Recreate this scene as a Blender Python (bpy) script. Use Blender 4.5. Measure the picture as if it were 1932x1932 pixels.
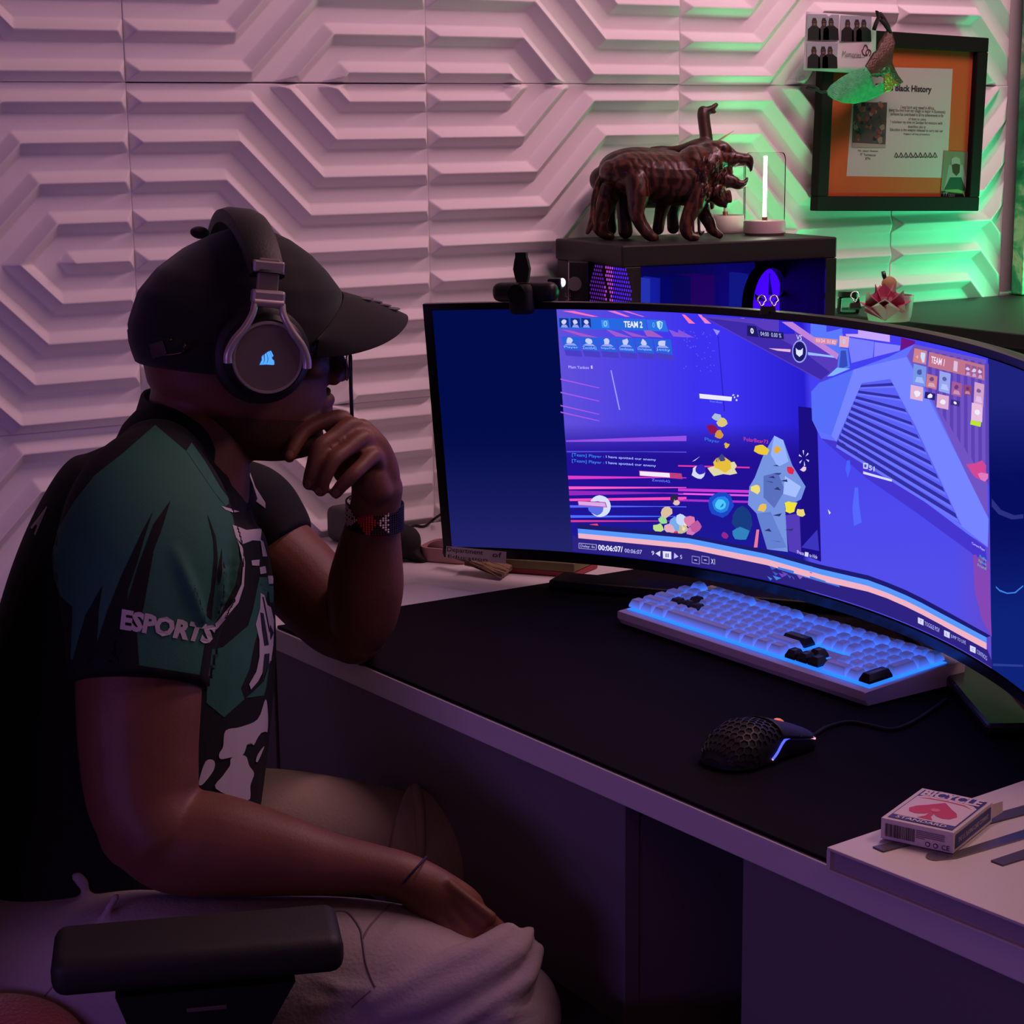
import bpy, bmesh, math, random
import numpy as np
from mathutils import Vector, Matrix
from mathutils.bvhtree import BVHTree

random.seed(7)
rng = np.random.default_rng(7)
for o in list(bpy.data.objects):
    bpy.data.objects.remove(o, do_unlink=True)
scene = bpy.context.scene
COL = scene.collection

# ------------------------------------------------------------------ camera
ZO = 1.441                                   # floor level below the origin of the wall pattern
YAW, PITCH, ROLL = 0.55238, 0.20017, -0.01098
CAM = Vector((-1.49943, -2.65709, -0.06826 + ZO))
FPX = 3550.0
_f = Vector((math.sin(YAW)*math.cos(PITCH), math.cos(YAW)*math.cos(PITCH), -math.sin(PITCH)))
_r = Vector((math.cos(YAW), -math.sin(YAW), 0))
_u = _r.cross(_f)
RIGHT = (_r*math.cos(ROLL) + _u*math.sin(ROLL)).normalized()
UP = (_u*math.cos(ROLL) - _r*math.sin(ROLL)).normalized()
FWD = _f.normalized()
cam_data = bpy.data.cameras.new('camera')
cam_data.sensor_width = 36.0
cam_data.lens = 36.0*FPX/1932.0
cam_data.clip_start = 0.05
cam = bpy.data.objects.new('camera', cam_data)
COL.objects.link(cam)
cam.matrix_world = Matrix(((RIGHT.x, UP.x, -FWD.x, CAM.x), (RIGHT.y, UP.y, -FWD.y, CAM.y),
                           (RIGHT.z, UP.z, -FWD.z, CAM.z), (0, 0, 0, 1)))
scene.camera = cam

# ------------------------------------------------------------------ colour management, world, lights
scene.view_settings.view_transform = 'Standard'
scene.view_settings.look = 'None'
scene.view_settings.gamma = 1.0
scene.view_settings.use_curve_mapping = False
scene.view_settings.exposure = 0.0
world = bpy.data.worlds.new('world')
scene.world = world
world.use_nodes = True
world.node_tree.nodes['Background'].inputs[0].default_value = (0.02, 0.012, 0.02, 1)
world.node_tree.nodes['Background'].inputs[1].default_value = 0.3

def area_light(name, loc, target, size, power, color, size_y=None, spread=180):
    d = bpy.data.lights.new(name, 'AREA')
    d.energy = power; d.color = color; d.size = size
    if size_y:
        d.shape = 'RECTANGLE'; d.size_y = size_y
    d.spread = math.radians(spread)
    o = bpy.data.objects.new(name, d)
    COL.objects.link(o)
    o.location = loc
    o.rotation_euler = (Vector(target)-Vector(loc)).to_track_quat('-Z', 'Y').to_euler()
    return o

area_light('ceiling_lamp_pink', (0.70, -0.78, 2.38), (0.35, -0.2, 0.9), 1.7, 17, (1.0, 0.52, 0.63), 0.14)
area_light('desk_fill_light', (0.55, -2.0, 2.38), (-0.1, -1.5, 0.75), 0.9, 3.8, (1.0, 0.58, 0.62), 0.3, 120)  # added fill that brightens the book and card box, source unseen
area_light('purple_strip_lamp', (-2.9, -1.9, 0.95), (-0.2, -1.0, 0.85), 1.3, 7.5, (0.50, 0.22, 1.0), 0.4)
area_light('green_strip_lamp', (1.42, -0.24, 1.065), (0.95, 0.0, 1.25), 0.35, 3.2, (0.06, 1.0, 0.38), 0.06)
area_light('green_fill_behind_tower', (0.70, -0.27, 0.76), (0.42, 0.0, 1.80), 0.25, 0.9, (0.10, 1.0, 0.30), 0.08, 80)  # unseen second green source, added to tint the ridge undersides
area_light('far_pink_fill', (-1.5, -3.0, 2.36), (-0.6, -0.9, 0.6), 1.2, 2.7, (1.0, 0.36, 0.44), 1.2)  # added fill for the camera-facing side of the man, source unseen

# ------------------------------------------------------------------ helpers
def P(px, py, d):
    """photo pixel (1932 frame) at camera depth d -> world point"""
    return CAM + (FWD + RIGHT*((px-966.0)/FPX) + UP*((966.0-py)/FPX))*d

def ray(px, py):
    return (FWD + RIGHT*((px-966.0)/FPX) + UP*((966.0-py)/FPX))

def on_z(px, py, z):
    r = ray(px, py); return CAM + r*((z-CAM.z)/r.z)

def on_y(px, py, y):
    r = ray(px, py); return CAM + r*((y-CAM.y)/r.y)

def on_x(px, py, x):
    r = ray(px, py); return CAM + r*((x-CAM.x)/r.x)

def lin(c):
    out = []
    for v in c[:3]:
        v = v/255.0
        out.append(v/12.92 if v <= 0.04045 else ((v+0.055)/1.055)**2.4)
    return tuple(out)

_mats = {}
def mat(name, color, rough=0.6, metal=0.0, emit=None, estr=1.0, noise=0.0, nscale=40.0, bump=0.0, bscale=200.0,
        trans=0.0, alpha=1.0, spec=0.5, sheen=0.0, coat=0.0, ior=1.45, thin=False):
    if name in _mats:
        return _mats[name]
    m = bpy.data.materials.new(name); m.use_nodes = True
    nt = m.node_tree; b = nt.nodes['Principled BSDF']
    b.inputs['Base Color'].default_value = (*color[:3], 1)
    b.inputs['Roughness'].default_value = rough
    b.inputs['Metallic'].default_value = metal
    b.inputs['Specular IOR Level'].default_value = spec
    b.inputs['Sheen Weight'].default_value = sheen
    b.inputs['Coat Weight'].default_value = coat
    b.inputs['IOR'].default_value = ior
    if trans: b.inputs['Transmission Weight'].default_value = trans
    if alpha < 1: b.inputs['Alpha'].default_value = alpha
    if emit is not None:
        b.inputs['Emission Color'].default_value = (*emit[:3], 1)
        b.inputs['Emission Strength'].default_value = estr
    if noise or bump:
        tc = nt.nodes.new('ShaderNodeTexCoord')
    if noise:
        n = nt.nodes.new('ShaderNodeTexNoise'); n.inputs['Scale'].default_value = nscale
        n.inputs['Detail'].default_value = 4
        nt.links.new(tc.outputs['Object'], n.inputs['Vector'])
        mx = nt.nodes.new('ShaderNodeMix'); mx.data_type = 'RGBA'
        mx.inputs['A'].default_value = (*[c*(1-noise) for c in color[:3]], 1)
        mx.inputs['B'].default_value = (*[min(1, c*(1+noise)) for c in color[:3]], 1)
        nt.links.new(n.outputs['Fac'], mx.inputs['Factor'])
        nt.links.new(mx.outputs['Result'], b.inputs['Base Color'])
    if bump:
        n2 = nt.nodes.new('ShaderNodeTexNoise'); n2.inputs['Scale'].default_value = bscale
        n2.inputs['Detail'].default_value = 5
        nt.links.new(tc.outputs['Object'], n2.inputs['Vector'])
        bp = nt.nodes.new('ShaderNodeBump'); bp.inputs['Strength'].default_value = bump
        bp.inputs['Distance'].default_value = 0.004
        nt.links.new(n2.outputs['Fac'], bp.inputs['Height'])
        nt.links.new(bp.outputs['Normal'], b.inputs['Normal'])
    _mats[name] = m
    return m

def wood_mat(name, c1, c2, scale=30.0, dist=6.0, rough=0.35, coat=0.3):
    m = bpy.data.materials.new(name); m.use_nodes = True
    nt = m.node_tree; b = nt.nodes['Principled BSDF']
    tc = nt.nodes.new('ShaderNodeTexCoord')
    w = nt.nodes.new('ShaderNodeTexWave'); w.inputs['Scale'].default_value = scale
    w.inputs['Distortion'].default_value = dist; w.inputs['Detail'].default_value = 3
    w.inputs['Detail Scale'].default_value = 1.2
    nt.links.new(tc.outputs['Object'], w.inputs['Vector'])
    r = nt.nodes.new('ShaderNodeValToRGB')
    r.color_ramp.elements[0].color = (*c1, 1); r.color_ramp.elements[1].color = (*c2, 1)
    r.color_ramp.elements[0].position = 0.25
    nt.links.new(w.outputs['Fac'], r.inputs['Fac'])
    nt.links.new(r.outputs['Color'], b.inputs['Base Color'])
    b.inputs['Roughness'].default_value = rough
    b.inputs['Coat Weight'].default_value = coat
    bp = nt.nodes.new('ShaderNodeBump'); bp.inputs['Strength'].default_value = 0.25
    bp.inputs['Distance'].default_value = 0.002
    nt.links.new(w.outputs['Fac'], bp.inputs['Height'])
    nt.links.new(bp.outputs['Normal'], b.inputs['Normal'])
    return m

def thin_glass(name, tint=(1, 1, 1), refl=0.08, rough=0.02):
    m = bpy.data.materials.new(name); m.use_nodes = True; nt = m.node_tree
    nt.nodes.remove(nt.nodes['Principled BSDF'])
    t = nt.nodes.new('ShaderNodeBsdfTransparent'); t.inputs['Color'].default_value = (*tint, 1)
    g = nt.nodes.new('ShaderNodeBsdfGlossy'); g.inputs['Roughness'].default_value = rough
    f = nt.nodes.new('ShaderNodeLayerWeight'); f.inputs['Blend'].default_value = refl
    x = nt.nodes.new('ShaderNodeMixShader')
    nt.links.new(f.outputs['Fresnel'], x.inputs['Fac']); nt.links.new(t.outputs[0], x.inputs[1]); nt.links.new(g.outputs[0], x.inputs[2])
    nt.links.new(x.outputs[0], nt.nodes['Material Output'].inputs['Surface'])
    return m

def colour_attr_mat(name, emission=False, strength=1.0, rough=0.6):
    """one material for printed matter or a screen: colours come from the mesh's colour attribute"""
    m = bpy.data.materials.new(name); m.use_nodes = True
    nt = m.node_tree
    a = nt.nodes.new('ShaderNodeAttribute'); a.attribute_name = 'Col'
    if emission:
        nt.nodes.remove(nt.nodes['Principled BSDF'])
        e = nt.nodes.new('ShaderNodeEmission'); e.inputs['Strength'].default_value = strength
        nt.links.new(a.outputs['Color'], e.inputs['Color'])
        nt.links.new(e.outputs['Emission'], nt.nodes['Material Output'].inputs['Surface'])
    else:
        b = nt.nodes['Principled BSDF']; b.inputs['Roughness'].default_value = rough
        nt.links.new(a.outputs['Color'], b.inputs['Base Color'])
    return m

class MB:
    """collects geometry for one mesh object"""
    def __init__(s):
        s.v = []; s.f = []; s.m = []; s.c = []
    def add(s, verts, faces, mi=0, col=None):
        o = len(s.v)
        s.v.extend([tuple(v) for v in verts])
        for f in faces:
            s.f.append(tuple(i+o for i in f)); s.m.append(mi); s.c.append(col)
        return s
    def box(s, c, size, M=None, bevel=0.0, seg=2, mi=0, col=None):
        bm = bmesh.new(); bmesh.ops.create_cube(bm, size=1.0)
        for v in bm.verts: v.co = Vector((v.co.x*size[0], v.co.y*size[1], v.co.z*size[2]))
        if bevel:
            bmesh.ops.bevel(bm, geom=bm.edges[:], offset=bevel, segments=seg, affect='EDGES', profile=0.5)
        return s._bm(bm, Vector(c), M, mi, col)
    def _bm(s, bm, c, M, mi, col):
        bm.verts.index_update()
        vs = [v.co + c for v in bm.verts]
        if M is not None: vs = [M @ v for v in vs]
        s.add(vs, [[v.index for v in f.verts] for f in bm.faces], mi, col); bm.free()
        return s
    def sphere(s, c, r, M=None, seg=20, rings=12, mi=0, col=None):
        r = (r, r, r) if not hasattr(r, '__len__') else r
        vs = []; fs = []
        for i in range(rings+1):
            a = math.pi*i/rings
            for j in range(seg):
                b = 2*math.pi*j/seg
                vs.append(Vector((c[0]+r[0]*math.sin(a)*math.cos(b), c[1]+r[1]*math.sin(a)*math.sin(b), c[2]+r[2]*math.cos(a))))
        for i in range(rings):
            for j in range(seg):
                k = (j+1) % seg
                fs.append((i*seg+j, (i+1)*seg+j, (i+1)*seg+k, i*seg+k))
        if M is not None: vs = [M @ v for v in vs]
        return s.add(vs, fs, mi, col)
    def lathe(s, prof, M=None, seg=32, mi=0, col=None, close=False):
        """prof [(r,z)] round local z"""
        vs = []; fs = []; n = len(prof)
        for r, z in prof:
            for j in range(seg):
                b = 2*math.pi*j/seg
                vs.append(Vector((r*math.cos(b), r*math.sin(b), z)))
        rng_ = range(n) if close else range(n-1)
        for i in rng_:
            i2 = (i+1) % n
            for j in range(seg):
                k = (j+1) % seg
                fs.append((i*seg+j, i*seg+k, i2*seg+k, i2*seg+j))
        if not close:
            if prof[0][0] > 1e-6: fs.append(tuple(reversed(range(seg))))
            if prof[-1][0] > 1e-6: fs.append(tuple((n-1)*seg+j for j in range(seg)))
        if M is not None: vs = [M @ v for v in vs]
        return s.add(vs, fs, mi, col)
    def tube(s, pts, r, seg=10, mi=0, closed=False, cap=True, col=None):
        pts = [Vector(p) for p in pts]; n = len(pts)
        rr = r if hasattr(r, '__len__') else [r]*n
        T = []
        for i in range(n):
            a = pts[(i-1) % n] if (closed or i > 0) else pts[i]
            b = pts[(i+1) % n] if (closed or i < n-1) else pts[i]
            T.append((b-a).normalized())
        ref = Vector((0, 0, 1)) if abs(T[0].z) < 0.9 else Vector((1, 0, 0))
        N = (ref - T[0]*ref.dot(T[0])).normalized()
        vs = []; fs = []
        for i in range(n):
            N = (N - T[i]*N.dot(T[i])).normalized(); B = T[i].cross(N)
            for j in range(seg):
                b = 2*math.pi*j/seg
                vs.append(pts[i] + (N*math.cos(b)+B*math.sin(b))*rr[i])
        for i in range(n if closed else n-1):
            i2 = (i+1) % n
            for j in range(seg):
                k = (j+1) % seg
                fs.append((i*seg+j, i*seg+k, i2*seg+k, i2*seg+j))
        if not closed and cap:
            fs.append(tuple(reversed(range(seg)))); fs.append(tuple((n-1)*seg+j for j in range(seg)))
        return s.add(vs, fs, mi, col)
    def prism(s, poly, M, z0, z1, mi=0, col=None):
        """2-D polygon extruded along local z of M"""
        n = len(poly)
        vs = [M @ Vector((p[0], p[1], z0)) for p in poly]+[M @ Vector((p[0], p[1], z1)) for p in poly]
        fs = [tuple(reversed(range(n))), tuple(range(n, 2*n))]
        fs += [(i, (i+1) % n, n+(i+1) % n, n+i) for i in range(n)]
        return s.add(vs, fs, mi, col)
    def grid(s, rows, mi=0, col=None, closed=False):
        """rows of equal length -> quad sheet"""
        n = len(rows[0]); vs = [p for r in rows for p in r]; fs = []
        for i in range(len(rows)-1):
            for j in range(n if closed else n-1):
                k = (j+1) % n
                fs.append((i*n+j, i*n+k, (i+1)*n+k, (i+1)*n+j))
        return s.add(vs, fs, mi, col)
    def mesh(s, name):
        me = bpy.data.meshes.new(name)
        me.from_pydata([tuple(v) for v in s.v], [], s.f)
        if any(c is not None for c in s.c):
            at = me.color_attributes.new('Col', 'FLOAT_COLOR', 'CORNER')
            arr = np.ones((len(me.loops), 4), np.float32)
            k = 0
            for f, c in zip(s.f, s.c):
                n = len(f)
                if c is not None: arr[k:k+n, :3] = c
                k += n
            at.data.foreach_set('color', arr.ravel())
        return me
    def build(s, name, mats, parent=None, smooth=False, me=None):
        me = me or s.mesh(name)
        mats = mats if isinstance(mats, (list, tuple)) else [mats]
        for m in mats: me.materials.append(m)
        if len(mats) > 1 and len(s.m) == len(me.polygons):
            me.polygons.foreach_set('material_index', s.m)
        if smooth:
            me.polygons.foreach_set('use_smooth', [True]*len(me.polygons))
            if smooth is not True:
                try: me.set_sharp_from_angle(angle=math.radians(smooth))
                except Exception: pass
        me.update()
        o = bpy.data.objects.new(name, me); COL.objects.link(o)
        if parent is not None: put(o, parent)
        return o

def put(o, parent):
    """parent a mesh whose vertices are in world space (mesh parents sit at the origin themselves)"""
    o.parent = parent
    if parent.type == 'EMPTY':
        o.matrix_parent_inverse = Matrix.Translation(parent.location).inverted()

def tag(o, label=None, cat=None, group=None, kind=None):
    if label: o['label'] = label
    if cat: o['category'] = cat
    if group: o['group'] = group
    if kind: o['kind'] = kind
    return o

def thing(name, label, cat, loc=(0, 0, 0), group=None):
    o = bpy.data.objects.new(name, None); COL.objects.link(o)
    o.location = loc; o.empty_display_size = 0.02
    return tag(o, label, cat, group)

def frame(origin, x, y=None, z=None):
    """matrix with given axes"""
    x = Vector(x).normalized()
    if z is not None:
        z = Vector(z); z = (z - x*z.dot(x)).normalized(); y = z.cross(x)
    else:
        y = Vector(y); y = (y - x*y.dot(x)).normalized(); z = x.cross(y)
    o = Vector(origin)
    return Matrix(((x.x, y.x, z.x, o.x), (x.y, y.y, z.y, o.y), (x.z, y.z, z.z, o.z), (0, 0, 0, 1)))

def cr(pts, n):
    """Catmull-Rom through rows of numbers -> n samples per span"""
    A = np.array(pts, float); out = []
    for i in range(len(A)-1):
        p0 = A[max(i-1, 0)]; p1 = A[i]; p2 = A[i+1]; p3 = A[min(i+2, len(A)-1)]
        for k in range(n):
            t = k/n
            out.append(0.5*((2*p1)+(-p0+p2)*t+(2*p0-5*p1+4*p2-p3)*t*t+(-p0+3*p1-3*p2+p3)*t**3))
    out.append(A[-1])
    return np.array(out)

def limb(mb, pts, seg=24, n=6, dome=(True, True), ctr=None):
    """tube through photo points (px, py, depth, half width px, half depth m or None); section: image plane x depth"""
    rows = cr([(p[0], p[1], p[2], p[3], (p[4] if len(p) > 4 and p[4] else p[3]*p[2]/FPX)) for p in pts], n)
    C = [P(r[0], r[1], r[2]) for r in rows]
    W = [r[3]*r[2]/FPX for r in rows]; D = [r[4] for r in rows]
    limb3(mb, C, W, D, seg, dome)

def limb3(mb, C, W, D, seg=24, dome=(True, True), view=None):
    n = len(C); rings = []
    C = [Vector(c) for c in C]
    V = (view or FWD)
    T = [(C[min(i+1, n-1)]-C[max(i-1, 0)]).normalized() for i in range(n)]
    def ring(c, t, w, d):
        v = V - t*V.dot(t)
        if v.length < 0.15: v = RIGHT - t*RIGHT.dot(t)
        v.normalize(); s_ = t.cross(v).normalized()
        return [c + s_*(w*math.cos(2*math.pi*j/seg)) + v*(d*math.sin(2*math.pi*j/seg)) for j in range(seg)]
    if dome[0]:
        for a in (0.98, 0.85, 0.6, 0.3):
            k = math.sqrt(max(0, 1-a*a)); rings.append(ring(C[0]-T[0]*(min(W[0], D[0])*a), T[0], W[0]*k, D[0]*k))
    for i in range(n): rings.append(ring(C[i], T[i], W[i], D[i]))
    if dome[1]:
        for a in (0.3, 0.6, 0.85, 0.98):
            k = math.sqrt(max(0, 1-a*a)); rings.append(ring(C[-1]+T[-1]*(min(W[-1], D[-1])*a), T[-1], W[-1]*k, D[-1]*k))
    vs = [p for r in rings for p in r]; fs = []
    for i in range(len(rings)-1):
        for j in range(seg):
            k = (j+1) % seg
            fs.append((i*seg+j, i*seg+k, (i+1)*seg+k, (i+1)*seg+j))
    fs.append(tuple(reversed(range(seg)))); fs.append(tuple((len(rings)-1)*seg+j for j in range(seg)))
    mb.add(vs, fs)

def eval_mesh(o):
    dg = bpy.context.evaluated_depsgraph_get(); dg.update()
    return bpy.data.meshes.new_from_object(o.evaluated_get(dg))

def remeshed(mb, voxel, smooth=4, fac=0.5, adapt=0.0):
    """voxel-union of everything collected in mb -> one continuous skin (mesh data)"""
    me = mb.mesh('tmp'); o = bpy.data.objects.new('tmp', me); COL.objects.link(o)
    r = o.modifiers.new('r', 'REMESH'); r.mode = 'VOXEL'; r.voxel_size = voxel; r.adaptivity = adapt
    if smooth:
        s = o.modifiers.new('s', 'SMOOTH'); s.iterations = smooth; s.factor = fac
    out = eval_mesh(o)
    bpy.data.objects.remove(o, do_unlink=True); bpy.data.meshes.remove(me)
    out.materials.clear()
    return out

def bvh_of(o):
    me = o.data; M = o.matrix_world if o.parent is None else Matrix.Identity(4)
    return BVHTree.FromPolygons([v.co for v in me.vertices], [tuple(p.vertices) for p in me.polygons])

def cut_poly(pts, step):
    """2-D polygon -> (verts2d, faces) cut into cells no larger than step"""
    bm = bmesh.new()
    vs = [bm.verts.new((p[0], p[1], 0)) for p in pts]
    try: bm.faces.new(vs)
    except Exception:
        bm.free(); return [], []
    bmesh.ops.triangulate(bm, faces=bm.faces[:])
    xs = [p[0] for p in pts]; ys = [p[1] for p in pts]
    for ax, lo, hi in ((0, min(xs), max(xs)), (1, min(ys), max(ys))):
        k = math.ceil(lo/step)*step
        while k < hi:
            co = [0, 0, 0]; co[ax] = k; no = [0, 0, 0]; no[ax] = 1
            bmesh.ops.bisect_plane(bm, geom=bm.verts[:]+bm.edges[:]+bm.faces[:], plane_co=co, plane_no=no)
            k += step
    bm.verts.index_update()
    V = [(v.co.x, v.co.y) for v in bm.verts]; F = [[v.index for v in f.verts] for f in bm.faces]
    bm.free()
    return V, F

def drape(mb, bvh, V, F, off, mi=0, col=None):
    """lay flat cells (photo pixels) on a surface, along the sight line, off metres proud of it"""
    out = []; ok = []
    for x, y in V:
        d = ray(x, y).normalized()
        loc, no, i, dist = bvh.ray_cast(CAM, d)
        if loc is None:
            out.append(Vector((0, 0, 0))); ok.append(False); continue
        if no.dot(d) > 0: no = -no
        out.append(loc + no*off); ok.append(True)
    FF = []
    for f in F:
        if all(ok[i] for i in f):
            q = [out[i] for i in f]
            if max((a-b).length for a in q for b in q) < 0.08: FF.append(f)
    mb.add(out, FF, mi, col)

def drape_poly(mb, bvh, pts, off, mi=0, col=None, step=8):
    V, F = cut_poly(pts, step)
    if V: drape(mb, bvh, V, F, off, mi, col)

_txt = {}
def text_mesh(s, bold=0.0, extr=0.0):
    k = (s, bold)
    if k not in _txt:
        c = bpy.data.curves.new('t', 'FONT'); c.body = s; c.offset = bold; c.resolution_u = 2
        o = bpy.data.objects.new('t', c); COL.objects.link(o)
        me = eval_mesh(o); V = [(v.co.x, v.co.y) for v in me.vertices]; F = [list(p.vertices) for p in me.polygons]
        bpy.data.objects.remove(o, do_unlink=True); bpy.data.curves.remove(c); bpy.data.meshes.remove(me)
        if V:
            xs = [v[0] for v in V]; ys = [v[1] for v in V]
            x0, x1, y0, y1 = min(xs), max(xs), min(ys), max(ys)
            V = [((x-x0)/(x1-x0+1e-9), (y-y0)/(y1-y0+1e-9)) for x, y in V]
        _txt[k] = (V, F)
    return _txt[k]

def text_quad(s, tl, tr, br, bl, bold=0.0):
    """text filling a quad -> (verts2d, faces)"""
    V, F = text_mesh(s, bold)
    out = []
    for a, b in V:
        top = (tl[0]+(tr[0]-tl[0])*a, tl[1]+(tr[1]-tl[1])*a); bot = (bl[0]+(br[0]-bl[0])*a, bl[1]+(br[1]-bl[1])*a)
        out.append((bot[0]+(top[0]-bot[0])*b, bot[1]+(top[1]-bot[1])*b))
    return out, F

def print_poly(mb, M, pts, off=0.0003, mi=0, col=None):
    """flat print: polygon in local xy of M"""
    V, F = cut_poly(pts, 1e9)
    mb.add([M @ Vector((x, y, off)) for x, y in V], F, mi, col)

def print_text(mb, M, s, x0, y0, x1, y1, off=0.0005, mi=0, col=None, bold=0.0):
    V, F = text_mesh(s, bold)
    mb.add([M @ Vector((x0+(x1-x0)*a, y0+(y1-y0)*b, off)) for a, b in V], F, mi, col)

def circle(cx, cy, r, n=24, ry=None):
    return [(cx+r*math.cos(2*math.pi*i/n), cy+(ry or r)*math.sin(2*math.pi*i/n)) for i in range(n)]

BLACK = mat('black_plastic', (0.008, 0.008, 0.009), 0.45)
MATTE = mat('matte_black', (0.012, 0.011, 0.012), 0.8)
# ------------------------------------------------------------------ room shell
wallpaint = mat('white_wall_paint', (0.74, 0.72, 0.72), 0.75, noise=0.02, nscale=6, bump=0.03, bscale=90)
panel_white = mat('white_relief_panel', (0.80, 0.78, 0.78), 0.62, noise=0.015, nscale=5, bump=0.05, bscale=120, spec=0.3)
b = MB().box((-0.6, 0.075, 1.25), (5.4, 0.07, 2.5))
wall_back = tag(b.build('wall_back', wallpaint), kind='structure')
b = MB().box((-0.6, -1.9, -0.03), (5.4, 4.0, 0.06)); 
floor = tag(b.build('floor', mat('dark_floor', (0.05, 0.04, 0.045), 0.6, noise=0.2, nscale=8, bump=0.05, bscale=50)), kind='structure')
dimpaint = mat('dim_plum_wall_paint', (0.16, 0.13, 0.16), 0.8, bump=0.03, bscale=90)
tag(MB().box((-0.6, -1.9, 2.50), (5.4, 4.0, 0.06)).build('ceiling', dimpaint), kind='structure')
tag(MB().box((2.45, -1.9, 1.22), (0.06, 3.9, 2.5)).build('wall_right', dimpaint), kind='structure')
tag(MB().box((-3.3, -1.9, 1.22), (0.06, 3.9, 2.5)).build('wall_left', dimpaint), kind='structure')
tag(MB().box((-0.6, -3.9, 1.22), (5.4, 0.06, 2.5)).build('wall_front', dimpaint), kind='structure')

# relief panels: half-metre tiles whose ridges nest into hexagons
RP, RD0, RDL = 0.0572, 0.0212, 0.0213
RS = RD0+6*RP; RK = (0.75/math.sqrt(2)-RS)/2
RH, RW = 0.021, 0.0160
def relief(X, Y, flip):
    """height over a tile, X right 0..0.5, Y down 0..0.5"""
    xq = (0.5-X) if flip else X
    yy = Y - 0.006
    yq = np.abs(yy); yq = np.where(yq > 0.25, 0.5-yq, yq); yq = np.abs(yq)
    D = (xq-RDL+yq)/math.sqrt(2)-RK
    q = np.minimum(np.maximum(D, yq), yq+RS-0.25)
    r = np.abs(((q-RD0+RP/2) % RP)-RP/2)
    h = RH*np.clip(1-r/RW, 0, 1)
    e = np.minimum(np.minimum(X, 0.5-X), 10)
    h = np.minimum(h, RH*e/0.015)
    e2 = np.minimum(Y, 0.5-Y)
    return np.minimum(h, RH*np.clip(e2, 0, 1)/0.008)
def panel_mesh(flip, wid=0.5, N=230):
    nx = int(round(N*wid/0.5)); xs = np.linspace(0, wid, nx+1); ys = np.linspace(0, 0.5, N+1)
    X, Y = np.meshgrid(xs, ys); H = relief(X, Y, flip)
    if wid < 0.5: H = np.minimum(H, RH*np.clip(wid-X, 0, 1)/0.03)
    g = 0.00025
    Xc = np.clip(X, g, wid-g); Yc = np.clip(Y, g, 0.5-g)
    V = np.stack([Xc, 0.022-H, -Yc], -1).reshape(-1, 3)
    F = []
    idx = lambda i, j: i*(nx+1)+j
    I, J = np.meshgrid(np.arange(N), np.arange(nx), indexing='ij')
    a = idx(I, J); b_ = idx(I, J+1); c = idx(I+1, J+1); d = idx(I+1, J)
    up = (I < N/2)
    anti = (~up) ^ flip          # which way the diagonal ridges run in this half
    t1 = np.where(anti[..., None], np.stack([a, c, b_], -1), np.stack([a, d, b_], -1))
    t2 = np.where(anti[..., None], np.stack([a, d, c], -1), np.stack([b_, d, c], -1))
    F = np.concatenate([t1.reshape(-1, 3), t2.reshape(-1, 3)])
    me = bpy.data.meshes.new('wall_panel')
    # skirt back to the wall
    nv = len(V)
    border = [idx(0, j) for j in range(nx+1)]+[idx(i, nx) for i in range(1, N+1)]+[idx(N, j) for j in range(nx-1, -1, -1)]+[idx(i, 0) for i in range(N-1, 0, -1)]
    VB = V[border].copy(); VB[:, 1] = 0.042
    nb = len(border)
    quads = [(border[i], border[(i+1) % nb], nv+(i+1) % nb, nv+i) for i in range(nb)]
    V = np.concatenate([V, VB])
    nt_ = len(F)
    me.vertices.add(len(V)); me.vertices.foreach_set('co', V.astype(np.float32).ravel())
    me.loops.add(nt_*3+nb*4); me.polygons.add(nt_+nb)
    me.loops.foreach_set('vertex_index', np.concatenate([F.ravel(), np.array(quads).ravel()]).astype(np.int32))
    ls = np.concatenate([np.arange(nt_)*3, nt_*3+np.arange(nb)*4]).astype(np.int32)
    me.polygons.foreach_set('loop_start', ls)
    me.update(calc_edges=True); me.validate()
    me.materials.append(panel_white)
    return me
pm = [panel_mesh(False), panel_mesh(True)]
pm_end = panel_mesh(False, 0.295, 230)
for row in range(4):                         # top edges at 0.506, 0.006 ...
    for col in range(-4, 3):
        x0 = col*0.5
        me = pm_end if col == 2 else pm[col % 2]
        o = bpy.data.objects.new('wall_panel', me); COL.objects.link(o)
        jz = random.uniform(-0.0008, 0.0008); jy = random.uniform(-0.0012, 0.0012)
        o.location = (x0, jy, ZO+0.006+1.0-0.5*row+jz)
        o.parent = wall_back
# ------------------------------------------------------------------ desk
DZ = 0.741
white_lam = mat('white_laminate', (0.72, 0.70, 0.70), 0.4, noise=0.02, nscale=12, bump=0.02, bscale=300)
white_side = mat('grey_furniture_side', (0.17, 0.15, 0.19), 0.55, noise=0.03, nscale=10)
def fx(y): return -0.521-0.0648*(y+0.479)      # front edge of the desk top
desk = thing('desk', 'long white laminate desk standing against the relief wall under the curved monitor', 'desk', (0, -1.0, 0))
b = MB(); b.prism([(fx(-0.006), -0.006), (fx(-2.2), -2.2), (0.75, -2.2), (0.75, -0.006)], Matrix.Identity(4), DZ-0.029, DZ)
dt = b.build('desktop', white_lam, desk)
md = dt.modifiers.new('b', 'BEVEL'); md.width = 0.0015; md.segments = 2
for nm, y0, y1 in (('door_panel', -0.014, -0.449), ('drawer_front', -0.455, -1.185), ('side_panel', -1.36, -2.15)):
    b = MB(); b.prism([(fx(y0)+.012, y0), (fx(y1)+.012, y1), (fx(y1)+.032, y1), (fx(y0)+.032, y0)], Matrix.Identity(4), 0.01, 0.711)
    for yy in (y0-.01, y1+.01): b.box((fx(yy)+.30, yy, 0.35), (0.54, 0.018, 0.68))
    o = b.build(nm, white_side, desk); md = o.modifiers.new('b', 'BEVEL'); md.width = .0015
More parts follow.
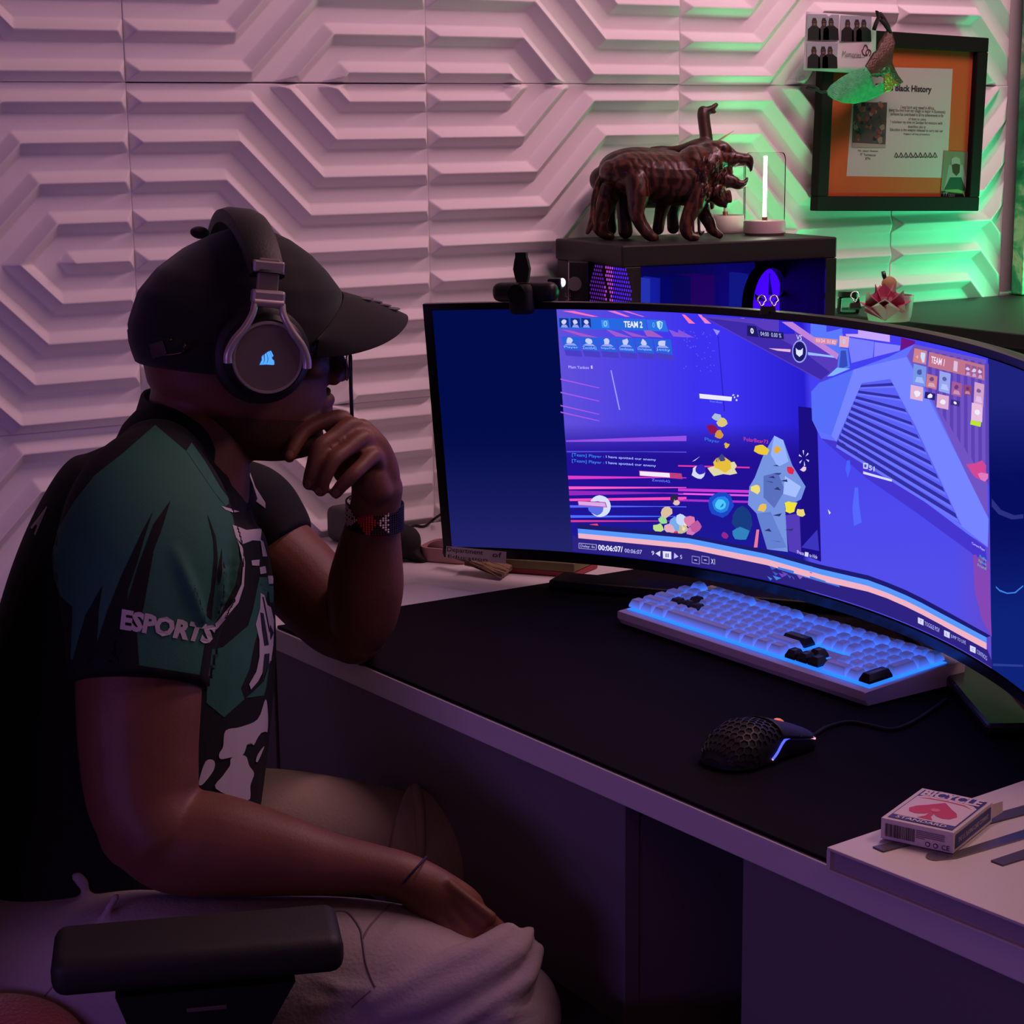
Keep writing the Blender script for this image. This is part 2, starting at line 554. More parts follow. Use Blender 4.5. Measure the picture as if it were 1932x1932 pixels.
# black desk mat
b = MB(); e = 0.003
b.prism([(fx(-0.479)+e, -0.479), (fx(-1.75)+e, -1.75), (0.14, -1.75), (0.14, -0.479)], Matrix.Identity(4), DZ+0.0002, DZ+0.004)
dm = tag(b.build('desk_mat', mat('black_mat_cloth', (0.006, 0.004, 0.007), 0.9, noise=0.15, nscale=300, bump=0.12, bscale=900, spec=0.12)),
         'large black cloth desk mat under the keyboard and mouse', 'desk mat')
md = dm.modifiers.new('b', 'BEVEL'); md.width = 0.001
# black bin
bn = thing('waste_bin', 'black square bin on the floor in front of the white drawer panel', 'bin', (-0.555, -1.20, 0))
b = MB(); b.box((-0.555, -1.20, 0.245), (0.10, 0.26, 0.49), bevel=0.012); b.build('body', MATTE, bn)
b = MB(); b.box((-0.555, -1.20, 0.495), (0.105, 0.266, 0.012), bevel=0.004); b.build('rim', MATTE, bn)

# black cabinet at the right
cab = thing('black_cabinet', 'tall matte black cabinet under the framed certificate', 'cabinet', (1.15, -0.45, 0))
cm = mat('black_cabinet_board', (0.02, 0.018, 0.02), 0.5, noise=0.1, nscale=30, spec=0.5)
CZ = 1.043
b = MB(); b.box((1.30, -0.46, CZ-0.012), (1.04, 0.92, 0.024), bevel=0.002); b.build('top_board', cm, cab)
b = MB(); b.box((1.31, -0.46, (CZ-0.03)/2), (0.98, 0.88, CZ-0.03)); b.build('body', cm, cab)
for i in range(3):
    b = MB(); b.box((0.815, -0.46, 0.18+0.33*i), (0.016, 0.86, 0.31), bevel=0.003); b.build('side_board', cm, cab)

# ------------------------------------------------------------------ monitor
MX, MY, MYAW, MZ, MT, MR, MW, MH = -0.015, -0.901, 0.091, -0.464+ZO, -0.078, 0.899, 1.19, 0.336
def mon(s, h, off=0.0):
    """s arc metres from the middle (+ towards the camera side), h metres up, off metres behind the screen face"""
    ph = s/MR; r = MR+off
    lx = -MR+r*math.cos(ph); ly = -r*math.sin(ph)
    lx2 = lx*math.cos(MT)+h*math.sin(MT); lz2 = h*math.cos(MT)-lx*math.sin(MT)
    c, s_ = math.cos(MYAW), math.sin(MYAW)
    return Vector((MX+c*lx2-s_*ly, MY+s_*lx2+c*ly, MZ+lz2))
W0 = 1.1
monitor = thing('monitor', 'wide curved black monitor showing a paused game replay', 'monitor', (0.12, -0.9, DZ))
gloss_black = mat('glossy_black_bezel', (0.006, 0.006, 0.007), 0.3)
b = MB(); S0, S1 = -W0/2-0.012, MW/2+0.03; B0, B1 = -MH/2-0.016, MH/2+0.009
ss = np.linspace(S0, S1, 60)
sec = [(B0, 0.0015), (B0, 0.012), (B0+0.02, 0.05), (B1-0.03, 0.05), (B1-0.002, 0.022), (B1, 0.012), (B1, 0.0015)]
rows = [[mon(s, h, o) for h, o in sec] for s in ss]
b.grid(rows, closed=True); n = len(sec)
b.f.append(tuple(range(n))); b.m.append(0); b.c.append(None)
b.f.append(tuple(len(b.v)-n+i for i in reversed(range(n)))); b.m.append(0); b.c.append(None)
b.build('housing', gloss_black, monitor, smooth=30)
b = MB(); b.grid([[mon(s, -MH/2-0.0155, 0.001), mon(s, -MH/2-0.002, -0.0012)] for s in ss]); b.build('chin_strip', mat('dark_chin', (0.012, 0.012, 0.014), 0.35), monitor, smooth=True)
# stand
b = MB(); hub = Vector((0.19, -0.90, DZ))
b.box((0.19, -0.90, DZ+0.16), (0.05, 0.09, 0.32), bevel=0.01); b.build('neck', gloss_black, monitor)
for tip in ((-0.10, -0.50), (-0.07, -1.33)):
    b = MB(); t = Vector((tip[0], tip[1], DZ)); d = t-hub
    M = frame(hub+d*0.5+Vector((0, 0, 0.0115)), d, z=(0, 0, 1))
    b.box((0, 0, 0), (d.length, 0.055, 0.014), M=M, bevel=0.004); b.build('foot', gloss_black, monitor)
b = MB(); b.sphere(mon(0, 0.0, 0.07), (0.05, 0.13, 0.13)); b.build('rear_hub', gloss_black, monitor, smooth=True)

# screen picture: colours on the curved face itself
scr_mat = colour_attr_mat('screen_glow', emission=True, strength=1.0)
b = MB(); b.grid([[mon(s, h, 0.0) for h in np.linspace(-MH/2, MH/2, 12)] for s in np.linspace(-W0/2, MW/2, 90)])
scr = b.build('screen', mat('screen_dark_glass', (0.004, 0.004, 0.012), 0.25), monitor, smooth=True)
SB = bvh_of(scr)
def glow(c):
    r, g, b_ = lin(c); return (r, g, b_*(1+0.30*max(0, (b_-0.55)/0.45)))     # the camera clips the blue of the bright panel
def scr_grad(s0, s1, n, m, func, off):
    mb = MB()
    S = np.linspace(s0, s1, n); H = np.linspace(-MH/2, MH/2, m)
    for i in range(n-1):
        for j in range(m-1):
            q = [mon(S[i], H[j], off), mon(S[i], H[j+1], off), mon(S[i+1], H[j+1], off), mon(S[i+1], H[j], off)]
            mb.add(q, [(0, 1, 2, 3)], 0, None)
    me = mb.mesh('grad'); at = me.color_attributes.new('Col', 'FLOAT_COLOR', 'CORNER')
    arr = np.ones((len(me.loops), 4), np.float32)
    for li, l in enumerate(me.loops):
        p = me.vertices[l.vertex_index].co - CAM
        z = p.dot(FWD); arr[li, :3] = glow(func(966+FPX*p.dot(RIGHT)/z, 966-FPX*p.dot(UP)/z))
    at.data.foreach_set('color', arr.ravel())
    return mb, me
G0, G1 = (0.17-0.5)*W0, (0.847-0.5)*W0
def mixc(a, b_, t):
    t = max(0, min(1, t)); return tuple(a[i]+(b_[i]-a[i])*t for i in range(3))
def game_bg(x, y):
    if x < 1520:
        c = mixc((96, 80, 212), (60, 50, 226), (x-1060)/260)
        c = mixc(c, (40, 30, 205), (x-1380)/140)
        if y > 800: c = mixc(c, (34, 16, 150), (y-800)/60)
        if y > 930: c = mixc(c, (28, 24, 150), (y-930)/80)
        return c
    c = mixc((68, 64, 228), (82, 78, 222), (y-700)/400)
    return mixc(c, (110, 70, 190), (x-1800)/120 if y > 1000 else 0)
def bar_l(x, y): return mixc((2, 12, 72), (34, 34, 104), (y-820)/200)  # backlight and reflection painted in, lighter towards the bottom
def bar_r(x, y):
    c = mixc((30, 34, 122), (6, 14, 92), (y-760)/140); return mixc(c, (14, 34, 120), (y-1000)/160)
for nm, s0, s1, n, m, fn in (('left_bar_picture', -W0/2+0.002, G0, 10, 12, bar_l), ('game_picture', G0, G1, 60, 40, game_bg), ('right_bar_picture', G1, MW/2-0.002, 14, 20, bar_r)):
    mb, me = scr_grad(s0, s1, n, m, fn, -0.0003); mb.build(nm, scr_mat, monitor, me=me)
layer = [0]
SC = MB()
def fA(*p): return [(780+p[i]/3.219, 540+p[i+1]/3.219) for i in range(0, len(p), 2)]
def fB(*p): return [(1280+p[i]/2.963, 560+p[i+1]/2.963) for i in range(0, len(p), 2)]
def fC(*p): return [(1640+p[i]/4.2, 960+p[i+1]/4.2) for i in range(0, len(p), 2)]
def sp(pts, col, L=1):
    drape_poly(SC, SB, pts, 0.0003+0.00018*L, 0, glow(col), step=30)
def stx(s, pts, col, L=6, bold=0.0):
    V, F = text_quad(s, *pts, bold); drape(SC, SB, V, F, 0.0003+0.00018*L, 0, glow(col))
# sky streaks along the top of the replay
for x0, x1, w, c in ((905, 1085, 70, (255, 110, 190)), (1180, 1290, 45, (235, 120, 200)), (1270, 1390, 30, (225, 110, 190)), (1405, 1480, 60, (250, 120, 180)), (1560, 1640, 30, (200, 110, 220)), (1620, 1668, 20, (190, 100, 220))):
    sp(fA(x0, 150, x0+w, 150, x1+w*0.6, 185, x1, 185), c)
    sp(fA(x0-10, 262, x0+w-20, 268, x1+40, 312, x1-60, 305), mixc(c, (90, 70, 210), 0.55))
for x0, c in ((20, (250, 120, 170)), (110, (235, 130, 200)), (250, (180, 110, 230)), (330, (250, 150, 190)), (430, (200, 120, 230))):
    sp(fB(x0, 98, x0+18, 100, x0+75, 150, x0+40, 148), c)
# roof edge and pale building parts right of it
sp(fB(130, 108, 570, 130, 890, 340, 905, 400, 800, 470), (88, 60, 190))
sp(fB(160, 118, 420, 150, 690, 300, 850, 420, 800, 462), (62, 42, 170), 2)
sp(fB(580, 140, 640, 140, 900, 320, 890, 350), (190, 130, 210), 3)
sp(fB(600, 132, 930, 172, 900, 320, 720, 225), (90, 120, 235), 2)
sp(fB(930, 172, 1250, 224, 1250, 262, 940, 218), (200, 165, 240), 3)
sp(fB(945, 225, 1098, 250, 1090, 338, 970, 370), (120, 125, 245), 3)
sp(fB(1100, 252, 1245, 272, 1240, 300, 1096, 336), (135, 130, 245), 3)
sp(fB(905, 285, 950, 290, 962, 392, 885, 430), (80, 120, 225), 3)
sp(fB(912, 300, 940, 300, 950, 385, 900, 410), (55, 75, 190), 4)
sp(fB(835, 445, 890, 395, 965, 400, 870, 440), (130, 180, 245), 4)
sp(fB(1250, 226, 1330, 248, 1325, 262, 1245, 300), (110, 20, 130), 4)
# big louvred structure
sp(fB(745, 530, 790, 480, 960, 415, 1180, 335, 1320, 265, 1722, 352, 1732, 1395, 1560, 1290, 1200, 1010, 800, 790, 750, 690), (98, 112, 240), 2)
sp(fB(745, 530, 790, 480, 975, 410, 905, 660, 860, 770, 800, 760, 750, 690), (86, 110, 232), 3)
sp(fB(1320, 265, 1722, 352, 1735, 1240, 1700, 1170, 1420, 580, 1280, 330), (112, 84, 196), 3)
for i in range(9):
    x = 1400+i*40; sp(fB(x, 300+i*9, x+20, 303+i*9, x+22, 380+i*60+200, x+2, 340+i*60+200), (92, 66, 178), 4)
sp(fB(985, 405, 1280, 335, 1420, 600, 1740, 1240, 1735, 1400, 1600, 1290, 1190, 455, 1030, 480, 885, 805, 860, 775), (118, 132, 250), 5)
sp(fB(1030, 482, 1190, 458, 1330, 720, 1590, 1280, 1230, 1040, 890, 800), (92, 98, 232), 6)
for i in range(11):
    t = i/10.0
    xa, ya = 1026-132*t, 492+306*t
    xb, yb = 1200+355*t, 480+728*t
    th = 16+16*t
    sp(fB(xa, ya, xb, yb, xb+12, yb+th, xa-4, ya+th*0.8), (50, 46, 160), 7)
    sp(fB(xa-4, ya+th*0.8, xb+12, yb+th, xb+20, yb+th*1.7, xa-7, ya+th*1.3), (108, 116, 236), 7)
sp(fB(800, 790, 900, 810, 1240, 1040, 1720, 1400, 1735, 1530, 1640, 1430, 1340, 1210, 1050, 1010), (70, 54, 205), 3)
sp(fB(1650, 1420, 1740, 1480, 1755, 1900, 1700, 1800, 1660, 1640), (132, 70, 180), 3)
# dark post, floor streaks
sp(fB(672, 612, 745, 620, 780, 760, 800, 1480, 690, 1440), (26, 14, 130), 2)
for y, w, c in ((935, 10, (150, 80, 220)), (1000, 8, (90, 80, 220)), (1150, 22, (220, 60, 200)), (1215, 18, (250, 90, 200)), (1240, 30, (150, 40, 190)), (1290, 14, (250, 80, 190)), (1330, 14, (90, 110, 240)), (1390, 16, (80, 110, 240)), (1420, 12, (230, 60, 150))):
    sp(fA(925+(y-900)*0.06, y, 1660, y+random.uniform(-30, 30), 1660, y+w*0.5, 927+(y-900)*0.06, y+w), c, 2)
for y, w, c in ((940, 8, (230, 60, 160)), (1070, 16, (200, 60, 210)), (1095, 10, (240, 90, 220)), (1130, 12, (170, 50, 200))):
    sp(fB(0, y, 400, y+10, 400, y+w+10, 0, y+w), c, 2)
for y in (560, 640, 720, 760):
    sp(fA(895, y, 1130, y+55, 1130, y+60, 895, y+8), (170, 90, 220), 2)
for i in range(40):
    x, y = random.uniform(20, 200), random.uniform(190, 420)
    sp(fB(x, y, x+5, y+2, x+3, y+8), (120, 110, 235), 2)
sp(fB(195, 178, 235, 190, 218, 215), (150, 140, 240), 3); sp(fB(222, 215, 226, 215, 262, 640, 256, 640), (40, 30, 190), 3)
sp(fA(1198, 510, 1206, 510, 1258, 750, 1250, 750), (150, 150, 245), 3)
# plain rocks, sparks and glows where the fight is (no figures)
def blob(cx, cy, r, n, col, L, j=0.35, sq=1.0, f=fB):
    a0 = random.random()
    pts = []
    for i in range(n):
        a = a0+2*math.pi*i/n; k = r*(1+random.uniform(-j, j)); pts += [cx+k*math.cos(a), cy+k*sq*math.sin(a)]
    sp(f(*pts), col, L)
sp(fB(430, 1010, 480, 880, 540, 775, 590, 800, 640, 940, 715, 1060, 690, 1130, 600, 1180, 615, 1425, 500, 1410, 440, 1210, 392, 1160, 400, 1060), (118, 148, 215), 5)
sp(fB(540, 775, 590, 800, 620, 920, 560, 950, 520, 880), (150, 180, 235), 6)
sp(fB(480, 1000, 560, 980, 600, 1080, 540, 1180, 480, 1120), (90, 112, 190), 6)
sp(fB(600, 1000, 690, 1060, 660, 1120, 590, 1100), (165, 190, 240), 6)
sp(fB(440, 1210, 520, 1200, 610, 1400, 500, 1410), (100, 128, 205), 6)
for i in range(16):
    x, y = random.uniform(430, 640), random.uniform(900, 1390)
    sp(fB(x, y, x+random.uniform(20, 60), y+random.uniform(-14, 14), x+40, y+6), (46, 52, 110), 7)
for (x, y, r, c) in ((470, 850, 34, (235, 200, 60)), (560, 850, 20, (230, 170, 60)), (440, 1070, 26, (240, 220, 120)), (475, 1180, 24, (230, 190, 90)), (630, 1170, 38, (240, 225, 60)), (690, 1205, 24, (235, 215, 120)), (250, 700, 26, (220, 200, 120)), (235, 770, 22, (210, 150, 60)), (215, 670, 26, (170, 190, 210)), (275, 830, 14, (230, 180, 60)), (245, 930, 46, (230, 190, 60)), (240, 910, 26, (60, 70, 130))):
    blob(x, y, r, 9, c, 8)
blob(195, 740, 34, 7, (140, 20, 80), 7); blob(630, 970, 22, 6, (225, 40, 70), 9); blob(260, 960, 80, 12, (225, 215, 170), 6, 0.3, 0.5)
blob(360, 1240, 60, 10, (24, 60, 130), 6, 0.2, 1.4); blob(350, 1320, 50, 10, (50, 130, 190), 7, 0.2, 0.8)
sp(fB(600, 1220, 680, 1210, 690, 1440, 620, 1420), (84, 60, 185), 4); sp(fB(690, 1400, 780, 1300, 790, 1420), (60, 52, 190), 4)
for r, c in ((70, (30, 70, 200)), (48, (40, 130, 220)), (30, (80, 200, 240)), (16, (30, 110, 220))):
    blob(240, 1160, r, 14, c, 4+(70-r)//20, 0.08)
blob(115, 980, 36, 12, (215, 220, 250), 5, 0.15); blob(128, 965, 28, 12, (50, 34, 190), 6, 0.1); sp(fB(80, 920, 125, 890, 95, 915), (220, 220, 240), 5)
sp(fB(425, 1400, 440, 1300, 455, 1300, 445, 1400), (235, 120, 150), 5)
# small crowd of pale lumps at the lower middle, moon disc at the lower left
for (x, y, r, c) in ((1590, 1290, 26, (40, 36, 80)), (1600, 1310, 20, (230, 190, 190)), (1540, 1370, 34, (220, 190, 160)), (1520, 1420, 28, (150, 220, 150)), (1600, 1440, 44, (120, 170, 225)), (1560, 1470, 30, (230, 170, 190)), (1490, 1470, 30, (190, 220, 140)), (1640, 1450, 30, (240, 230, 190)), (1590, 1480, 22, (230, 50, 90))):
    blob(x, y, r, 9, c, 6, 0.25, f=fA)
for (x, y, r, c) in ((20, 1240, 34, (200, 215, 240)), (60, 1250, 30, (220, 120, 170)), (100, 1280, 30, (190, 90, 160)), (20, 1300, 30, (200, 190, 150)), (70, 1310, 28, (210, 120, 190)), (260, 1330, 20, (150, 40, 140))):
    blob(x, y, r, 9, c, 6, 0.3)
blob(1135, 1335, 66, 20, (215, 225, 245), 4, 0.02, f=fA); blob(1110, 1345, 44, 14, (90, 110, 220), 5, 0.1, f=fA)
sp(fA(1000, 1300, 1170, 1310, 1180, 1342, 1005, 1330), (190, 60, 120), 6); sp(fA(1004, 1304, 1166, 1314, 1174, 1338, 1008, 1326), (215, 170, 225), 7)
sp(fA(1075, 1445, 1120, 1440, 1130, 1460, 1070, 1458), (240, 70, 110), 6)
# HUD: left team
sp(fA(882, 188, 1416, 198, 1424, 268, 884, 256), (38, 104, 216), 8)
sp(fA(1420, 201, 1532, 206, 1554, 276, 1430, 268), (46, 112, 220), 8)
for i, x in enumerate((890, 958, 1024)):
    sp(fA(x, 192, x+56, 194, x+60, 250, x+2, 248), (26, 46, 140), 9)
    blob(x+30, 216, 15, 8, (205, 210, 240), 10, 0.2, f=fA); sp(fA(x+10, 248, x+18, 232, x+44, 232, x+54, 250), (150, 160, 225), 10)
sp(fA(1145, 204, 1188, 204, 1196, 252, 1150, 250), (66, 140, 232), 9)
stx('0', fA(1160, 208, 1182, 208, 1182, 244, 1160, 244), (150, 215, 255), 10)
stx('TEAM 2', fA(1282, 210, 1396, 212, 1398, 252, 1284, 248), (235, 240, 255), 10, 0.03)
stx('0', fA(1456, 218, 1470, 218, 1472, 250, 1458, 250), (110, 190, 250), 10)
sp(fA(1482, 214, 1502, 208, 1520, 218, 1516, 250, 1502, 262, 1488, 246), (190, 230, 255), 10)
sp(fA(1502, 212, 1516, 222, 1512, 248, 1502, 256), (90, 160, 235), 11)
for i in range(6):
    x0 = 900+i*112
    sp(fA(x0, 304+i*3, x0+108, 307+i*3, x0+120, 390+i*5, x0+18, 382+i*4), (40, 96, 214), 8)
    sp(fA(x0+20, 384+i*4, x0+122, 391+i*5, x0+130, 428+i*4, x0+32, 420+i*4), (74, 62, 196), 8)
    blob(x0+56, 330+i*3, 20, 9, (200, 205, 235), 9, 0.3, f=fA)
    sp(fA(x0+20, 356+i*3, x0+40, 344+i*3, x0+80, 346+i*3, x0+98, 360+i*3), (150, 165, 225), 9)
    stx(('Player', 'Zenith42', 'SniperMan', 'Sandstone', 'Darkplanet', 'Jetty')[i], fA(x0+18, 360+i*3, x0+104, 363+i*3, x0+108, 380+i*4, x0+22, 376+i*3), (170, 200, 250), 10)
stx('Mam Yankee', fA(944, 480, 1068, 484, 1070, 502, 946, 498), (200, 190, 250), 6)
sp(fA(1080, 482, 1090, 480, 1092, 500, 1082, 500), (190, 200, 255), 6)
for k in range(2):
    y = 1012+36*k
    stx('[Team] Player :', fA(966, y, 1160, y+14, 1160, y+36, 966, y+24), (60, 150, 240), 6)
    stx('I have spotted our enemy', fA(1172, y+14, 1475, y+34, 1478, y+52, 1174, y+34), (190, 215, 255), 6)
sp(fA(1374, 1118, 1632, 1136, 1638, 1170, 1376, 1150), (190, 60, 130), 6); sp(fA(1378, 1122, 1560, 1134, 1562, 1160, 1380, 1148), (240, 235, 245), 7)
stx('Zenith42', fA(1450, 1166, 1562, 1178, 1564, 1192, 1452, 1182), (110, 140, 245), 7)
# playback bar, times
def band(px_a, px_b, L, col):
    sp(px_a+px_b[::-1], col, L)
top = fA(1002, 1470, 1674, 1528)+fB(200, 1375, 500, 1436, 800, 1520)+fC(0, 562, 150, 618, 300, 682, 430, 745, 560, 815, 750, 915, 943, 1018)
mid = fA(1004, 1498, 1674, 1560)+fB(200, 1404, 500, 1464, 800, 1550)+fC(0, 608, 150, 662, 300, 726, 430, 790, 560, 860, 750, 960, 943, 1062)
bot = fA(1006, 1528, 1674, 1592)+fB(200, 1436, 500, 1498, 800, 1586)+fC(0, 654, 150, 706, 300, 772, 430, 836, 560, 905, 750, 1010, 943, 1114)
up_ = fA(1000, 1440, 1674, 1505)+fB(200, 1356, 500, 1414, 800, 1496)+fC(0, 525, 150, 580, 300, 642, 430, 706, 560, 775, 750, 880, 975, 1005)
for i in range(len(top)-1):
    for a, b_, c, L in ((up_, top, (30, 26, 110), 8), (top, mid, (86, 152, 238), 9), (mid, bot, (240, 178, 196), 9)):
        sp([a[i], a[i+1], b_[i+1], b_[i]], c, L)
_bx = []
for s_ in np.linspace(-W0/2, MW/2, 300):
    q = mon(s_, -MH/2+0.0015)-CAM; _bx.append((966+FPX*q.dot(RIGHT)/q.dot(FWD), 966-FPX*q.dot(UP)/q.dot(FWD)))
def scr_bottom(x): return float(np.interp(x, [p[0] for p in _bx], [p[1] for p in _bx]))
bx_ = [(1081, bot[0][1]-6)]+bot+[(1873, bot[-1][1]+22)]
for i in range(len(bx_)-1):
    (xa, ya), (xb, yb) = bx_[i], bx_[i+1]
    for k in range(8):
        x0_, x1_ = xa+(xb-xa)*k/8, xa+(xb-xa)*(k+1)/8; y0_, y1_ = ya+(yb-ya)*k/8, ya+(yb-ya)*(k+1)/8
        V = [(x0_, y0_), (x1_, y1_), (x1_, scr_bottom(x1_)), (x0_, scr_bottom(x0_))]
        drape(SC, SB, V, [(0, 1, 2, 3)], 0.0003+0.00018*4, 0, glow((46, 34, 128)))
sp(fA(1008, 1556, 1118, 1566, 1116, 1600, 1008, 1590), (170, 170, 220), 9); sp(fA(1012, 1560, 1114, 1569, 1112, 1597, 1012, 1587), (40, 30, 110), 10)
stx('Delay: 0s', fA(1020, 1566, 1106, 1574, 1106, 1594, 1020, 1586), (200, 200, 240), 11)
stx('00:06:07/', fA(1126, 1566, 1276, 1578, 1278, 1614, 1128, 1600), (245, 240, 255), 11, 0.02)
stx('00:06:07', fA(1288, 1590, 1394, 1600, 1392, 1626, 1288, 1614), (205, 205, 240), 11)
stx('9', fA(1452, 1604, 1468, 1606, 1468, 1632, 1452, 1630), (230, 230, 250), 11); sp(fA(1476, 1620, 1506, 1604, 1504, 1640), (220, 220, 245), 11)
sp(fA(1520, 1606, 1572, 1610, 1572, 1656, 1522, 1650), (225, 225, 245), 11); sp(fA(1538, 1620, 1544, 1620, 1544, 1644, 1538, 1644), (60, 50, 120), 12); sp(fA(1550, 1620, 1556, 1620, 1556, 1644, 1550, 1644), (60, 50, 120), 12)
sp(fA(1590, 1616, 1616, 1640, 1588, 1652), (190, 190, 235), 11); stx('5', fA(1626, 1630, 1638, 1630, 1638, 1654, 1626, 1652), (220, 220, 245), 11)
for x in (80, 134):
    sp(fB(x, 1445, x+44, 1452, x+44, 1494, x, 1486), (150, 140, 210), 9); sp(fB(x+3, 1449, x+41, 1455, x+41, 1490, x+3, 1482), (44, 32, 120), 10); sp(fB(x+14, 1466, x+30, 1468, x+30, 1472, x+14, 1470), (220, 220, 245), 11)
stx('X1', fB(188, 1462, 210, 1464, 210, 1494, 188, 1490), (225, 225, 245), 11)
# centre score
sp(fB(390, 158, 440, 164, 454, 226, 388, 216), (34, 26, 96), 8); stx('0', fB(408, 172, 426, 174, 428, 206, 410, 204), (240, 240, 255), 10, 0.03)
sp(fB(452, 184, 592, 198, 596, 236, 462, 226), (30, 24, 92), 8); stx('04:00  0.00 %', fB(464, 192, 582, 204, 582, 228, 466, 216), (200, 205, 245), 10)
stx('VS', fB(666, 210, 698, 214, 696, 242, 668, 238), (230, 230, 255), 10)
sp(fB(*[c for p in circle(684, 304, 42, 20, 64) for c in p]), (150, 160, 235), 9); sp(fB(*[c for p in circle(684, 304, 36, 20, 56) for c in p]), (28, 24, 100), 10)
sp(fB(664, 284, 676, 296, 692, 296, 704, 284, 702, 320, 684, 334, 666, 318), (225, 230, 255), 11)
sp(fB(510, 286, 634, 292, 632, 308, 560, 300), (230, 180, 210), 9); sp(fB(730, 308, 870, 328, 880, 340, 800, 330, 732, 324), (150, 190, 245), 9)
sp(fB(766, 224, 898, 238, 890, 270, 770, 256), (214, 140, 168), 9); stx('03:24  51.82', fB(776, 232, 888, 244, 886, 262, 778, 250), (250, 220, 230), 10)
sp(fB(908, 216, 962, 222, 956, 284, 906, 278), (232, 170, 186), 9); stx('0', fB(926, 232, 942, 234, 940, 264, 926, 262), (160, 215, 255), 10, 0.03)
# health bars, pointer, right marker
sp(fB(122, 540, 305, 558, 302, 582, 124, 566), (236, 232, 240), 9); stx('Stardust', fB(180, 576, 252, 584, 250, 594, 180, 586), (110, 150, 250), 9)
for (x, y) in ((320, 560), (338, 552), (330, 575), (312, 548)): blob(x, y, 6, 6, (220, 220, 250), 9)
stx('Player', fB(152, 784, 236, 800, 234, 822, 154, 808), (60, 130, 220), 9); stx('PolarBear73', fB(370, 782, 508, 800, 506, 820, 372, 804), (230, 60, 130), 9)
for a in range(6):
    t = a*math.pi/3+0.4; cx, cy = 708, 900
    sp(fB(cx+12*math.cos(t), cy+16*math.sin(t), cx+30*math.cos(t+0.12), cy+44*math.sin(t+0.12), cx+30*math.cos(t-0.12), cy+44*math.sin(t-0.12)), (225, 225, 250), 9)
blob(706, 965, 16, 8, (230, 200, 220), 9)
stx('51', fB(1074, 940, 1104, 948, 1102, 976, 1072, 966), (235, 235, 255), 9); sp(fB(1040, 925, 1068, 930, 1066, 962, 1040, 958), (200, 205, 250), 9); sp(fB(1048, 934, 1060, 936, 1058, 954, 1046, 950), (70, 70, 200), 10)
sp(fB(1040, 974, 1202, 1020, 1200, 1032, 1040, 988), (215, 220, 250), 9)
sp(fB(842, 1186, 858, 1205, 850, 1216), (230, 235, 255), 9)
sp(fB(945, 915, 962, 912, 966, 960, 950, 1010, 938, 960), (70, 100, 240), 4); sp(fB(990, 1065, 1008, 1065, 1014, 1160, 1028, 1260, 985, 1280, 976, 1180), (84, 104, 244), 4)
stx('Press', fB(670, 1414, 710, 1424, 708, 1444, 670, 1434), (220, 215, 245), 9); sp(fB(714, 1424, 734, 1428, 732, 1452, 712, 1448), (220, 215, 245), 9); stx('to Hide', fB(740, 1432, 784, 1444, 782, 1464, 738, 1452), (220, 215, 245), 9)
# right team panel
sp(fB(1328, 286, 1398, 302, 1392, 378, 1318, 362), (206, 130, 140), 9); sp(fB(1366, 308, 1390, 314, 1384, 366, 1372, 366, 1362, 330), (200, 220, 250), 10); stx('4', fB(1338, 322, 1350, 326, 1348, 346, 1336, 342), (240, 190, 200), 10)
sp(fB(1410, 306, 1720, 382, 1720, 466, 1404, 388), (190, 116, 140), 9); stx('TEAM 1', fB(1424, 330, 1500, 348, 1494, 386, 1420, 368), (245, 225, 235), 10, 0.02)
sp(fB(1550, 356, 1572, 362, 1568, 418, 1546, 412), (220, 190, 215), 10)
for i in range(3):
    x = 1614+i*34; sp(fB(x, 372+i*9, x+30, 380+i*9, x+28, 444+i*8, x-2, 436+i*8), (150, 90, 150), 10); blob(x+14, 400+i*9, 11, 7, (220, 200, 225), 11); sp(fB(x+4, 436+i*8, x+10, 418+i*8, x+24, 420+i*8, x+28, 440+i*8), (200, 160, 205), 11)
for (x, y, w, h, c) in ((1318, 372, 78, 130, (120, 150, 220)), (1392, 428, 66, 90, (200, 120, 140)), (1464, 412, 68, 130, (150, 165, 225)), (1534, 470, 62, 90, (170, 90, 150)), (1604, 488, 46, 66, (150, 70, 110)), (1660, 474, 60, 140, (210, 160, 200))):
    sk = w*0.24
    sp(fB(x+6, y, x+w, y+sk, x+w-6, y+h, x, y+h-sk), c, 10)
    blob(x+w*0.5, y+h*0.36, w*0.2, 8, mixc(c, (40, 40, 120), 0.55), 11, 0.2)
    sp(fB(x+w*0.18, y+h*0.78, x+w*0.3, y+h*0.56, x+w*0.7, y+h*0.6, x+w*0.84, y+h*0.86), mixc(c, (235, 235, 255), 0.4), 11)
for (x, y, w, h, c) in ((1304, 490, 74, 92, (226, 180, 206)), (1384, 528, 62, 50, (40, 30, 110)), (1452, 540, 70, 90, (222, 172, 204)), (1530, 572, 54, 40, (60, 44, 130)), (1646, 590, 66, 110, (232, 190, 214))):
    sk = w*0.2; sp(fB(x+4, y, x+w, y+sk, x+w-4, y+h, x, y+h-sk), c, 10); blob(x+w*0.5, y+h*0.5, min(w, h)*0.25, 7, (240, 235, 250), 11)
sp(fB(1646, 686, 1704, 700, 1700, 726, 1642, 712), (190, 225, 60), 11)
blob(1690, 970, 56, 9, (210, 70, 150), 8, 0.5); blob(1710, 1000, 26, 8, (225, 120, 190), 9)
stx('Current Player', fC(826, 258, 930, 318, 930, 342, 826, 282), (225, 215, 245), 9)
for k in range(3): stx(('Profile', 'Platinum', 'Friend')[k], fC(888-k*8, 362+34*k, 940, 392+34*k, 940, 416+34*k, 888-k*8, 384+34*k), (70, 200, 170), 9)
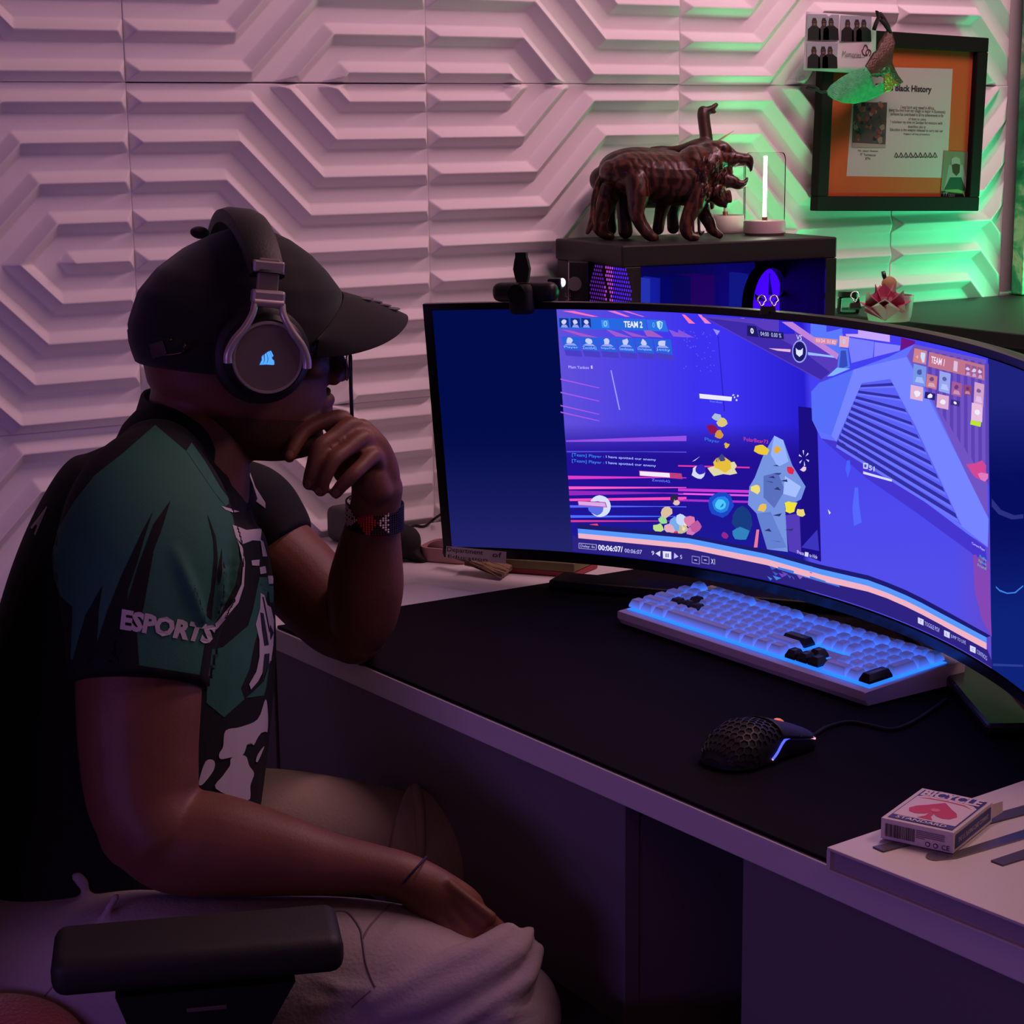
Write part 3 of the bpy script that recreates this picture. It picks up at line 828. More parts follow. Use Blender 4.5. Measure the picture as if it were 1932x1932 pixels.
for (x, y, s) in ((398, 856, 'TOGGLE POV'), (606, 958, 'JUMP TO LIVE'), (812, 1078, 'CONTROLS')):
    w = 118 if s != 'CONTROLS' else 82
    sp(fC(x, y, x+46, y+20, x+44, y+66, x, y+46), (214, 216, 246), 10)
    stx({'T': 'T', 'J': 'L', 'C': 'C'}[s[0]], fC(x+16, y+20, x+30, y+26, x+30, y+46, x+16, y+40), (70, 60, 140), 11)
    stx(s, fC(x+54, y+32, x+54+w, y+88, x+54+w, y+124, x+54, y+64), (190, 190, 240), 10)
for i in range(24):
    x, y = random.uniform(500, 760), random.uniform(1490, 1560)
    sp(fB(x, y, x+random.uniform(10, 50), y+14, x+20, y+26), random.choice([(110, 70, 190), (150, 90, 180), (60, 90, 200), (70, 130, 220)]), 9)
sp(fB(560, 1505, 690, 1542, 905, 1612, 910, 1622, 700, 1562, 560, 1520), (70, 120, 214), 9)
# dim picture on the right bar
sp(fC(1010, 612, 1040, 640, 1100, 664, 1100, 674, 1040, 654, 1008, 622), (60, 130, 220), 3)
sp(fC(1100, 664, 1160, 658, 1226, 604, 1226, 616, 1165, 668, 1100, 674), (60, 130, 220), 3)
sp(fC(985, 1225, 1226, 1235, 1226, 1252, 985, 1244), (44, 60, 150), 3)
sp([(1872, 940), (1890, 962), (1915, 972), (1932, 970), (1932, 978), (1910, 980), (1885, 970), (1872, 955)], (44, 48, 128), 2)
SC.build('screen_image', scr_mat, monitor)
# ------------------------------------------------------------------ person
skin = mat('dark_brown_skin', (0.165, 0.062, 0.038), 0.5, noise=0.25, nscale=25, bump=0.08, bscale=350, spec=0.4)
person = thing('person', 'man in green and black jersey and black cap sitting with chin on hand', 'person', (-0.75, -0.80, 0.0))

# head frame
HD = 2.13
H0 = P(470, 668, HD)
hy, hp, hr = math.radians(-10), math.radians(-7), math.radians(0)
HF = Vector((math.cos(hy)*math.cos(hp), math.sin(hy)*math.cos(hp), math.sin(hp)))
HL = Vector((-math.sin(hy), math.cos(hy), 0))
HU = HF.cross(HL).normalized()
def H(f, l, u): return H0 + HF*f + HL*l + HU*u

hf = [(-.118, .050), (-.110, .080), (-.095, .093), (-.08, .089), (-.07, .086), (-.06, .089), (-.05, .090), (-.04, .091), (-.03, .091), (-.015, .091), (0, .091), (.02, .090), (.035, .091), (.05, .098), (.065, .099), (.085, .092), (.105, .072), (.12, .04), (.126, .012)]
hb = [(-.118, -.005), (-.11, -.03), (-.095, -.05), (-.08, -.072), (-.06, -.098), (-.04, -.112), (-.02, -.118), (0, -.122), (.03, -.124), (.06, -.118), (.085, -.1), (.105, -.07), (.12, -.03), (.126, -.008)]
hw = [(-.118, .026), (-.11, .040), (-.095, .052), (-.08, .058), (-.06, .064), (-.04, .067), (-.02, .069), (0, .072), (.03, .076), (.06, .076), (.085, .066), (.105, .048), (.12, .024), (.126, .008)]
def ip(t, x): return float(np.interp(x, [a for a, b in t], [b for a, b in t]))
def head_ring(u, n=64, off=0.0):
    f, bk, w = ip(hf, u)+off, ip(hb, u)-off, ip(hw, u)+off
    c = (f+bk)/2-0.008; out = []
    for j in range(n):
        a = 2*math.pi*j/n; ca, sa = math.cos(a), math.sin(a)
        rf = (f-c) if ca > 0 else (c-bk)
        e = 2.35 if ca > 0 else 2.1
        k = (abs(ca)**e+abs(sa)**e)**(-1/e)
        out.append((c+rf*ca*k, w*sa*k))
    return out
bm_ = MB()
us = np.linspace(-.118, .126, 60)
bm_.grid([[H(f, l, u) for f, l in head_ring(u)] for u in us], closed=True)
bm_.f.append(tuple(reversed(range(64)))); bm_.f.append(tuple(range(59*64, 60*64))); bm_.m += [0, 0]; bm_.c += [None, None]
def hl(pts, seg=14):       # loft in head coordinates (f,l,u,r)
    A = cr(pts, 5); limb3(bm_, [H(*a[:3]) for a in A], [a[3] for a in A], [a[3] for a in A], seg)
hl([(.090, 0, .038, .007), (.097, 0, .020, .0075), (.104, 0, .002, .009), (.108, 0, -.013, .0125)])      # nose bridge to tip
bm_.sphere((0, 0, 0), 0.0095, M=Matrix.Translation(H(.098, .012, -.019))); bm_.sphere((0, 0, 0), 0.0095, M=Matrix.Translation(H(.098, -.012, -.019)))
hl([(.082, .027, -.050, .006), (.093, .014, -.046, .0075), (.0965, 0, -.045, .008), (.093, -.014, -.046, .0075), (.082, -.027, -.050, .006)])
hl([(.080, .025, -.055, .006), (.091, .013, -.059, .0085), (.0945, 0, -.060, .0095), (.091, -.013, -.059, .0085), (.080, -.025, -.055, .006)])
hl([(.078, .045, .045, .008), (.093, .024, .050, .008), (.094, 0, .046, .008), (.093, -.024, .050, .008), (.078, -.045, .045, .008)])   # brow
hl([(.056, .056, -.002, .014), (.072, .036, -.006, .013)]); hl([(.056, -.056, -.002, .014), (.072, -.036, -.006, .013)])              # cheekbones
for s in (1, -1):      # ears under the ear cups
    hl([(-.012, s*.072, -.026, .007), (-.016, s*.078, .0, .010), (-.012, s*.078, .025, .009)])
# neck and a hidden trunk that ties head and arms together
limb(bm_, [(395, 690, 2.13, 98, .064), (375, 800, 2.13, 98, .064), (372, 880, 2.13, 100, .066), (350, 960, 2.13, 120, .08), (300, 1060, 2.13, 150, .11), (270, 1200, 2.13, 150, .11)], seg=28)
# right arm
RA = [(290, 965, 1.96, 96, .055), (265, 1120, 1.92, 112, .062), (262, 1290, 1.90, 118, .060), (262, 1420, 1.89, 112, .056), (272, 1510, 1.885, 106, .053), (300, 1568, 1.88, 96, .050)]
limb(bm_, RA, seg=28)
RF = [(268, 1562, 1.885, 84, .046), (330, 1585, 1.885, 100, .050), (420, 1596, 1.885, 96, .048), (520, 1612, 1.885, 79, .041), (620, 1630, 1.885, 60, .033), (700, 1640, 1.885, 48, .029), (756, 1652, 1.885, 45, .027), (800, 1676, 1.885, 50, .024), (850, 1714, 1.886, 57, .018), (872, 1732, 1.888, 55, .014)]
limb(bm_, RF, seg=28)
def finger(pts): limb(bm_, [(p[0], p[1], p[2], p[3]*1.10) for p in pts], seg=14, n=5)
# right hand fingers, curling down under the folded cloth
for (x0, y0, x1, y1, x2, y2, r, d) in ((846, 1782, 880, 1822, 905, 1868, 15.5, 1.878), (872, 1770, 915, 1812, 945, 1862, 16.5, 1.873), (900, 1754, 945, 1796, 975, 1848, 16.5, 1.877), (922, 1736, 962, 1775, 990, 1826, 15.5, 1.884)):
    finger([(x0-24, y0-24, d+.004, r-2), (x0, y0, d-.001, r), (x1, y1, d+.004, r-1), (x2, y2, d+.016, r-3)])
for (x0, y0, x1, y1) in ((800, 1700, 858, 1772), (822, 1690, 884, 1760), (838, 1678, 908, 1744), (848, 1668, 926, 1730)): finger([(x0, y0, 1.872, 9), ((x0+x1)/2, (y0+y1)/2, 1.8715, 9), (x1, y1, 1.871, 11)])
finger([(800, 1690, 1.90, 16), (842, 1722, 1.915, 17), (890, 1752, 1.925, 15), (925, 1785, 1.93, 13)])   # thumb along the far side
# left arm: shoulder to elbow on the desk, forearm up, hand under the chin
limb(bm_, [(400, 985, 2.33, 80, .06), (480, 1015, 2.325, 82, .058), (560, 1085, 2.315, 82, .054), (630, 1160, 2.295, 76, .048), (668, 1190, 2.27, 64, .042)], seg=28)
limb(bm_, [(672, 1198, 2.262, 54, .036), (684, 1162, 2.25, 66, .042), (690, 1105, 2.232, 72, .044), (696, 1050, 2.214, 64, .040), (702, 1000, 2.196, 54, .034), (708, 955, 2.18, 48, .027), (712, 918, 2.168, 49, .024)], seg=28)
limb(bm_, [(716, 930, 2.17, 40, .021), (708, 890, 2.158, 46, .019), (690, 850, 2.145, 46, .017), (672, 815, 2.14, 34, .014)], seg=24)
limb(bm_, [(712, 926, 2.150, 30, .016), (700, 900, 2.146, 33, .017)], seg=20)        # heel of the hand
FI = [[(664, 806, 2.146, 14.5), (641, 789, 2.140, 15.5), (608, 797, 2.128, 13.5), (575, 814, 2.116, 13.5), (554, 845, 2.104, 12.5), (546, 862, 2.100, 11)],
      [(684, 826, 2.140, 15), (663, 803, 2.128, 17), (628, 826, 2.108, 14.5), (603, 845, 2.096, 15), (590, 885, 2.092, 13.5), (583, 912, 2.094, 12.5)],
      [(700, 850, 2.138, 15), (684, 828, 2.124, 17), (652, 850, 2.102, 14), (628, 870, 2.090, 14.5), (612, 904, 2.088, 12.5), (605, 926, 2.092, 11.5)],
      [(714, 880, 2.142, 14), (704, 860, 2.126, 16), (682, 880, 2.106, 13.5), (664, 897, 2.096, 13.5), (644, 917, 2.095, 12), (634, 930, 2.098, 11)]]
for f in FI: finger(f)
limb(bm_, [(704, 884, 2.163, 38, .016), (668, 884, 2.163, 32, .013), (644, 892, 2.158, 24, .010)], seg=18)
limb(bm_, [(690, 850, 2.160, 34, .014), (650, 850, 2.158, 30, .011), (622, 868, 2.150, 20, .009)], seg=18)
finger([(690, 872, 2.16, 16), (660, 842, 2.18, 16), (628, 806, 2.19, 15), (606, 784, 2.185, 12.5)])        # thumb on the far side of the chin
body_me = remeshed(bm_, 0.0027, smooth=5)
body = bm_.build('body', skin, person, smooth=True, me=body_me)

# nails on the left hand
nail = mat('finger_nail', (0.26, 0.13, 0.10), 0.35)
BB = bvh_of(body)
for (cx, cy, a, rx, ry) in ((546, 858, 1.95, 9, 7.5), (579, 914, 1.75, 10, 8), (601, 928, 1.8, 8, 6.5), (634, 930, 2.2, 8, 7)):
    b = MB(); pts = [(cx+rx*math.cos(t)*math.cos(a)-ry*math.sin(t)*math.sin(a), cy+rx*math.cos(t)*math.sin(a)+ry*math.sin(t)*math.cos(a)) for t in np.linspace(0, 2*math.pi, 14, endpoint=False)]
    drape_poly(b, BB, pts, 0.0005, step=5); b.build('finger_nail', nail, person, smooth=True)

# beard: close stubble shell on jaw and lip
bd = mat('dark_brown_stubble', (0.085, 0.034, 0.022), 0.85, bump=0.4, bscale=900)
b = MB(); rows = []
for u in np.linspace(-.116, -.066, 14):
    R_ = head_ring(u, 64, 0.0022); rows.append([H(f, l, u) for f, l in [R_[(j-22) % 64] for j in range(45)]])
b.grid(rows); b.build('beard', bd, person, smooth=True)
b = MB(); A = cr([(.083, .026, -.046, .0022), (.093, .012, -.0365, .0028), (.095, 0, -.0345, .0028), (.093, -.012, -.0365, .0028), (.083, -.026, -.046, .0022)], 5)
b.tube([H(*a[:3]) for a in A], [a[3] for a in A]); b.build('moustache', bd, person, smooth=True)
# eyes
eye = mat('eye_white', (0.5, 0.45, 0.42), 0.2); iris = mat('dark_iris', (0.015, 0.008, 0.005), 0.15)
for s in (1, -1):
    b = MB(); b.sphere((0, 0, 0), 0.0125, M=Matrix.Translation(H(.0785, s*.033, .022))); e_ = b.build('eye', eye, person, smooth=True)
    b = MB(); b.sphere((0, 0, 0), 0.006, M=Matrix.Translation(H(.0865, s*.032, .021))); b.build('iris', iris, e_, smooth=True)

# ------------------------------------------------------------------ cap
capm = mat('black_cap_cloth', (0.0085, 0.0075, 0.007), 0.9, noise=0.15, nscale=200, bump=0.12, bscale=1200, sheen=0.15)
CF = [(-.03, .100), (.03, .104), (.08, .099), (.10, .081), (.118, .060), (.132, .036), (.139, .016), (.142, -.01)]
CBK = [(-.03, -.120), (0, -.134), (.024, -.138), (.06, -.129), (.087, -.110), (.112, -.082), (.130, -.052), (.139, -.032), (.142, -.018)]
CWT = [(-.03, .086), (0, .088), (.05, .090), (.08, .083), (.105, .067), (.125, .043), (.137, .018), (.142, .003)]
def cap_rim(a):
    ca = math.cos(a)
    if ca > 0.45: return 0.014 + 0.060*((ca-0.45)/0.55)**1.3
    return -0.004 + 0.018*max(0, (ca+0.2)/0.65) + (0.018*((-ca-0.72)/0.28) if ca < -0.72 else 0)
def cap_pt(a, u, off=0.0):
    ca, sa = math.cos(a), math.sin(a)
    f, bk, w = ip(CF, u), ip(CBK, u), ip(CWT, u)
    c = -0.014
    rf = (f-c) if ca > 0 else (c-bk)
    k = (abs(ca)**2.15+abs(sa)**2.15)**(-1/2.15)*(1-0.008*abs(math.cos(3*a))**16)
    return H(c+(rf+off)*ca*k, (w+off)*sa*k, u)
b = MB(); rows = []; NC = 96
for i in range(34):
    t = (i/33.0)**0.75
    rows.append([cap_pt(2*math.pi*j/NC, cap_rim(2*math.pi*j/NC)+(0.142-cap_rim(2*math.pi*j/NC))*t) for j in range(NC)])
b.grid(rows, closed=True); b.f.append(tuple(33*NC+j for j in range(NC))); b.m.append(0); b.c.append(None)
cap = b.build('cap', capm, person, smooth=40)
md = cap.modifiers.new('s', 'SOLIDIFY'); md.thickness = 0.0025; md.offset = -1
b = MB(); b.sphere((0, 0, 0), (0.011, 0.011, 0.007), M=frame(P(377, 439, 2.12), HF, z=HU)); b.build('cap_button', capm, cap, smooth=True)
rows = []
for i in range(18):
    t = i/17.0; row = []
    for j in range(41):
        s = -1+2*j/40.0; q = abs(s)
        reach = 0.080*max(0, 1-q**4)**0.55
        row.append(H(.101-.047*s*s+reach*t, .083*s*(1-.05*t), .077-.049*q**1.8-.012*t-.008*t*t))
    rows.append(row)
b = MB(); b.grid(rows); vis = b.build('visor', capm, cap, smooth=True)
md = vis.modifiers.new('s', 'SOLIDIFY'); md.thickness = 0.005; md.offset = 0
md = vis.modifiers.new('b', 'BEVEL'); md.width = 0.0012; md.segments = 2
b = MB(); b.tube([cap_pt(a, cap_rim(a)+.001, .001) for a in np.linspace(-1.0, 1.0, 30)], .0011, seg=6); b.build('visor_seam', capm, cap, smooth=True)
emb = mat('grey_embroidery', (0.20, 0.19, 0.22), 0.6, bump=0.6, bscale=1500)
VB_ = bvh_of(vis)
b = MB()
for k in range(9):      # embroidered badge on top of the visor
    b.sphere((0, 0, 0), (0.008, 0.006, 0.0018), M=frame(Vector(rows[6+k][17+(k*3) % 7])+HU*0.003, HF, z=HU), seg=8, rings=5)
b.build('badge', emb, cap)
# strap at the back
rows = []
for j in range(31):
    a = math.radians(104+152*j/30.0)
    rows.append([cap_pt(a, u, .001) for u in (.016, .004, -.008, -.018)])
b = MB(); b.grid(rows); st = b.build('strap', capm, cap, smooth=True); md = st.modifiers.new('s', 'SOLIDIFY'); md.thickness = 0.002
SBV = bvh_of(st)
b = MB(); drape_poly(b, SBV, [(284, 650), (309, 642), (317, 668), (290, 676)], 0.0025); b.build('leather_tab', mat('brown_leather', (0.06, 0.025, 0.02), 0.5), cap)
b = MB(); b.tube(cr([P(*p) for p in [(x, y, (SBV.ray_cast(CAM, ray(x, y).normalized())[3] or (P(x, y, 2.06)-CAM).length)*ray(x, y).normalized().dot(FWD)-.003) for x, y in ((312, 670), (346, 664), (347, 648), (338, 632), (328, 631), (322, 642))]], 6).tolist(), 0.0018); b.build('buckle', mat('dim_brass', (0.10, 0.06, 0.04), 0.35, metal=0.8), cap, smooth=True)

# ------------------------------------------------------------------ headphones
hpn = thing('headphones', 'black over-ear headphones with grey metal yoke and glowing blue sail emblem', 'headphones', H(0, 0, 0.15))
gun = mat('gunmetal', (0.55, 0.47, 0.46), 0.36, metal=0.6); pad = mat('black_leatherette', (0.012, 0.011, 0.011), 0.55, bump=0.1, bscale=400)
alu = mat('brushed_dark_aluminium', (0.24, 0.20, 0.18), 0.42, metal=0.5)
rows = []
def band(a, r, w, fo=0.0): return None
BF, BU = 0.012, 0.0      # cup centre in head coordinates
for i in range(41):
    t = -1+2*i/40.0; a = t*math.radians(66)
    l = 0.106*math.sin(a)/math.sin(math.radians(66)); u = 0.094+0.057*(math.cos(a)-math.cos(math.radians(66)))/(1-math.cos(math.radians(66)))
    f = -0.014-0.010*math.cos(a*1.3)
    nrm = Vector((0, math.sin(a), math.cos(a)))
    w = 0.0175+0.005*math.cos(a); th = 0.011
    row = []
    for (x, z) in ((-w, 0), (-w*0.9, th*0.7), (-w*0.5, th), (w*0.5, th), (w*0.9, th*0.7), (w, 0), (w*0.9, -th*0.6), (-w*0.9, -th*0.6)):
        row.append(H(f+x, l+nrm.y*z, u+nrm.z*z))
    rows.append(row)
b = MB(); b.grid(rows, closed=True); n = 8
b.f += [tuple(range(n)), tuple(len(b.v)-n+i for i in reversed(range(n)))]; b.m += [0, 0]; b.c += [None, None]
b.build('headband', pad, hpn, smooth=35)
for s in (-1, 1):
    Mc = frame(H(-0.010, s*0.118, 0.008), HF, z=(HL*s))      # local z outwards
    b = MB()
    b.box((0, 0, 0), (0.034, 0.013, 0.013), M=frame(H(-0.015, s*0.108, 0.104), HF, y=HL), bevel=0.002); b.build('slider_collar', gun, hpn)
    b = MB(); b.box((0, 0, 0), (0.024, 0.006, 0.05), M=frame(H(-0.0145, s*0.110, 0.088), HF, y=HL), bevel=0.002); b.build('slider', alu, hpn)
    b = MB(); b.box((0, 0, 0), (0.036, 0.014, 0.015), M=frame(H(-0.014, s*0.114, 0.072), HF, y=HL), bevel=0.003); b.build('yoke_block', gun, hpn)
    b = MB()
    for q in (-1, 1):
        pts = cr([(-.014+q*0.015, s*0.119, 0.066), (-.014+q*0.017, s*0.122, 0.054), (-.013+q*0.026, s*0.124, 0.038), (-.012+q*0.037, s*0.124, 0.024), (-.011+q*0.043, s*0.123, 0.010), (-.010+q*0.0435, s*0.122, 0.0)], 6)
        b.tube([H(*p) for p in pts], np.linspace(.0038, .0050, len(pts)).tolist(), seg=8)
    b.tube([H(-.030, s*0.119, 0.066), H(.002, s*0.119, 0.066)], 0.0045, seg=8)
    b.build('yoke', gun, hpn, smooth=50)
    b = MB(); b.lathe([(0.0, -0.048), (0.038, -0.048), (0.050, -0.042), (0.054, -0.030), (0.0525, -0.019), (0.046, -0.014)], M=Mc, seg=48); b.build('ear_pad', pad, hpn, smooth=40)
    b = MB(); b.lathe([(0.0, -0.02), (0.0455, -0.02), (0.0465, -0.008), (0.041, 0.0), (0.0, 0.0)], M=Mc, seg=56); b.build('ear_cup', BLACK, hpn, smooth=35)
    b = MB(); b.lathe([(0.0355, 0.0), (0.0392, 0.0), (0.0384, 0.0045), (0.0362, 0.0045)], M=Mc, seg=64, close=True); b.build('cup_ring', gun, hpn, smooth=35)
    b = MB(); b.lathe([(0.0, 0.0018), (0.036, 0.0018), (0.036, 0.0002), (0.0, 0.0002)], M=Mc, seg=64); b.build('cup_plate', alu, hpn, smooth=35)
    if s == -1:
        b = MB(); g = mat('blue_logo_glow', (0.1, 0.3, 1.0), emit=lin((70, 150, 255)), estr=1.3)
        Ml = frame(Mc @ Vector((0, -0.002, 0.0024)), HF, y=HU)
        Q = lambda *p: [((p[i]-942)/3.45/1667, -(p[i+1]-1025)/3.45/1667) for i in range(0, len(p), 2)]
        for poly in (Q(892, 1062, 905, 1030, 902, 1012, 912, 996, 920, 1030, 914, 1052), Q(914, 1056, 924, 1030, 918, 996, 930, 984, 942, 1024, 936, 1052), Q(938, 1054, 946, 1024, 932, 982, 948, 972, 968, 1012, 962, 1050), Q(950, 972, 958, 970, 976, 1000, 968, 1008), Q(896, 1062, 914, 1054, 964, 1046, 966, 1016, 982, 1030, 986, 1052, 978, 1056, 930, 1056)):
            b.add([Ml @ Vector((x, y, 0)) for x, y in poly], [tuple(range(len(poly)))])
        b.build('sail_emblem', g, hpn)

# ------------------------------------------------------------------ glasses
gl = thing('glasses', 'thin wire-framed glasses worn under the cap', 'glasses', H(.1, 0, .01))
wire = mat('thin_gold_wire', (0.25, 0.16, 0.13), 0.3, metal=0.9)
lens = thin_glass('clear_lens', (0.94, 0.94, 0.96), 0.12)
for s in (1, -1):
    ring_ = [H(.107-0.35*(abs(l)-.033)**1*0.6, s*abs(l), u) for l, u in [(.034+.026*math.cos(a), .004+.023*math.sin(a)) for a in np.linspace(0, 2*math.pi, 28, endpoint=False)]]
    b = MB(); b.tube(ring_, 0.0009, seg=6, closed=True); b.build('rim', wire, gl)
    b = MB(); b.add(ring_, [tuple(range(28))]); b.build('lens', lens, gl)
    b = MB(); b.tube([H(.096, s*.060, .012), H(.05, s*.079, .012), (H(-.01, s*.079, .012))], 0.0009, seg=6); b.build('temple', wire, gl)
b = MB(); b.tube([H(.112, .009, .012), H(.117, 0, .014), H(.112, -.009, .012)], 0.0009, seg=6); b.build('bridge', wire, gl)

# ------------------------------------------------------------------ jersey
jersey_black = mat('black_jersey_cloth', (0.009, 0.009, 0.010), 0.85, noise=0.2, nscale=60, bump=0.10, bscale=500, spec=0.3)
green_c = mat('dark_green_jersey_cloth', (0.028, 0.130, 0.088), 0.8, noise=0.12, nscale=30, bump=0.12, bscale=500, spec=0.3)
print_w = mat('white_jersey_print', (0.52, 0.46, 0.50), 0.6, bump=0.05, bscale=600)
b = MB()
limb(b, [(330, 862, 2.13, 112, .10), (318, 905, 2.13, 158, .155), (300, 960, 2.13, 198, .19), (282, 1060, 2.13, 232, .20), (262, 1200, 2.13, 258, .20), (246, 1350, 2.13, 262, .20), (228, 1500, 2.13, 262, .20), (200, 1640, 2.12, 262, .20), (170, 1740, 2.11, 250, .19)], seg=48, dome=(True, False))
SL = [(300, 905, 2.03, 100, .07), (285, 960, 1.985, 150, .085), (276, 1040, 1.94, 168, .088), (272, 1130, 1.92, 158, .084), (266, 1220, 1.905, 140, .076), (261, 1292, 1.895, 128, .070)]
limb(b, SL, seg=40, dome=(True, False))
limb(b, [(410, 950, 2.30, 90, .07), (470, 965, 2.325, 92, .072), (510, 1000, 2.325, 80, .066), (535, 1030, 2.322, 66, .064)], seg=36, dome=(True, False))
# soft folds
for pts in ([(430, 960, 1.945, 9), (448, 1040, 1.925, 11), (440, 1120, 1.91, 8), (405, 1190, 1.90, 5)], [(400, 1010, 1.905, 8), (420, 1090, 1.89, 10), (412, 1160, 1.89, 6)], [(330, 1040, 1.858, 9), (360, 1110, 1.856, 11), (385, 1170, 1.866, 7)], [(110, 1060, 1.90, 10), (160, 1048, 1.868, 14), (220, 1056, 1.853, 8)], [(60, 1100, 2.0, 10), (80, 1250, 1.99, 12), (110, 1400, 1.98, 8)], [(110, 1560, 1.93, 9), (60, 1600, 1.96, 12), (10, 1610, 1.99, 9)]):
    limb(b, pts, seg=12)
jm = remeshed(b, 0.0042, smooth=6)
jersey = b.build('jersey', jersey_black, person, smooth=True, me=jm)
JB = bvh_of(jersey)
def zl(*p): return [(p[i]/3.45, 740+p[i+1]/3.45) for i in range(0, len(p), 2)]          # zoom of the sleeve
def zc(*p): return [(340+p[i]/4.391, 1080+p[i+1]/4.391) for i in range(0, len(p), 2)]   # zoom of the chest
LAY = 0.0005
def jp(name, polys, m, L, step=5):
    for p in polys:
        mb = MB(); drape_poly(mb, JB, p, LAY*L, step=step)
        if mb.f: mb.build(name, m, jersey, smooth=True)
jp('green_panel', [zl(1010, 215, 1210, 385, 1300, 520, 1420, 690, 1510, 800, 1545, 960, 1560, 1100, 1530, 1260, 1400, 1500, 1330, 1640, 1300, 1840, 905, 1780, 460, 1740, 470, 1560, 475, 1400, 400, 1330, 350, 1200, 340, 1050, 380, 890, 480, 720, 620, 540, 800, 400)], green_c, 1)
jp('green_panel', [zl(1210, 385, 1245, 330, 1330, 450, 1430, 620, 1500, 715, 1465, 745, 1390, 650)], green_c, 1.6)
jp('green_panel', [zc(350, 620, 560, 440, 600, 300, 650, 60, 720, 160, 660, 420, 610, 600, 570, 800, 500, 960, 530, 1050, 360, 1200, 215, 1080, 235, 640), zc(690, 900, 735, 760, 710, 950, 690, 1020, 540, 1040, 600, 990), zc(650, 40, 735, 40, 730, 160, 660, 150), zc(725, 110, 790, 110, 790, 250, 740, 250)], green_c, 1)
for pl in ([1110, 705, 1050, 900, 1000, 1030, 935, 1400, 890, 1560, 905, 1782, 700, 1762, 760, 1560, 820, 1392, 900, 1130, 1000, 860],
           [995, 780, 940, 950, 900, 1090, 835, 1290, 822, 1400, 800, 1780, 560, 1752, 632, 1640, 700, 1425, 790, 1200, 930, 900],
           [668, 1260, 645, 1420, 632, 1640, 600, 1760, 478, 1745, 520, 1590, 560, 1450], [1345, 790, 1400, 940, 1415, 1080, 1410, 1180, 1380, 1400, 1375, 1480, 1335, 1450, 1372, 1280, 1390, 1080, 1385, 960],
           [1440, 1010, 1445, 1180, 1425, 1260, 1415, 1190], [1330, 1640, 1380, 1640, 1350, 1850, 1298, 1842], [455, 1738, 905, 1778, 1300, 1838, 1352, 1850, 1345, 1945, 900, 1890, 455, 1875]):
    jp('black_spike', [zl(*pl)], jersey_black, 2)
mb = MB(); V, F = text_quad('ESPORTS', *[q[0] for q in (zl(797, 1410), zl(1410, 1520), zl(1362, 1640), zl(783, 1545))], bold=0.05); drape(mb, JB, V, F, LAY*3); mb.build('sleeve_lettering', print_w, jersey)
jp('piping', [zl(1540, 960, 1570, 1010, 1588, 1110, 1580, 1260, 1545, 1370, 1400, 1545, 1392, 1505, 1510, 1370, 1565, 1250, 1575, 1120, 1555, 1010)], print_w, 3, 2)
jp('white_print', [zl(1435, 742, 1555, 778, 1510, 785, 1460, 765), zl(1510, 865, 1600, 900, 1700, 890, 1690, 970, 1640, 965, 1575, 990, 1535, 950), zl(1555, 580, 1620, 510, 1660, 620, 1725, 720, 1725, 755, 1650, 700), zl(1690, 960, 1705, 1070, 1735, 1070, 1710, 975), zl(1632, 1095, 1685, 1090, 1682, 1130, 1636, 1128), zl(1685, 1140, 1722, 1132, 1730, 1178, 1690, 1185), zl(1738, 1195, 1770, 1195, 1780, 1245, 1745, 1250)], print_w, 2, 2)
jp('white_print', [zc(660, 170, 690, 190, 715, 270, 745, 290, 770, 400, 765, 600, 745, 740, 735, 660, 690, 675, 690, 800, 640, 900, 580, 970, 565, 925, 625, 820, 650, 700, 650, 560, 620, 430, 655, 300)], print_w, 2)
jp('dark_print', [zc(655, 330, 680, 340, 725, 600, 690, 605, 670, 480), zc(672, 200, 682, 205, 735, 480, 730, 500), zc(735, 430, 765, 500, 740, 560), zc(690, 675, 730, 670, 725, 760, 670, 870)], mat('navy_print', (0.012, 0.012, 0.03), 0.8), 3)
def sm(p): return [tuple(q) for q in cr([p[-1]]+p+[p[0], p[1]], 4)[4:-5]]
jp('white_print', [sm(q) for q in [zc(370, 1310, 490, 1280, 635, 1215, 700, 1050, 720, 1180, 715, 1320, 690, 1305, 640, 1360, 600, 1430, 570, 1370, 555, 1400, 510, 1515, 420, 1530, 330, 1545, 318, 1500, 350, 1440), zc(415, 1540, 480, 1515, 540, 1525, 565, 1600, 605, 1665, 575, 1760, 550, 1890, 290, 1790, 350, 1680, 405, 1600), zc(205, 1565, 275, 1560, 270, 1640, 180, 1755, 150, 1735), zc(690, 1440, 640, 1560, 620, 1560, 640, 1500)]], print_w, 2)
mb = MB(); V, F = text_quad('A', *[q[0] for q in (zl(290, 740), zl(330, 755), zl(235, 935), zl(205, 880))], bold=0.05); drape(mb, JB, V, F, LAY*2); V, F = text_quad('P', *[q[0] for q in (zl(262, 790), zl(290, 740), zl(205, 880), zl(190, 900))], bold=0.05); drape(mb, JB, V, F, LAY*2); mb.build('back_lettering', print_w, jersey)
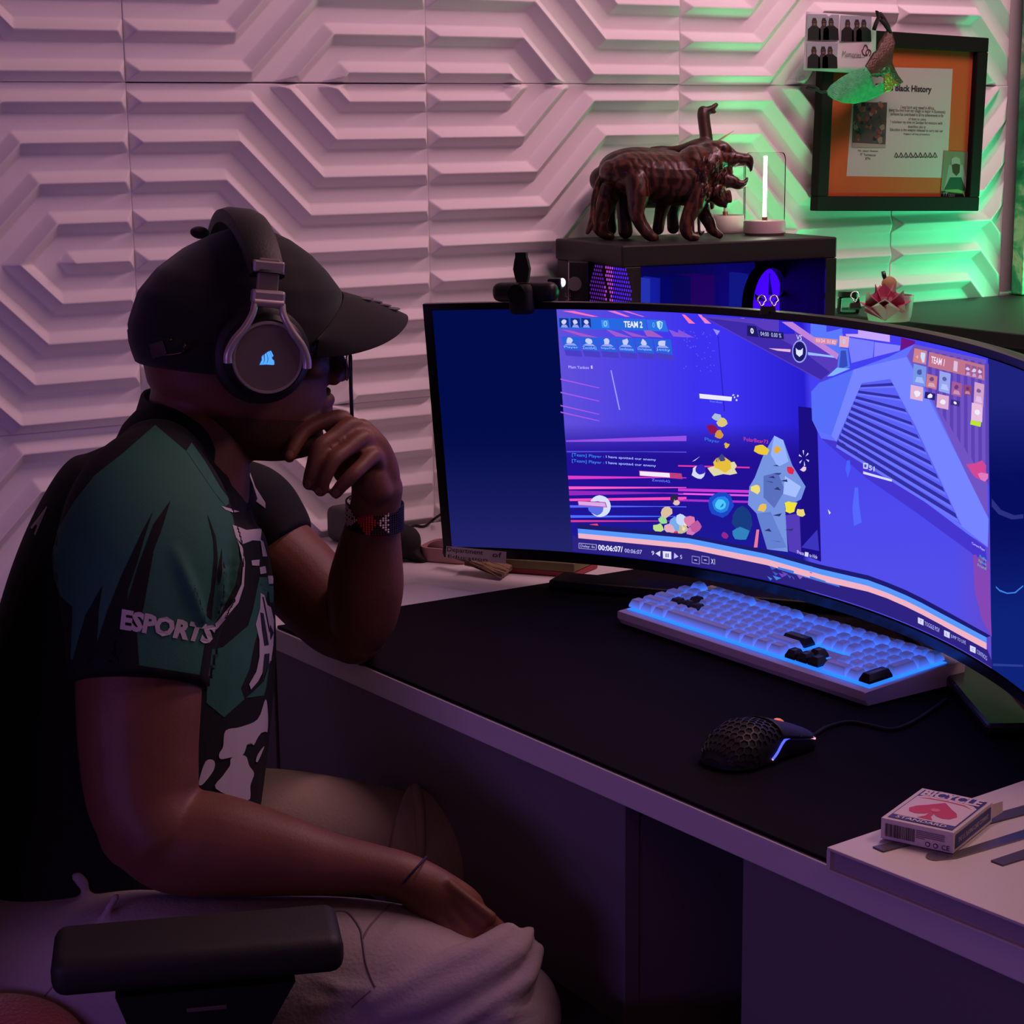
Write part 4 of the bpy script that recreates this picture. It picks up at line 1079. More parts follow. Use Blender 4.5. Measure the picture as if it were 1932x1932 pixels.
# collar
rows = []
ring_c = cr([(300, 772, 2.21), (266, 780, 2.17), (263, 794, 2.12), (285, 806, 2.065), (330, 846, 2.045), (385, 892, 2.045), (425, 930, 2.07), (450, 938, 2.12), (470, 915, 2.18)], 6)
b = MB()
for i, r in enumerate(ring_c):
    t = i/(len(ring_c)-1)
    base = P(*r); hgt = 0.024-0.006*t
    outd = (base-P(370, r[1]-10, 2.13)); outd = (outd - UP*outd.dot(UP)).normalized()
    rows.append([base-UP*0.016+outd*0.010, base+outd*0.004, base+UP*hgt-outd*0.004, base+UP*(hgt+0.002)-outd*0.006])
b.grid(rows); col_ = b.build('collar', jersey_black, jersey, smooth=True)
md = col_.modifiers.new('s', 'SOLIDIFY'); md.thickness = 0.003; md.offset = 0
CB = bvh_of(col_)
mb = MB(); drape_poly(mb, CB, zl(1210, 385, 1245, 330, 1330, 450, 1430, 620, 1490, 710, 1440, 690, 1330, 560), 0.0022, step=5); mb.build('collar_green', green_c, jersey, smooth=True)
mb = MB()
for p in (zl(1258, 392, 1268, 385, 1330, 450, 1322, 458), zl(1262, 400, 1272, 440, 1264, 442), zl(1290, 440, 1305, 455, 1300, 462), zl(1256, 425, 1300, 432, 1300, 438), zl(1304, 462, 1312, 462, 1356, 542, 1350, 543)): drape_poly(mb, CB, p, 0.0030, step=5)
mb.build('collar_emblem', print_w, jersey)
# undershirt / front placket
# ------------------------------------------------------------------ trousers
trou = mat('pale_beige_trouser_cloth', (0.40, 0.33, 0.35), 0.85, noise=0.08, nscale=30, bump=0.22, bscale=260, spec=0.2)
b = MB()
limb(b, [(60, 1840, 2.08, 190, .19), (150, 1790, 2.10, 160, .18), (240, 1760, 2.10, 130, .17)], seg=36)                     # hips
limb(b, [(40, 1850, 1.97, 170, .10), (260, 1850, 1.925, 168, .095), (520, 1866, 1.90, 174, .09), (660, 1866, 1.895, 170, .088), (770, 1872, 1.89, 156, .085), (900, 1900, 1.89, 130, .08), (962, 1935, 1.89, 100, .075)], seg=36)   # right thigh
kn = P(945, 1915, 1.895)
limb3(b, [kn, kn+Vector((-.01, .01, -.10)), kn+Vector((-.07, .06, -.28)), kn+Vector((-.13, .10, -.44))], [.062, .055, .045, .040], [.062, .055, .045, .040], seg=28)                              # right shin
for pts in ([(600, 1850, 1.815, 9), (660, 1868, 1.811, 14), (735, 1862, 1.811, 8)],
            [(520, 1905, 1.819, 12), (600, 1895, 1.813, 16), (700, 1880, 1.810, 10)],
            [(220, 1690, 1.875, 8), (160, 1790, 1.870, 10), (110, 1880, 1.876, 8)],
            [(120, 1720, 1.905, 10), (50, 1800, 1.897, 14), (0, 1850, 1.896, 10)], [(160, 1670, 1.92, 12), (146, 1655, 1.92, 13)]):
    limb(b, pts, seg=12)
# folded cloth over the fingers
limb(b, [(955, 1756, 1.865, 16, .018), (905, 1792, 1.842, 24, .018), (840, 1822, 1.828, 28, .016), (760, 1862, 1.815, 26, .014), (700, 1890, 1.81, 14, .010)], seg=20)
limb(b, [(985, 1768, 1.875, 14, .020), (960, 1800, 1.85, 28, .022), (880, 1850, 1.825, 34, .018), (790, 1890, 1.812, 30, .014), (720, 1915, 1.81, 18, .010)], seg=20)
limb(b, [(1010, 1800, 1.875, 14, .018), (985, 1850, 1.845, 22, .018), (920, 1893, 1.822, 22, .014), (860, 1930, 1.81, 16, .01), (830, 1960, 1.81, 12, .01)], seg=20)
limb(b, [(995, 1906, 1.84, 16), (950, 1915, 1.822, 20), (915, 1945, 1.818, 14)], seg=14)
tm = remeshed(b, 0.0042, smooth=5)
tr = b.build('trousers', trou, person, smooth=True, me=tm)
olive = mat('olive_cloth_painted_shade', (0.36, 0.28, 0.23), 0.85, noise=0.08, nscale=30, bump=0.2, bscale=260, spec=0.2)  # far leg of the same trousers, shade mixed into the cloth colour
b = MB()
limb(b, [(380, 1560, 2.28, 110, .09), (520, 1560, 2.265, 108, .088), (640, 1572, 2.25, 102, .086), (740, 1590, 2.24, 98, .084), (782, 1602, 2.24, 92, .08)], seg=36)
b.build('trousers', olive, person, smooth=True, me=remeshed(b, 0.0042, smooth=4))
for q, (ax_, ay_) in enumerate(((kn.x-.13, kn.y+.10), (P(872, 2050, 2.25).x, P(872, 2050, 2.25).y+.02))):
    bb = MB(); fd = Vector((.88, -.47, 0)); limb3(bb, [Vector((ax_, ay_, .045))-fd*.06, Vector((ax_, ay_, .05))+fd*.0, Vector((ax_, ay_, .045))+fd*.09, Vector((ax_, ay_, .032))+fd*.16], [.036, .040, .045, .036], [.042, .05, .042, .03], seg=20, view=Vector((0, 0, 1)))
    bb.build('shoe', MATTE, person, smooth=True)
rows = []
b = MB()   # rolled cuff and the knee beyond it
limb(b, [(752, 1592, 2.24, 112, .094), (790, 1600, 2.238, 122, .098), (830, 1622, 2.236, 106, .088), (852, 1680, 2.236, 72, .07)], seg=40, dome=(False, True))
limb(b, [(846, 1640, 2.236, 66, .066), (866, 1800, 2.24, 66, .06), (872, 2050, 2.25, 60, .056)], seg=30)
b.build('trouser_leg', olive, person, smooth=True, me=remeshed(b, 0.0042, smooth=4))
b = MB(); pts = [P(784+10*math.sin(a*1.0), 1598-112*math.cos(a), 2.238-0.092*math.sin(a)) for a in np.linspace(0, 2*math.pi, 40, endpoint=False)]
b.tube(pts, 0.006, seg=8, closed=True); b.build('cuff_edge', olive, person, smooth=True)
# seams and pocket lines
TB = bvh_of(tr); seam = mat('trouser_seam', (0.20, 0.15, 0.18), 0.9)
def seam_line(pts, r=.0009):
    out = []
    for x, y in cr([(float(a), float(c)) for a, c in pts], 8):
        loc, no, _, _ = TB.ray_cast(CAM, ray(x, y).normalized())
        if loc is not None: out.append(loc)
    if len(out) > 3 and max((out[i]-out[i+1]).length for i in range(len(out)-1)) < .04: mb = MB(); mb.tube(out, r, seg=6); mb.build('seam', seam, tr, smooth=True)
seam_line([(628, 1720), (655, 1722), (678, 1750), (684, 1775), (690, 1815), (700, 1845), (708, 1862)], .0012)
seam_line([(684, 1772), (700, 1745), (735, 1708)], .0012)
seam_line([(700, 1868), (680, 1885), (664, 1900)]); seam_line([(206, 1718), (232, 1682), (244, 1664)]); seam_line([(214, 1722), (246, 1690), (276, 1658)]); seam_line([(84, 1880), (112, 1850), (140, 1842)])
# eyelet on the side of the trousers
mb = MB(); loc, no, _, _ = TB.ray_cast(CAM, ray(495, 1837).normalized())
if loc is not None:
    M = frame(loc+no*0.001, RIGHT, z=no); mb.lathe([(0.0045, -0.001), (0.0072, -0.001), (0.0072, 0.0012), (0.0045, 0.0012)], M=M, seg=24, close=True)
    mb.build('eyelet', mat('eyelet_metal', (0.3, 0.24, 0.23), 0.35, metal=0.9), person, smooth=True)
    mb = MB(); mb.lathe([(0.0, 0.0004), (0.0045, 0.0004)], M=M, seg=20); mb.build('eyelet_hole', MATTE, person)

# ------------------------------------------------------------------ things he wears or holds
def bracelet_ring(cx, cy, d, w, dep, tilt=0.0, n=60):
    out = []
    for i in range(n):
        a = 2*math.pi*i/n
        out.append((cx+w*math.cos(a), cy+tilt*math.cos(a)+16*math.sin(a)*(-1), d+dep*math.sin(a)*(1)))
    return out
br = thing('beaded_bracelet', 'beaded bracelet with red diamond and black and white pattern on the raised left wrist', 'bracelet', P(706, 975, 2.19))
bead_cols = {'w': mat('white_bead', (0.85, 0.8, 0.82), 0.3), 'k': mat('black_bead', (0.01, 0.01, 0.02), 0.3), 'r': mat('red_bead', (0.7, 0.02, 0.04), 0.3), 'n': mat('navy_bead', (0.02, 0.025, 0.09), 0.3)}
mbs = {k: MB() for k in bead_cols}
NB = 64
for i in range(NB):
    a = 2*math.pi*i/NB
    for k in range(11):
        h = (k-5)*4.4
        x = 707+54*math.cos(a); y = 970+3*math.cos(a)-17*math.sin(a); dpt = 2.19+0.0335*math.sin(a)
        # near half is sin<0
        xx = x-697
        if xx > 38 or abs(a-math.pi) < 0.2 and False: c = 'n'
        elif abs(xx+4)+abs(h)*0.75 < 20: c = 'r'
        elif abs(abs(h)*1.1-abs(xx+4)+20) < 4: c = 'w'
        elif abs(xx+4)-20 < abs(h)*1.1: c = 'k'
        else: c = 'k' if (i % 2 and abs(h) < 10 and k % 2) else 'w'
        lim = 22 if xx > 38 else (22 if xx > -30 else 22)
        mbs[c].sphere((0, 0, 0), 0.00135, M=Matrix.Translation(P(x, y+h, dpt)), seg=6, rings=4)
for k, nm in (('w', 'white_beads'), ('k', 'black_beads'), ('r', 'red_beads'), ('n', 'navy_beads')):
    tag(mbs[k].build(nm, bead_cols[k], br), kind='stuff')
th = MB(); pts = []
for i in range(60):
    a = 2*math.pi*i/60; ca, sa = math.cos(a), math.sin(a)
    # ring tilted in the picture from (805,1618) to (748,1680)
    pts.append(P(776+28*ca, 1649-32*ca, 1.885-0.030*sa))
th.tube(pts, 0.0013, seg=6, closed=True)
tag(th.build('thread_bracelet', mat('purple_thread', (0.03, 0.015, 0.06), 0.8)), 'thin dark purple thread bracelet on the lowered right wrist', 'bracelet')
b = MB(); b.tube([P(661, 667, 2.155), P(661, 672, 2.155), P(662, 730, 2.155), P(665, 815, 2.155)], [0.0012, 0.0022, 0.0022, 0.0022], seg=12)
tag(b.build('stylus', BLACK, smooth=True), 'thin black stylus standing upright between his fingers', 'pen')

# ------------------------------------------------------------------ chair
chair = thing('office_chair', 'black office chair with padded armrests under the seated man', 'chair', (-0.90, -0.85, 0.0))
ch_m = mat('black_chair_vinyl', (0.016, 0.013, 0.013), 0.6, noise=0.1, nscale=60, bump=0.08, bscale=500)
A0, A1 = on_z(135, 1775, 0.668), on_z(605, 1735, 0.668)
ax = (A1-A0).normalized(); Ma = frame((A0+A1)*0.5+Vector((0, 0, -0.018)), ax, z=(0, 0, 1))
b = MB(); b.box((0, 0, 0), ((A1-A0).length+0.035, 0.088, 0.036), M=Ma, bevel=0.013, seg=4); b.build('armrest', ch_m, chair, smooth=50)
Mb = frame(Ma @ Vector((0, 0, -0.03)), ax, z=(0, 0, 1))
b = MB(); b.prism([(-0.075, 0.0), (0.085, 0.0), (0.05, -0.06), (0.04, -0.09), (0.035, -0.30), (-0.05, -0.30), (-0.045, -0.09)], Matrix.Translation(Mb.translation) @ Mb.to_3x3().to_4x4() @ Matrix.Rotation(math.pi/2, 4, 'X'), -0.022, 0.022); b.build('arm_post', BLACK, chair)
b = MB(); b.box((0.005, -0.0225, -0.018), (0.036, 0.002, 0.004), M=Mb, bevel=0.0008); b.build('latch', mat('dull_brass_latch', (0.14, 0.10, 0.09), 0.5, metal=0.3), chair)
sx = Vector((ax.x, ax.y, 0)).normalized(); sy = Vector((-sx.y, sx.x, 0))
sc_ = (A0+A1)*0.5 + sy*0.30; sc_.z = 0
Ms = frame(sc_, sx, z=(0, 0, 1))
b = MB(); b.box((-0.02, 0, 0.42), (0.50, 0.50, 0.10), M=Ms, bevel=0.035, seg=4); b.build('seat', ch_m, chair, smooth=50)
b = MB(); b.box((-0.315, 0, 0.76), (0.08, 0.46, 0.58), M=Ms, bevel=0.035, seg=4); b.build('backrest', ch_m, chair, smooth=50)
b = MB(); b.box((0, 0, 0), (0.30, 0.09, 0.036), M=frame(Ma.translation+sy*0.58-ax*0.20, ax, z=(0, 0, 1)), bevel=0.013, seg=4); b.build('armrest', ch_m, chair, smooth=50)
b = MB(); b.box((0, 0, -0.16), (0.06, 0.04, 0.3), M=frame(Ma.translation+sy*0.58-ax*0.20, ax, z=(0, 0, 1)), bevel=0.005); b.build('arm_post', BLACK, chair)
b = MB(); b.lathe([(0.028, 0.08), (0.028, 0.37)], M=Ms, seg=24); b.build('gas_column', BLACK, chair, smooth=40)
for k in range(5):
    a = 2*math.pi*k/5+0.3
    b = MB(); b.tube([Ms @ Vector((0, 0, 0.10)), Ms @ Vector((0.29*math.cos(a), 0.29*math.sin(a), 0.075))], [0.022, 0.015], seg=10); b.build('base_leg', BLACK, chair, smooth=40)
    b = MB(); b.lathe([(0.0, -0.02), (0.027, -0.02), (0.027, 0.02), (0, 0.02)], M=frame(Ms @ Vector((0.29*math.cos(a), 0.29*math.sin(a), 0.028)), (math.cos(a), math.sin(a), 0), z=(-math.sin(a), math.cos(a), 0)), seg=20); b.build('caster', BLACK, chair, smooth=40)
# ------------------------------------------------------------------ keyboard
def depth_of(p): return (Vector(p)-CAM).dot(FWD)
MATZ = DZ+0.004
kL, kF = on_z(1165, 1152, MATZ+0.019), on_z(1632, 1306, MATZ+0.019)
kx = (kF-kL); KLEN = kx.length; kx.normalize()
kyv = Vector((0, 0, 1)).cross(kx).normalized(); 
if kyv.x < 0: kyv = -kyv
Mk = frame(Vector((kL.x, kL.y, MATZ)), kx, y=kyv) if kx.cross(kyv).z > 0 else None
# local axes: a = along the front edge (user's left to right), b = towards the monitor, up
def K(a, b_, z): return Vector((kL.x, kL.y, MATZ)) + kx*a + kyv*b_ + Vector((0, 0, z))
KD = 0.158
kb = thing('keyboard', 'full-size white keyboard with blue backlight and a few black keys on the desk mat', 'keyboard', K(KLEN/2, KD/2, 0))
kcase = mat('white_keyboard_case', (0.60, 0.54, 0.56), 0.45, bump=0.03, bscale=400)
SLO = (0.030-0.019)/KD
b = MB()
prof = [(0.006, 0.0015), (0.0, 0.009), (0.0, 0.0185), (0.0012, 0.019), (KD-0.001, 0.030), (KD, 0.0295), (KD, 0.016), (KD-0.02, 0.002)]
for a in (0.0, 0.0015, KLEN-0.0015, KLEN):
    ins = 0.001 if a in (0.0, KLEN) else 0
    for y, z in prof: b.v.append(tuple(K(a, y, z-ins if z > .01 else z+ins)))
n = len(prof)
for i in range(3):
    for j in range(n): b.f.append((i*n+j, i*n+(j+1) % n, (i+1)*n+(j+1) % n, (i+1)*n+j)); b.m.append(0); b.c.append(None)
b.f += [tuple(range(n)), tuple(3*n+i for i in reversed(range(n)))]; b.m += [0, 0]; b.c += [None, None]
b.build('case', kcase, kb)
kglow = mat('blue_key_backlight', (0.05, 0.2, 1.0), emit=lin((40, 130, 255)), estr=1.0)
U = (KLEN-0.011)/22.5; A0_, B0_ = (KLEN-22.5*U)/2, 0.012
def kz(y): return 0.019+SLO*y
b = MB()
q = [(A0_-0.001, B0_-0.001), (KLEN-A0_+0.001, B0_-0.001), (KLEN-A0_+0.001, B0_+6.3*U), (A0_-0.001, B0_+6.3*U)]
b.add([K(x, y, kz(y)+0.0006) for x, y in q], [(0, 1, 2, 3)])
b.build('backlight_plate', kglow, kb)
kcap = mat('translucent_white_keycap', (0.55, 0.53, 0.62), 0.45, emit=lin((56, 118, 255)), estr=0.42)
nt = kcap.node_tree; bs = nt.nodes['Principled BSDF']
tcn = nt.nodes.new('ShaderNodeTexCoord'); sx_ = nt.nodes.new('ShaderNodeSeparateXYZ'); nt.links.new(tcn.outputs['Object'], sx_.inputs[0])
rmp = nt.nodes.new('ShaderNodeMapRange'); rmp.inputs['From Min'].default_value = 0.0; rmp.inputs['From Max'].default_value = 0.0095; rmp.inputs['To Min'].default_value = 1.0; rmp.inputs['To Max'].default_value = 0.10
nt.links.new(sx_.outputs['Z'], rmp.inputs['Value']); nt.links.new(rmp.outputs['Result'], bs.inputs['Emission Strength'])   # light of the LED under each translucent cap
kblk = mat('glossy_black_keycap', (0.008, 0.008, 0.010), 0.25)
_km = {}
def key_mesh(w, h, m):
    k = (w, h, m.name)
    if k not in _km:
        bb = MB(); g = 0.0012; X, Y = w*U/2-g, h*U/2-g; t = 0.0034; H_ = 0.0098
        base = [(-X, -Y), (X, -Y), (X, Y), (-X, Y)]; mid_ = [(x*0.97, y*0.97) for x, y in base]
        top = [(x-math.copysign(t, x), y-math.copysign(t, y)+0.0006) for x, y in base]
        vs = [(x, y, 0) for x, y in base]+[(x, y, 0.003) for x, y in mid_]+[(x, y, H_) for x, y in top]+[(x*0.6, y*0.6, H_-0.0006) for x, y in top]
        fs = [(3, 2, 1, 0)]
        for l in range(3): fs += [(l*4+i, l*4+(i+1) % 4, (l+1)*4+(i+1) % 4, (l+1)*4+i) for i in range(4)]
        fs += [(12, 13, 14, 15)]
        bb.add(vs, fs); me = bb.mesh('keycap'); me.materials.append(m); _km[k] = me
    return _km[k]
KR = Matrix(((kx.x, kyv.x, 0), (kx.y, kyv.y, 0), (0, 0, 1))).to_4x4()
TL_ = Matrix.Rotation(math.atan(SLO), 4, 'X')
def key(u0, row, w=1, h=1, black=False):
    yc = B0_+(row+h/2)*U + (0.25*U if row >= 5 else 0)
    me = key_mesh(w, h, kblk if black else kcap)
    o = bpy.data.objects.new('keycap', me); COL.objects.link(o); o.parent = kb
    o.matrix_parent_inverse = Matrix.Translation(kb.location).inverted()
    o.matrix_basis = Matrix.Translation(K(A0_+(u0+w/2)*U, yc, kz(yc)+0.0035+random.uniform(0, .0004))) @ KR @ TL_
def krow(row, widths, u0=0, black=()):
    u = u0
    for i, w in enumerate(widths):
        if w > 0: key(u, row, w, 1, i in black)
        u += abs(w)
krow(0, [1.25, 1.25, 1.25, 6.25, 1.25, 1.25, 1.25, 1.25]); krow(0, [1, 1, 1], 15.25, (0, 1, 2))
krow(1, [2.25]+[1]*10+[2.75]); key(16.25, 1, 1, 1, True)
krow(2, [1.75]+[1]*11+[2.25], 0, (1, 2, 3, 12))
krow(3, [1.5]+[1]*12+[1.5], 0, (2,)); krow(3, [1, 1, 1], 15.25)
krow(4, [1]*13+[2]); krow(4, [1, 1, 1], 15.25)
krow(5, [1, -1, 1, 1, 1, 1, -.5, 1, 1, 1, 1, -.5, 1, 1, 1, 1]); krow(5, [1, 1, 1], 15.25)
krow(0, [2, 1], 18.5); key(21.5, 0, 1, 2, True); krow(1, [1, 1, 1], 18.5); krow(2, [1, 1, 1], 18.5); key(21.5, 2, 1, 2); krow(3, [1, 1, 1], 18.5); krow(4, [1, 1, 1, 1], 18.5); krow(5, [1, 1, 1, 1], 18.5)
b = MB(); b.add([K(A0_+15.25*U, B0_+1.05*U, kz(B0_+U)+0.0025), K(A0_+16.2*U, B0_+1.05*U, kz(B0_+U)+0.0025), K(A0_+16.2*U, B0_+2.9*U, kz(B0_+3*U)+0.0025), K(A0_+15.25*U, B0_+2.9*U, kz(B0_+3*U)+0.0025),
                 K(A0_+17.3*U, B0_+1.05*U, kz(B0_+U)+0.0025), K(A0_+18.25*U, B0_+1.05*U, kz(B0_+U)+0.0025), K(A0_+18.25*U, B0_+2.9*U, kz(B0_+3*U)+0.0025), K(A0_+17.3*U, B0_+2.9*U, kz(B0_+3*U)+0.0025), K(A0_+16.2*U, B0_+2.05*U, kz(B0_+2*U)+0.0025), K(A0_+17.3*U, B0_+2.05*U, kz(B0_+2*U)+0.0025)], [(0, 1, 2, 3), (4, 5, 6, 7), (8, 9, 7, 2)])
b.build('blank_plate', kcase, kb)

# ------------------------------------------------------------------ mouse
mo = Vector((-0.330, -1.227, MATZ)); mdir = (on_z(1520, 1400, MATZ)-on_z(1335, 1462, MATZ)); mdir.z = 0; mdir.normalize()
Mm = frame(mo, mdir, z=(0, 0, 1))
mouse = thing('mouse', 'black honeycomb-shell mouse with glowing blue side strip and orange wheel', 'mouse', mo)
def mouse_pt(x, a, off=0.0):
    """x -0.063..0.063 along, a 0..pi over the top from -y to +y"""
    t = (x+0.063)/0.126
    w = float(np.interp(t, [0, .06, .2, .4, .6, .8, .95, 1], [.012, .024, .0325, .032, .0295, .031, .0305, .026]))
    h = float(np.interp(t, [0, .05, .15, .35, .55, .75, .9, 1], [.008, .017, .028, .038, .034, .025, .018, .012]))
    ca, sa = math.cos(a), math.sin(a)
    k = (abs(ca)**2.6+abs(sa)**2.6)**(-1/2.6)
    return Mm @ Vector((x, -(w+off)*ca*k, 0.003+(h+off)*sa*k))
b = MB(); rows = [[mouse_pt(x, a) for a in np.linspace(0, math.pi, 25)] for x in np.linspace(-.063, .063, 40)]
b.grid(rows); 
for rr in (rows[0], rows[-1]): b.add(rr, [tuple(range(len(rr)))])
rim = [r[0] for r in rows]+[r[-1] for r in reversed(rows)]; b.add(rim, [tuple(range(len(rim)))])
b.build('inner_shell', MATTE, mouse, smooth=50)
msh = mat('black_mouse_shell', (0.02, 0.017, 0.017), 0.5)
b = MB()    # honeycomb shell
R_ = 0.0046
for i in range(-13, 3):
    for j in range(-9, 10):
        cx = i*R_*1.5; cy = (j+0.5*(i % 2))*R_*math.sqrt(3)
        if cx < -0.058 or cx > 0.008: continue
        if abs(cy) > 0.047: continue
        o_, i_ = [], []
        for q in range(6):
            a = math.pi/3*q
            for lst, rr in ((o_, R_), (i_, R_*0.80)):
                x = cx+rr*math.cos(a); y = cy+rr*math.sin(a)
                lst.append(mouse_pt(max(-.0628, x), min(math.pi-0.02, max(0.02, math.pi/2+y/0.034)), 0.0013))
        b.add(o_+i_, [(q, (q+1) % 6, 6+(q+1) % 6, 6+q) for q in range(6)])
hc = b.build('honeycomb_shell', msh, mouse)
md = hc.modifiers.new('s', 'SOLIDIFY'); md.thickness = 0.0014
for s in (0, 1):    # two buttons
    a0, a1 = (0.55, math.pi/2-0.05) if s == 0 else (math.pi/2+0.05, math.pi-0.55)
    b = MB(); b.grid([[mouse_pt(x, a, 0.0016) for a in np.linspace(a0, a1, 10)] for x in np.linspace(.010, .0635, 14)])
    bt = b.build('button', msh, mouse, smooth=True); md = bt.modifiers.new('s', 'SOLIDIFY'); md.thickness = 0.0016
b = MB(); b.grid([[mouse_pt(x, a, 0.0012) for a in np.linspace(0.02, 0.5, 6)] for x in np.linspace(-.03, .0635, 16)]); b.build('side_wall', msh, mouse, smooth=True)
g1 = mat('mouse_glow_blue', (0.1, 0.1, 1), emit=lin((70, 90, 255)), estr=1.6); g2 = mat('mouse_glow_violet', (0.4, 0.2, 1), emit=lin((150, 110, 255)), estr=1.5); g3 = mat('mouse_glow_pink', (1, 0.5, 0.6), emit=lin((235, 170, 190)), estr=1.2)
path = cr([(-0.012, 0.10), (-0.004, 0.22), (0.006, 0.42), (0.016, 0.56), (0.028, 0.61), (0.042, 0.62), (0.056, 0.60), (0.0625, 0.52)], 6)
b = MB(); b.tube([mouse_pt(x, a, 0.0018) for x, a in path], 0.0013, seg=8)
k = len(b.f); b.m = [0 if i < k*0.55 else (1 if i < k*0.8 else 2) for i in range(k)]
b.build('light_strip', [g1, g2, g3], mouse)
b = MB(); b.lathe([(0.0, -.003), (0.008, -.003), (0.0085, 0), (0.008, .003), (0, .003)], M=frame(mouse_pt(0.034, math.pi/2, 0.0)+Vector((0, 0, -0.0035)), mdir, z=mdir.cross(Vector((0, 0, 1)))), seg=24)
b.build('scroll_wheel', mat('wheel_glow', (0.8, 0.3, 0.2), emit=lin((235, 110, 80)), estr=0.8), mouse, smooth=40)
pts = [mouse_pt(0.0635, math.pi/2)+Vector((0, 0, -0.008))]+[on_z(*p, MATZ+0.0025) for p in ((1532, 1388), (1560, 1372), (1600, 1362), (1640, 1368), (1680, 1376), (1715, 1366), (1750, 1345), (1785, 1320))]
b = MB(); b.tube([Vector(p) for p in cr([tuple(p) for p in pts], 6)], 0.0021, seg=8); b.build('cable', MATTE, mouse, smooth=True)

# ------------------------------------------------------------------ book, rulers, deck of cards
BZ = 0.7675
bA, bB, bC = on_z(1560, 1598, BZ), on_z(1932, 1744, BZ), on_z(1932, 1492, BZ)
bx = (bB-bA).normalized(); by = Vector((0, 0, 1)).cross(bx)
if by.dot(bC-bA) < 0: by = -by
BLN, BWD = 0.34, 0.30
def BK(a, c, z): return bA + bx*a + by*c + Vector((0, 0, z-BZ))
book = thing('picture_book', 'large thick white hardcover book lying at the desk edge under the card box', 'book', BK(.15, .15, MATZ))
paper_w = mat('white_book_cover', (0.70, 0.64, 0.62), 0.45, bump=0.02, bscale=200)
pages = mat('page_edges', (0.45, 0.40, 0.46), 0.8)
nt = pages.node_tree; wv = nt.nodes.new('ShaderNodeTexWave'); wv.bands_direction = 'Z'; wv.inputs['Scale'].default_value = 300; wv.inputs['Distortion'].default_value = 1.5
tcn = nt.nodes.new('ShaderNodeTexCoord'); nt.links.new(tcn.outputs['Object'], wv.inputs['Vector'])
rp = nt.nodes.new('ShaderNodeValToRGB'); rp.color_ramp.elements[0].color = (0.2, 0.17, 0.24, 1); rp.color_ramp.elements[1].color = (0.5, 0.44, 0.5, 1)
nt.links.new(wv.outputs['Fac'], rp.inputs['Fac']); nt.links.new(rp.outputs['Color'], nt.nodes['Principled BSDF'].inputs['Base Color'])
def slab(name, a0, a1, c0, c1, z0, z1, m, par, bev=0.0008):
    bb = MB(); vs = [BK(a, c, z) for z in (z0, z1) for a, c in ((a0, c0), (a1, c0), (a1, c1), (a0, c1))]
    bb.add(vs, [(3, 2, 1, 0), (4, 5, 6, 7), (0, 1, 5, 4), (1, 2, 6, 5), (2, 3, 7, 6), (3, 0, 4, 7)])
    o = bb.build(name, m, par)
    if bev: md = o.modifiers.new('b', 'BEVEL'); md.width = bev; md.segments = 2
    return o
slab('cover', 0, BLN, 0, BWD, BZ-0.0028, BZ, paper_w, book); slab('cover', 0, BLN, 0, BWD, MATZ+.0003, MATZ+0.003, paper_w, book)
slab('spine', 0, 0.004, 0, BWD, MATZ+0.003, BZ-0.0028, paper_w, book, 0)
slab('page_block', 0.004, BLN-0.005, 0.005, BWD-0.005, MATZ+0.003, BZ-0.0028, pages, book, 0)
def z4(x, y): return (1500+x/3.926, 1440+y/3.926)
def flat(name, pts, th, m, label=None, cat=None, par=None, group=None):
    bb = MB(); V = [on_z(*z4(*p), BZ+0.0003) for p in pts]; n = len(V)
    bb.add(V+[v+Vector((0, 0, th)) for v in V], [tuple(reversed(range(n))), tuple(range(n, 2*n))]+[(i, (i+1) % n, n+(i+1) % n, n+i) for i in range(n)])
    o = bb.build(name, m, par)
    if label: tag(o, label, cat, group)
    return o
strip_m = mat('dark_slate_strip', (0.10, 0.085, 0.10), 0.35, noise=0.1, nscale=60, bump=0.05, bscale=300)
flat('bookmark', [(575, 625), (655, 660), (1700, 385), (1700, 318), (740, 588)], 0.0012, strip_m, 'dark slate strip running under the card box across the white book', 'bookmark', None, 'dark strips on the white book')
flat('bookmark', [(1450, 728), (1540, 762), (1760, 695), (1760, 632), (1700, 645)], 0.0012, strip_m, 'dark slate strip nearest the front edge of the white book', 'bookmark', None, 'dark strips on the white book')
steel = mat('brushed_steel', (0.30, 0.27, 0.26), 0.28, metal=0.85, noise=0.1, nscale=90)
arc = [(1060+90*math.cos(a)-0, 690+32*math.sin(a)) for a in np.linspace(math.pi*0.55, math.pi*1.45, 10)]
flat('steel_ruler', arc+[(1200, 655), (1760, 478), (1760, 545), (1200, 706)], 0.0010, steel, 'long steel ruler with rounded end beside the card box on the white book', 'ruler')

cz0 = BZ+0.0018
c0, c1, c3 = on_z(1661.7, 1581, cz0), on_z(1790, 1609, cz0), on_z(1868, 1560, cz0)
cxv = (c1-c0).normalized(); cyv = Vector((0, 0, 1)).cross(cxv)
if cyv.dot(c3-c1) < 0: cyv = -cyv
CWD, CLN, CTH = 0.0655, 0.089, 0.0185
def CP(x, y, z): return c0+cxv*x+cyv*y+Vector((0, 0, z))
cards = thing('card_box', 'worn red white and blue box of playing cards on the white book', 'card box', CP(CWD/2, CLN/2, 0))
cw = mat('card_box_white', (0.66, 0.58, 0.58), 0.55, noise=0.08, nscale=120, bump=0.1, bscale=400)
b = MB(); xs_ = np.linspace(0, CWD, 9); ys_ = np.linspace(0, CLN, 11)
def dent(x, y): return 0.0003*math.sin(x*60)*math.sin(y*40)-0.0004*max(0, (y-0.07)/0.02)*(x/CWD)
b.grid([[CP(x, y, CTH+dent(x, y)) for y in ys_] for x in xs_])
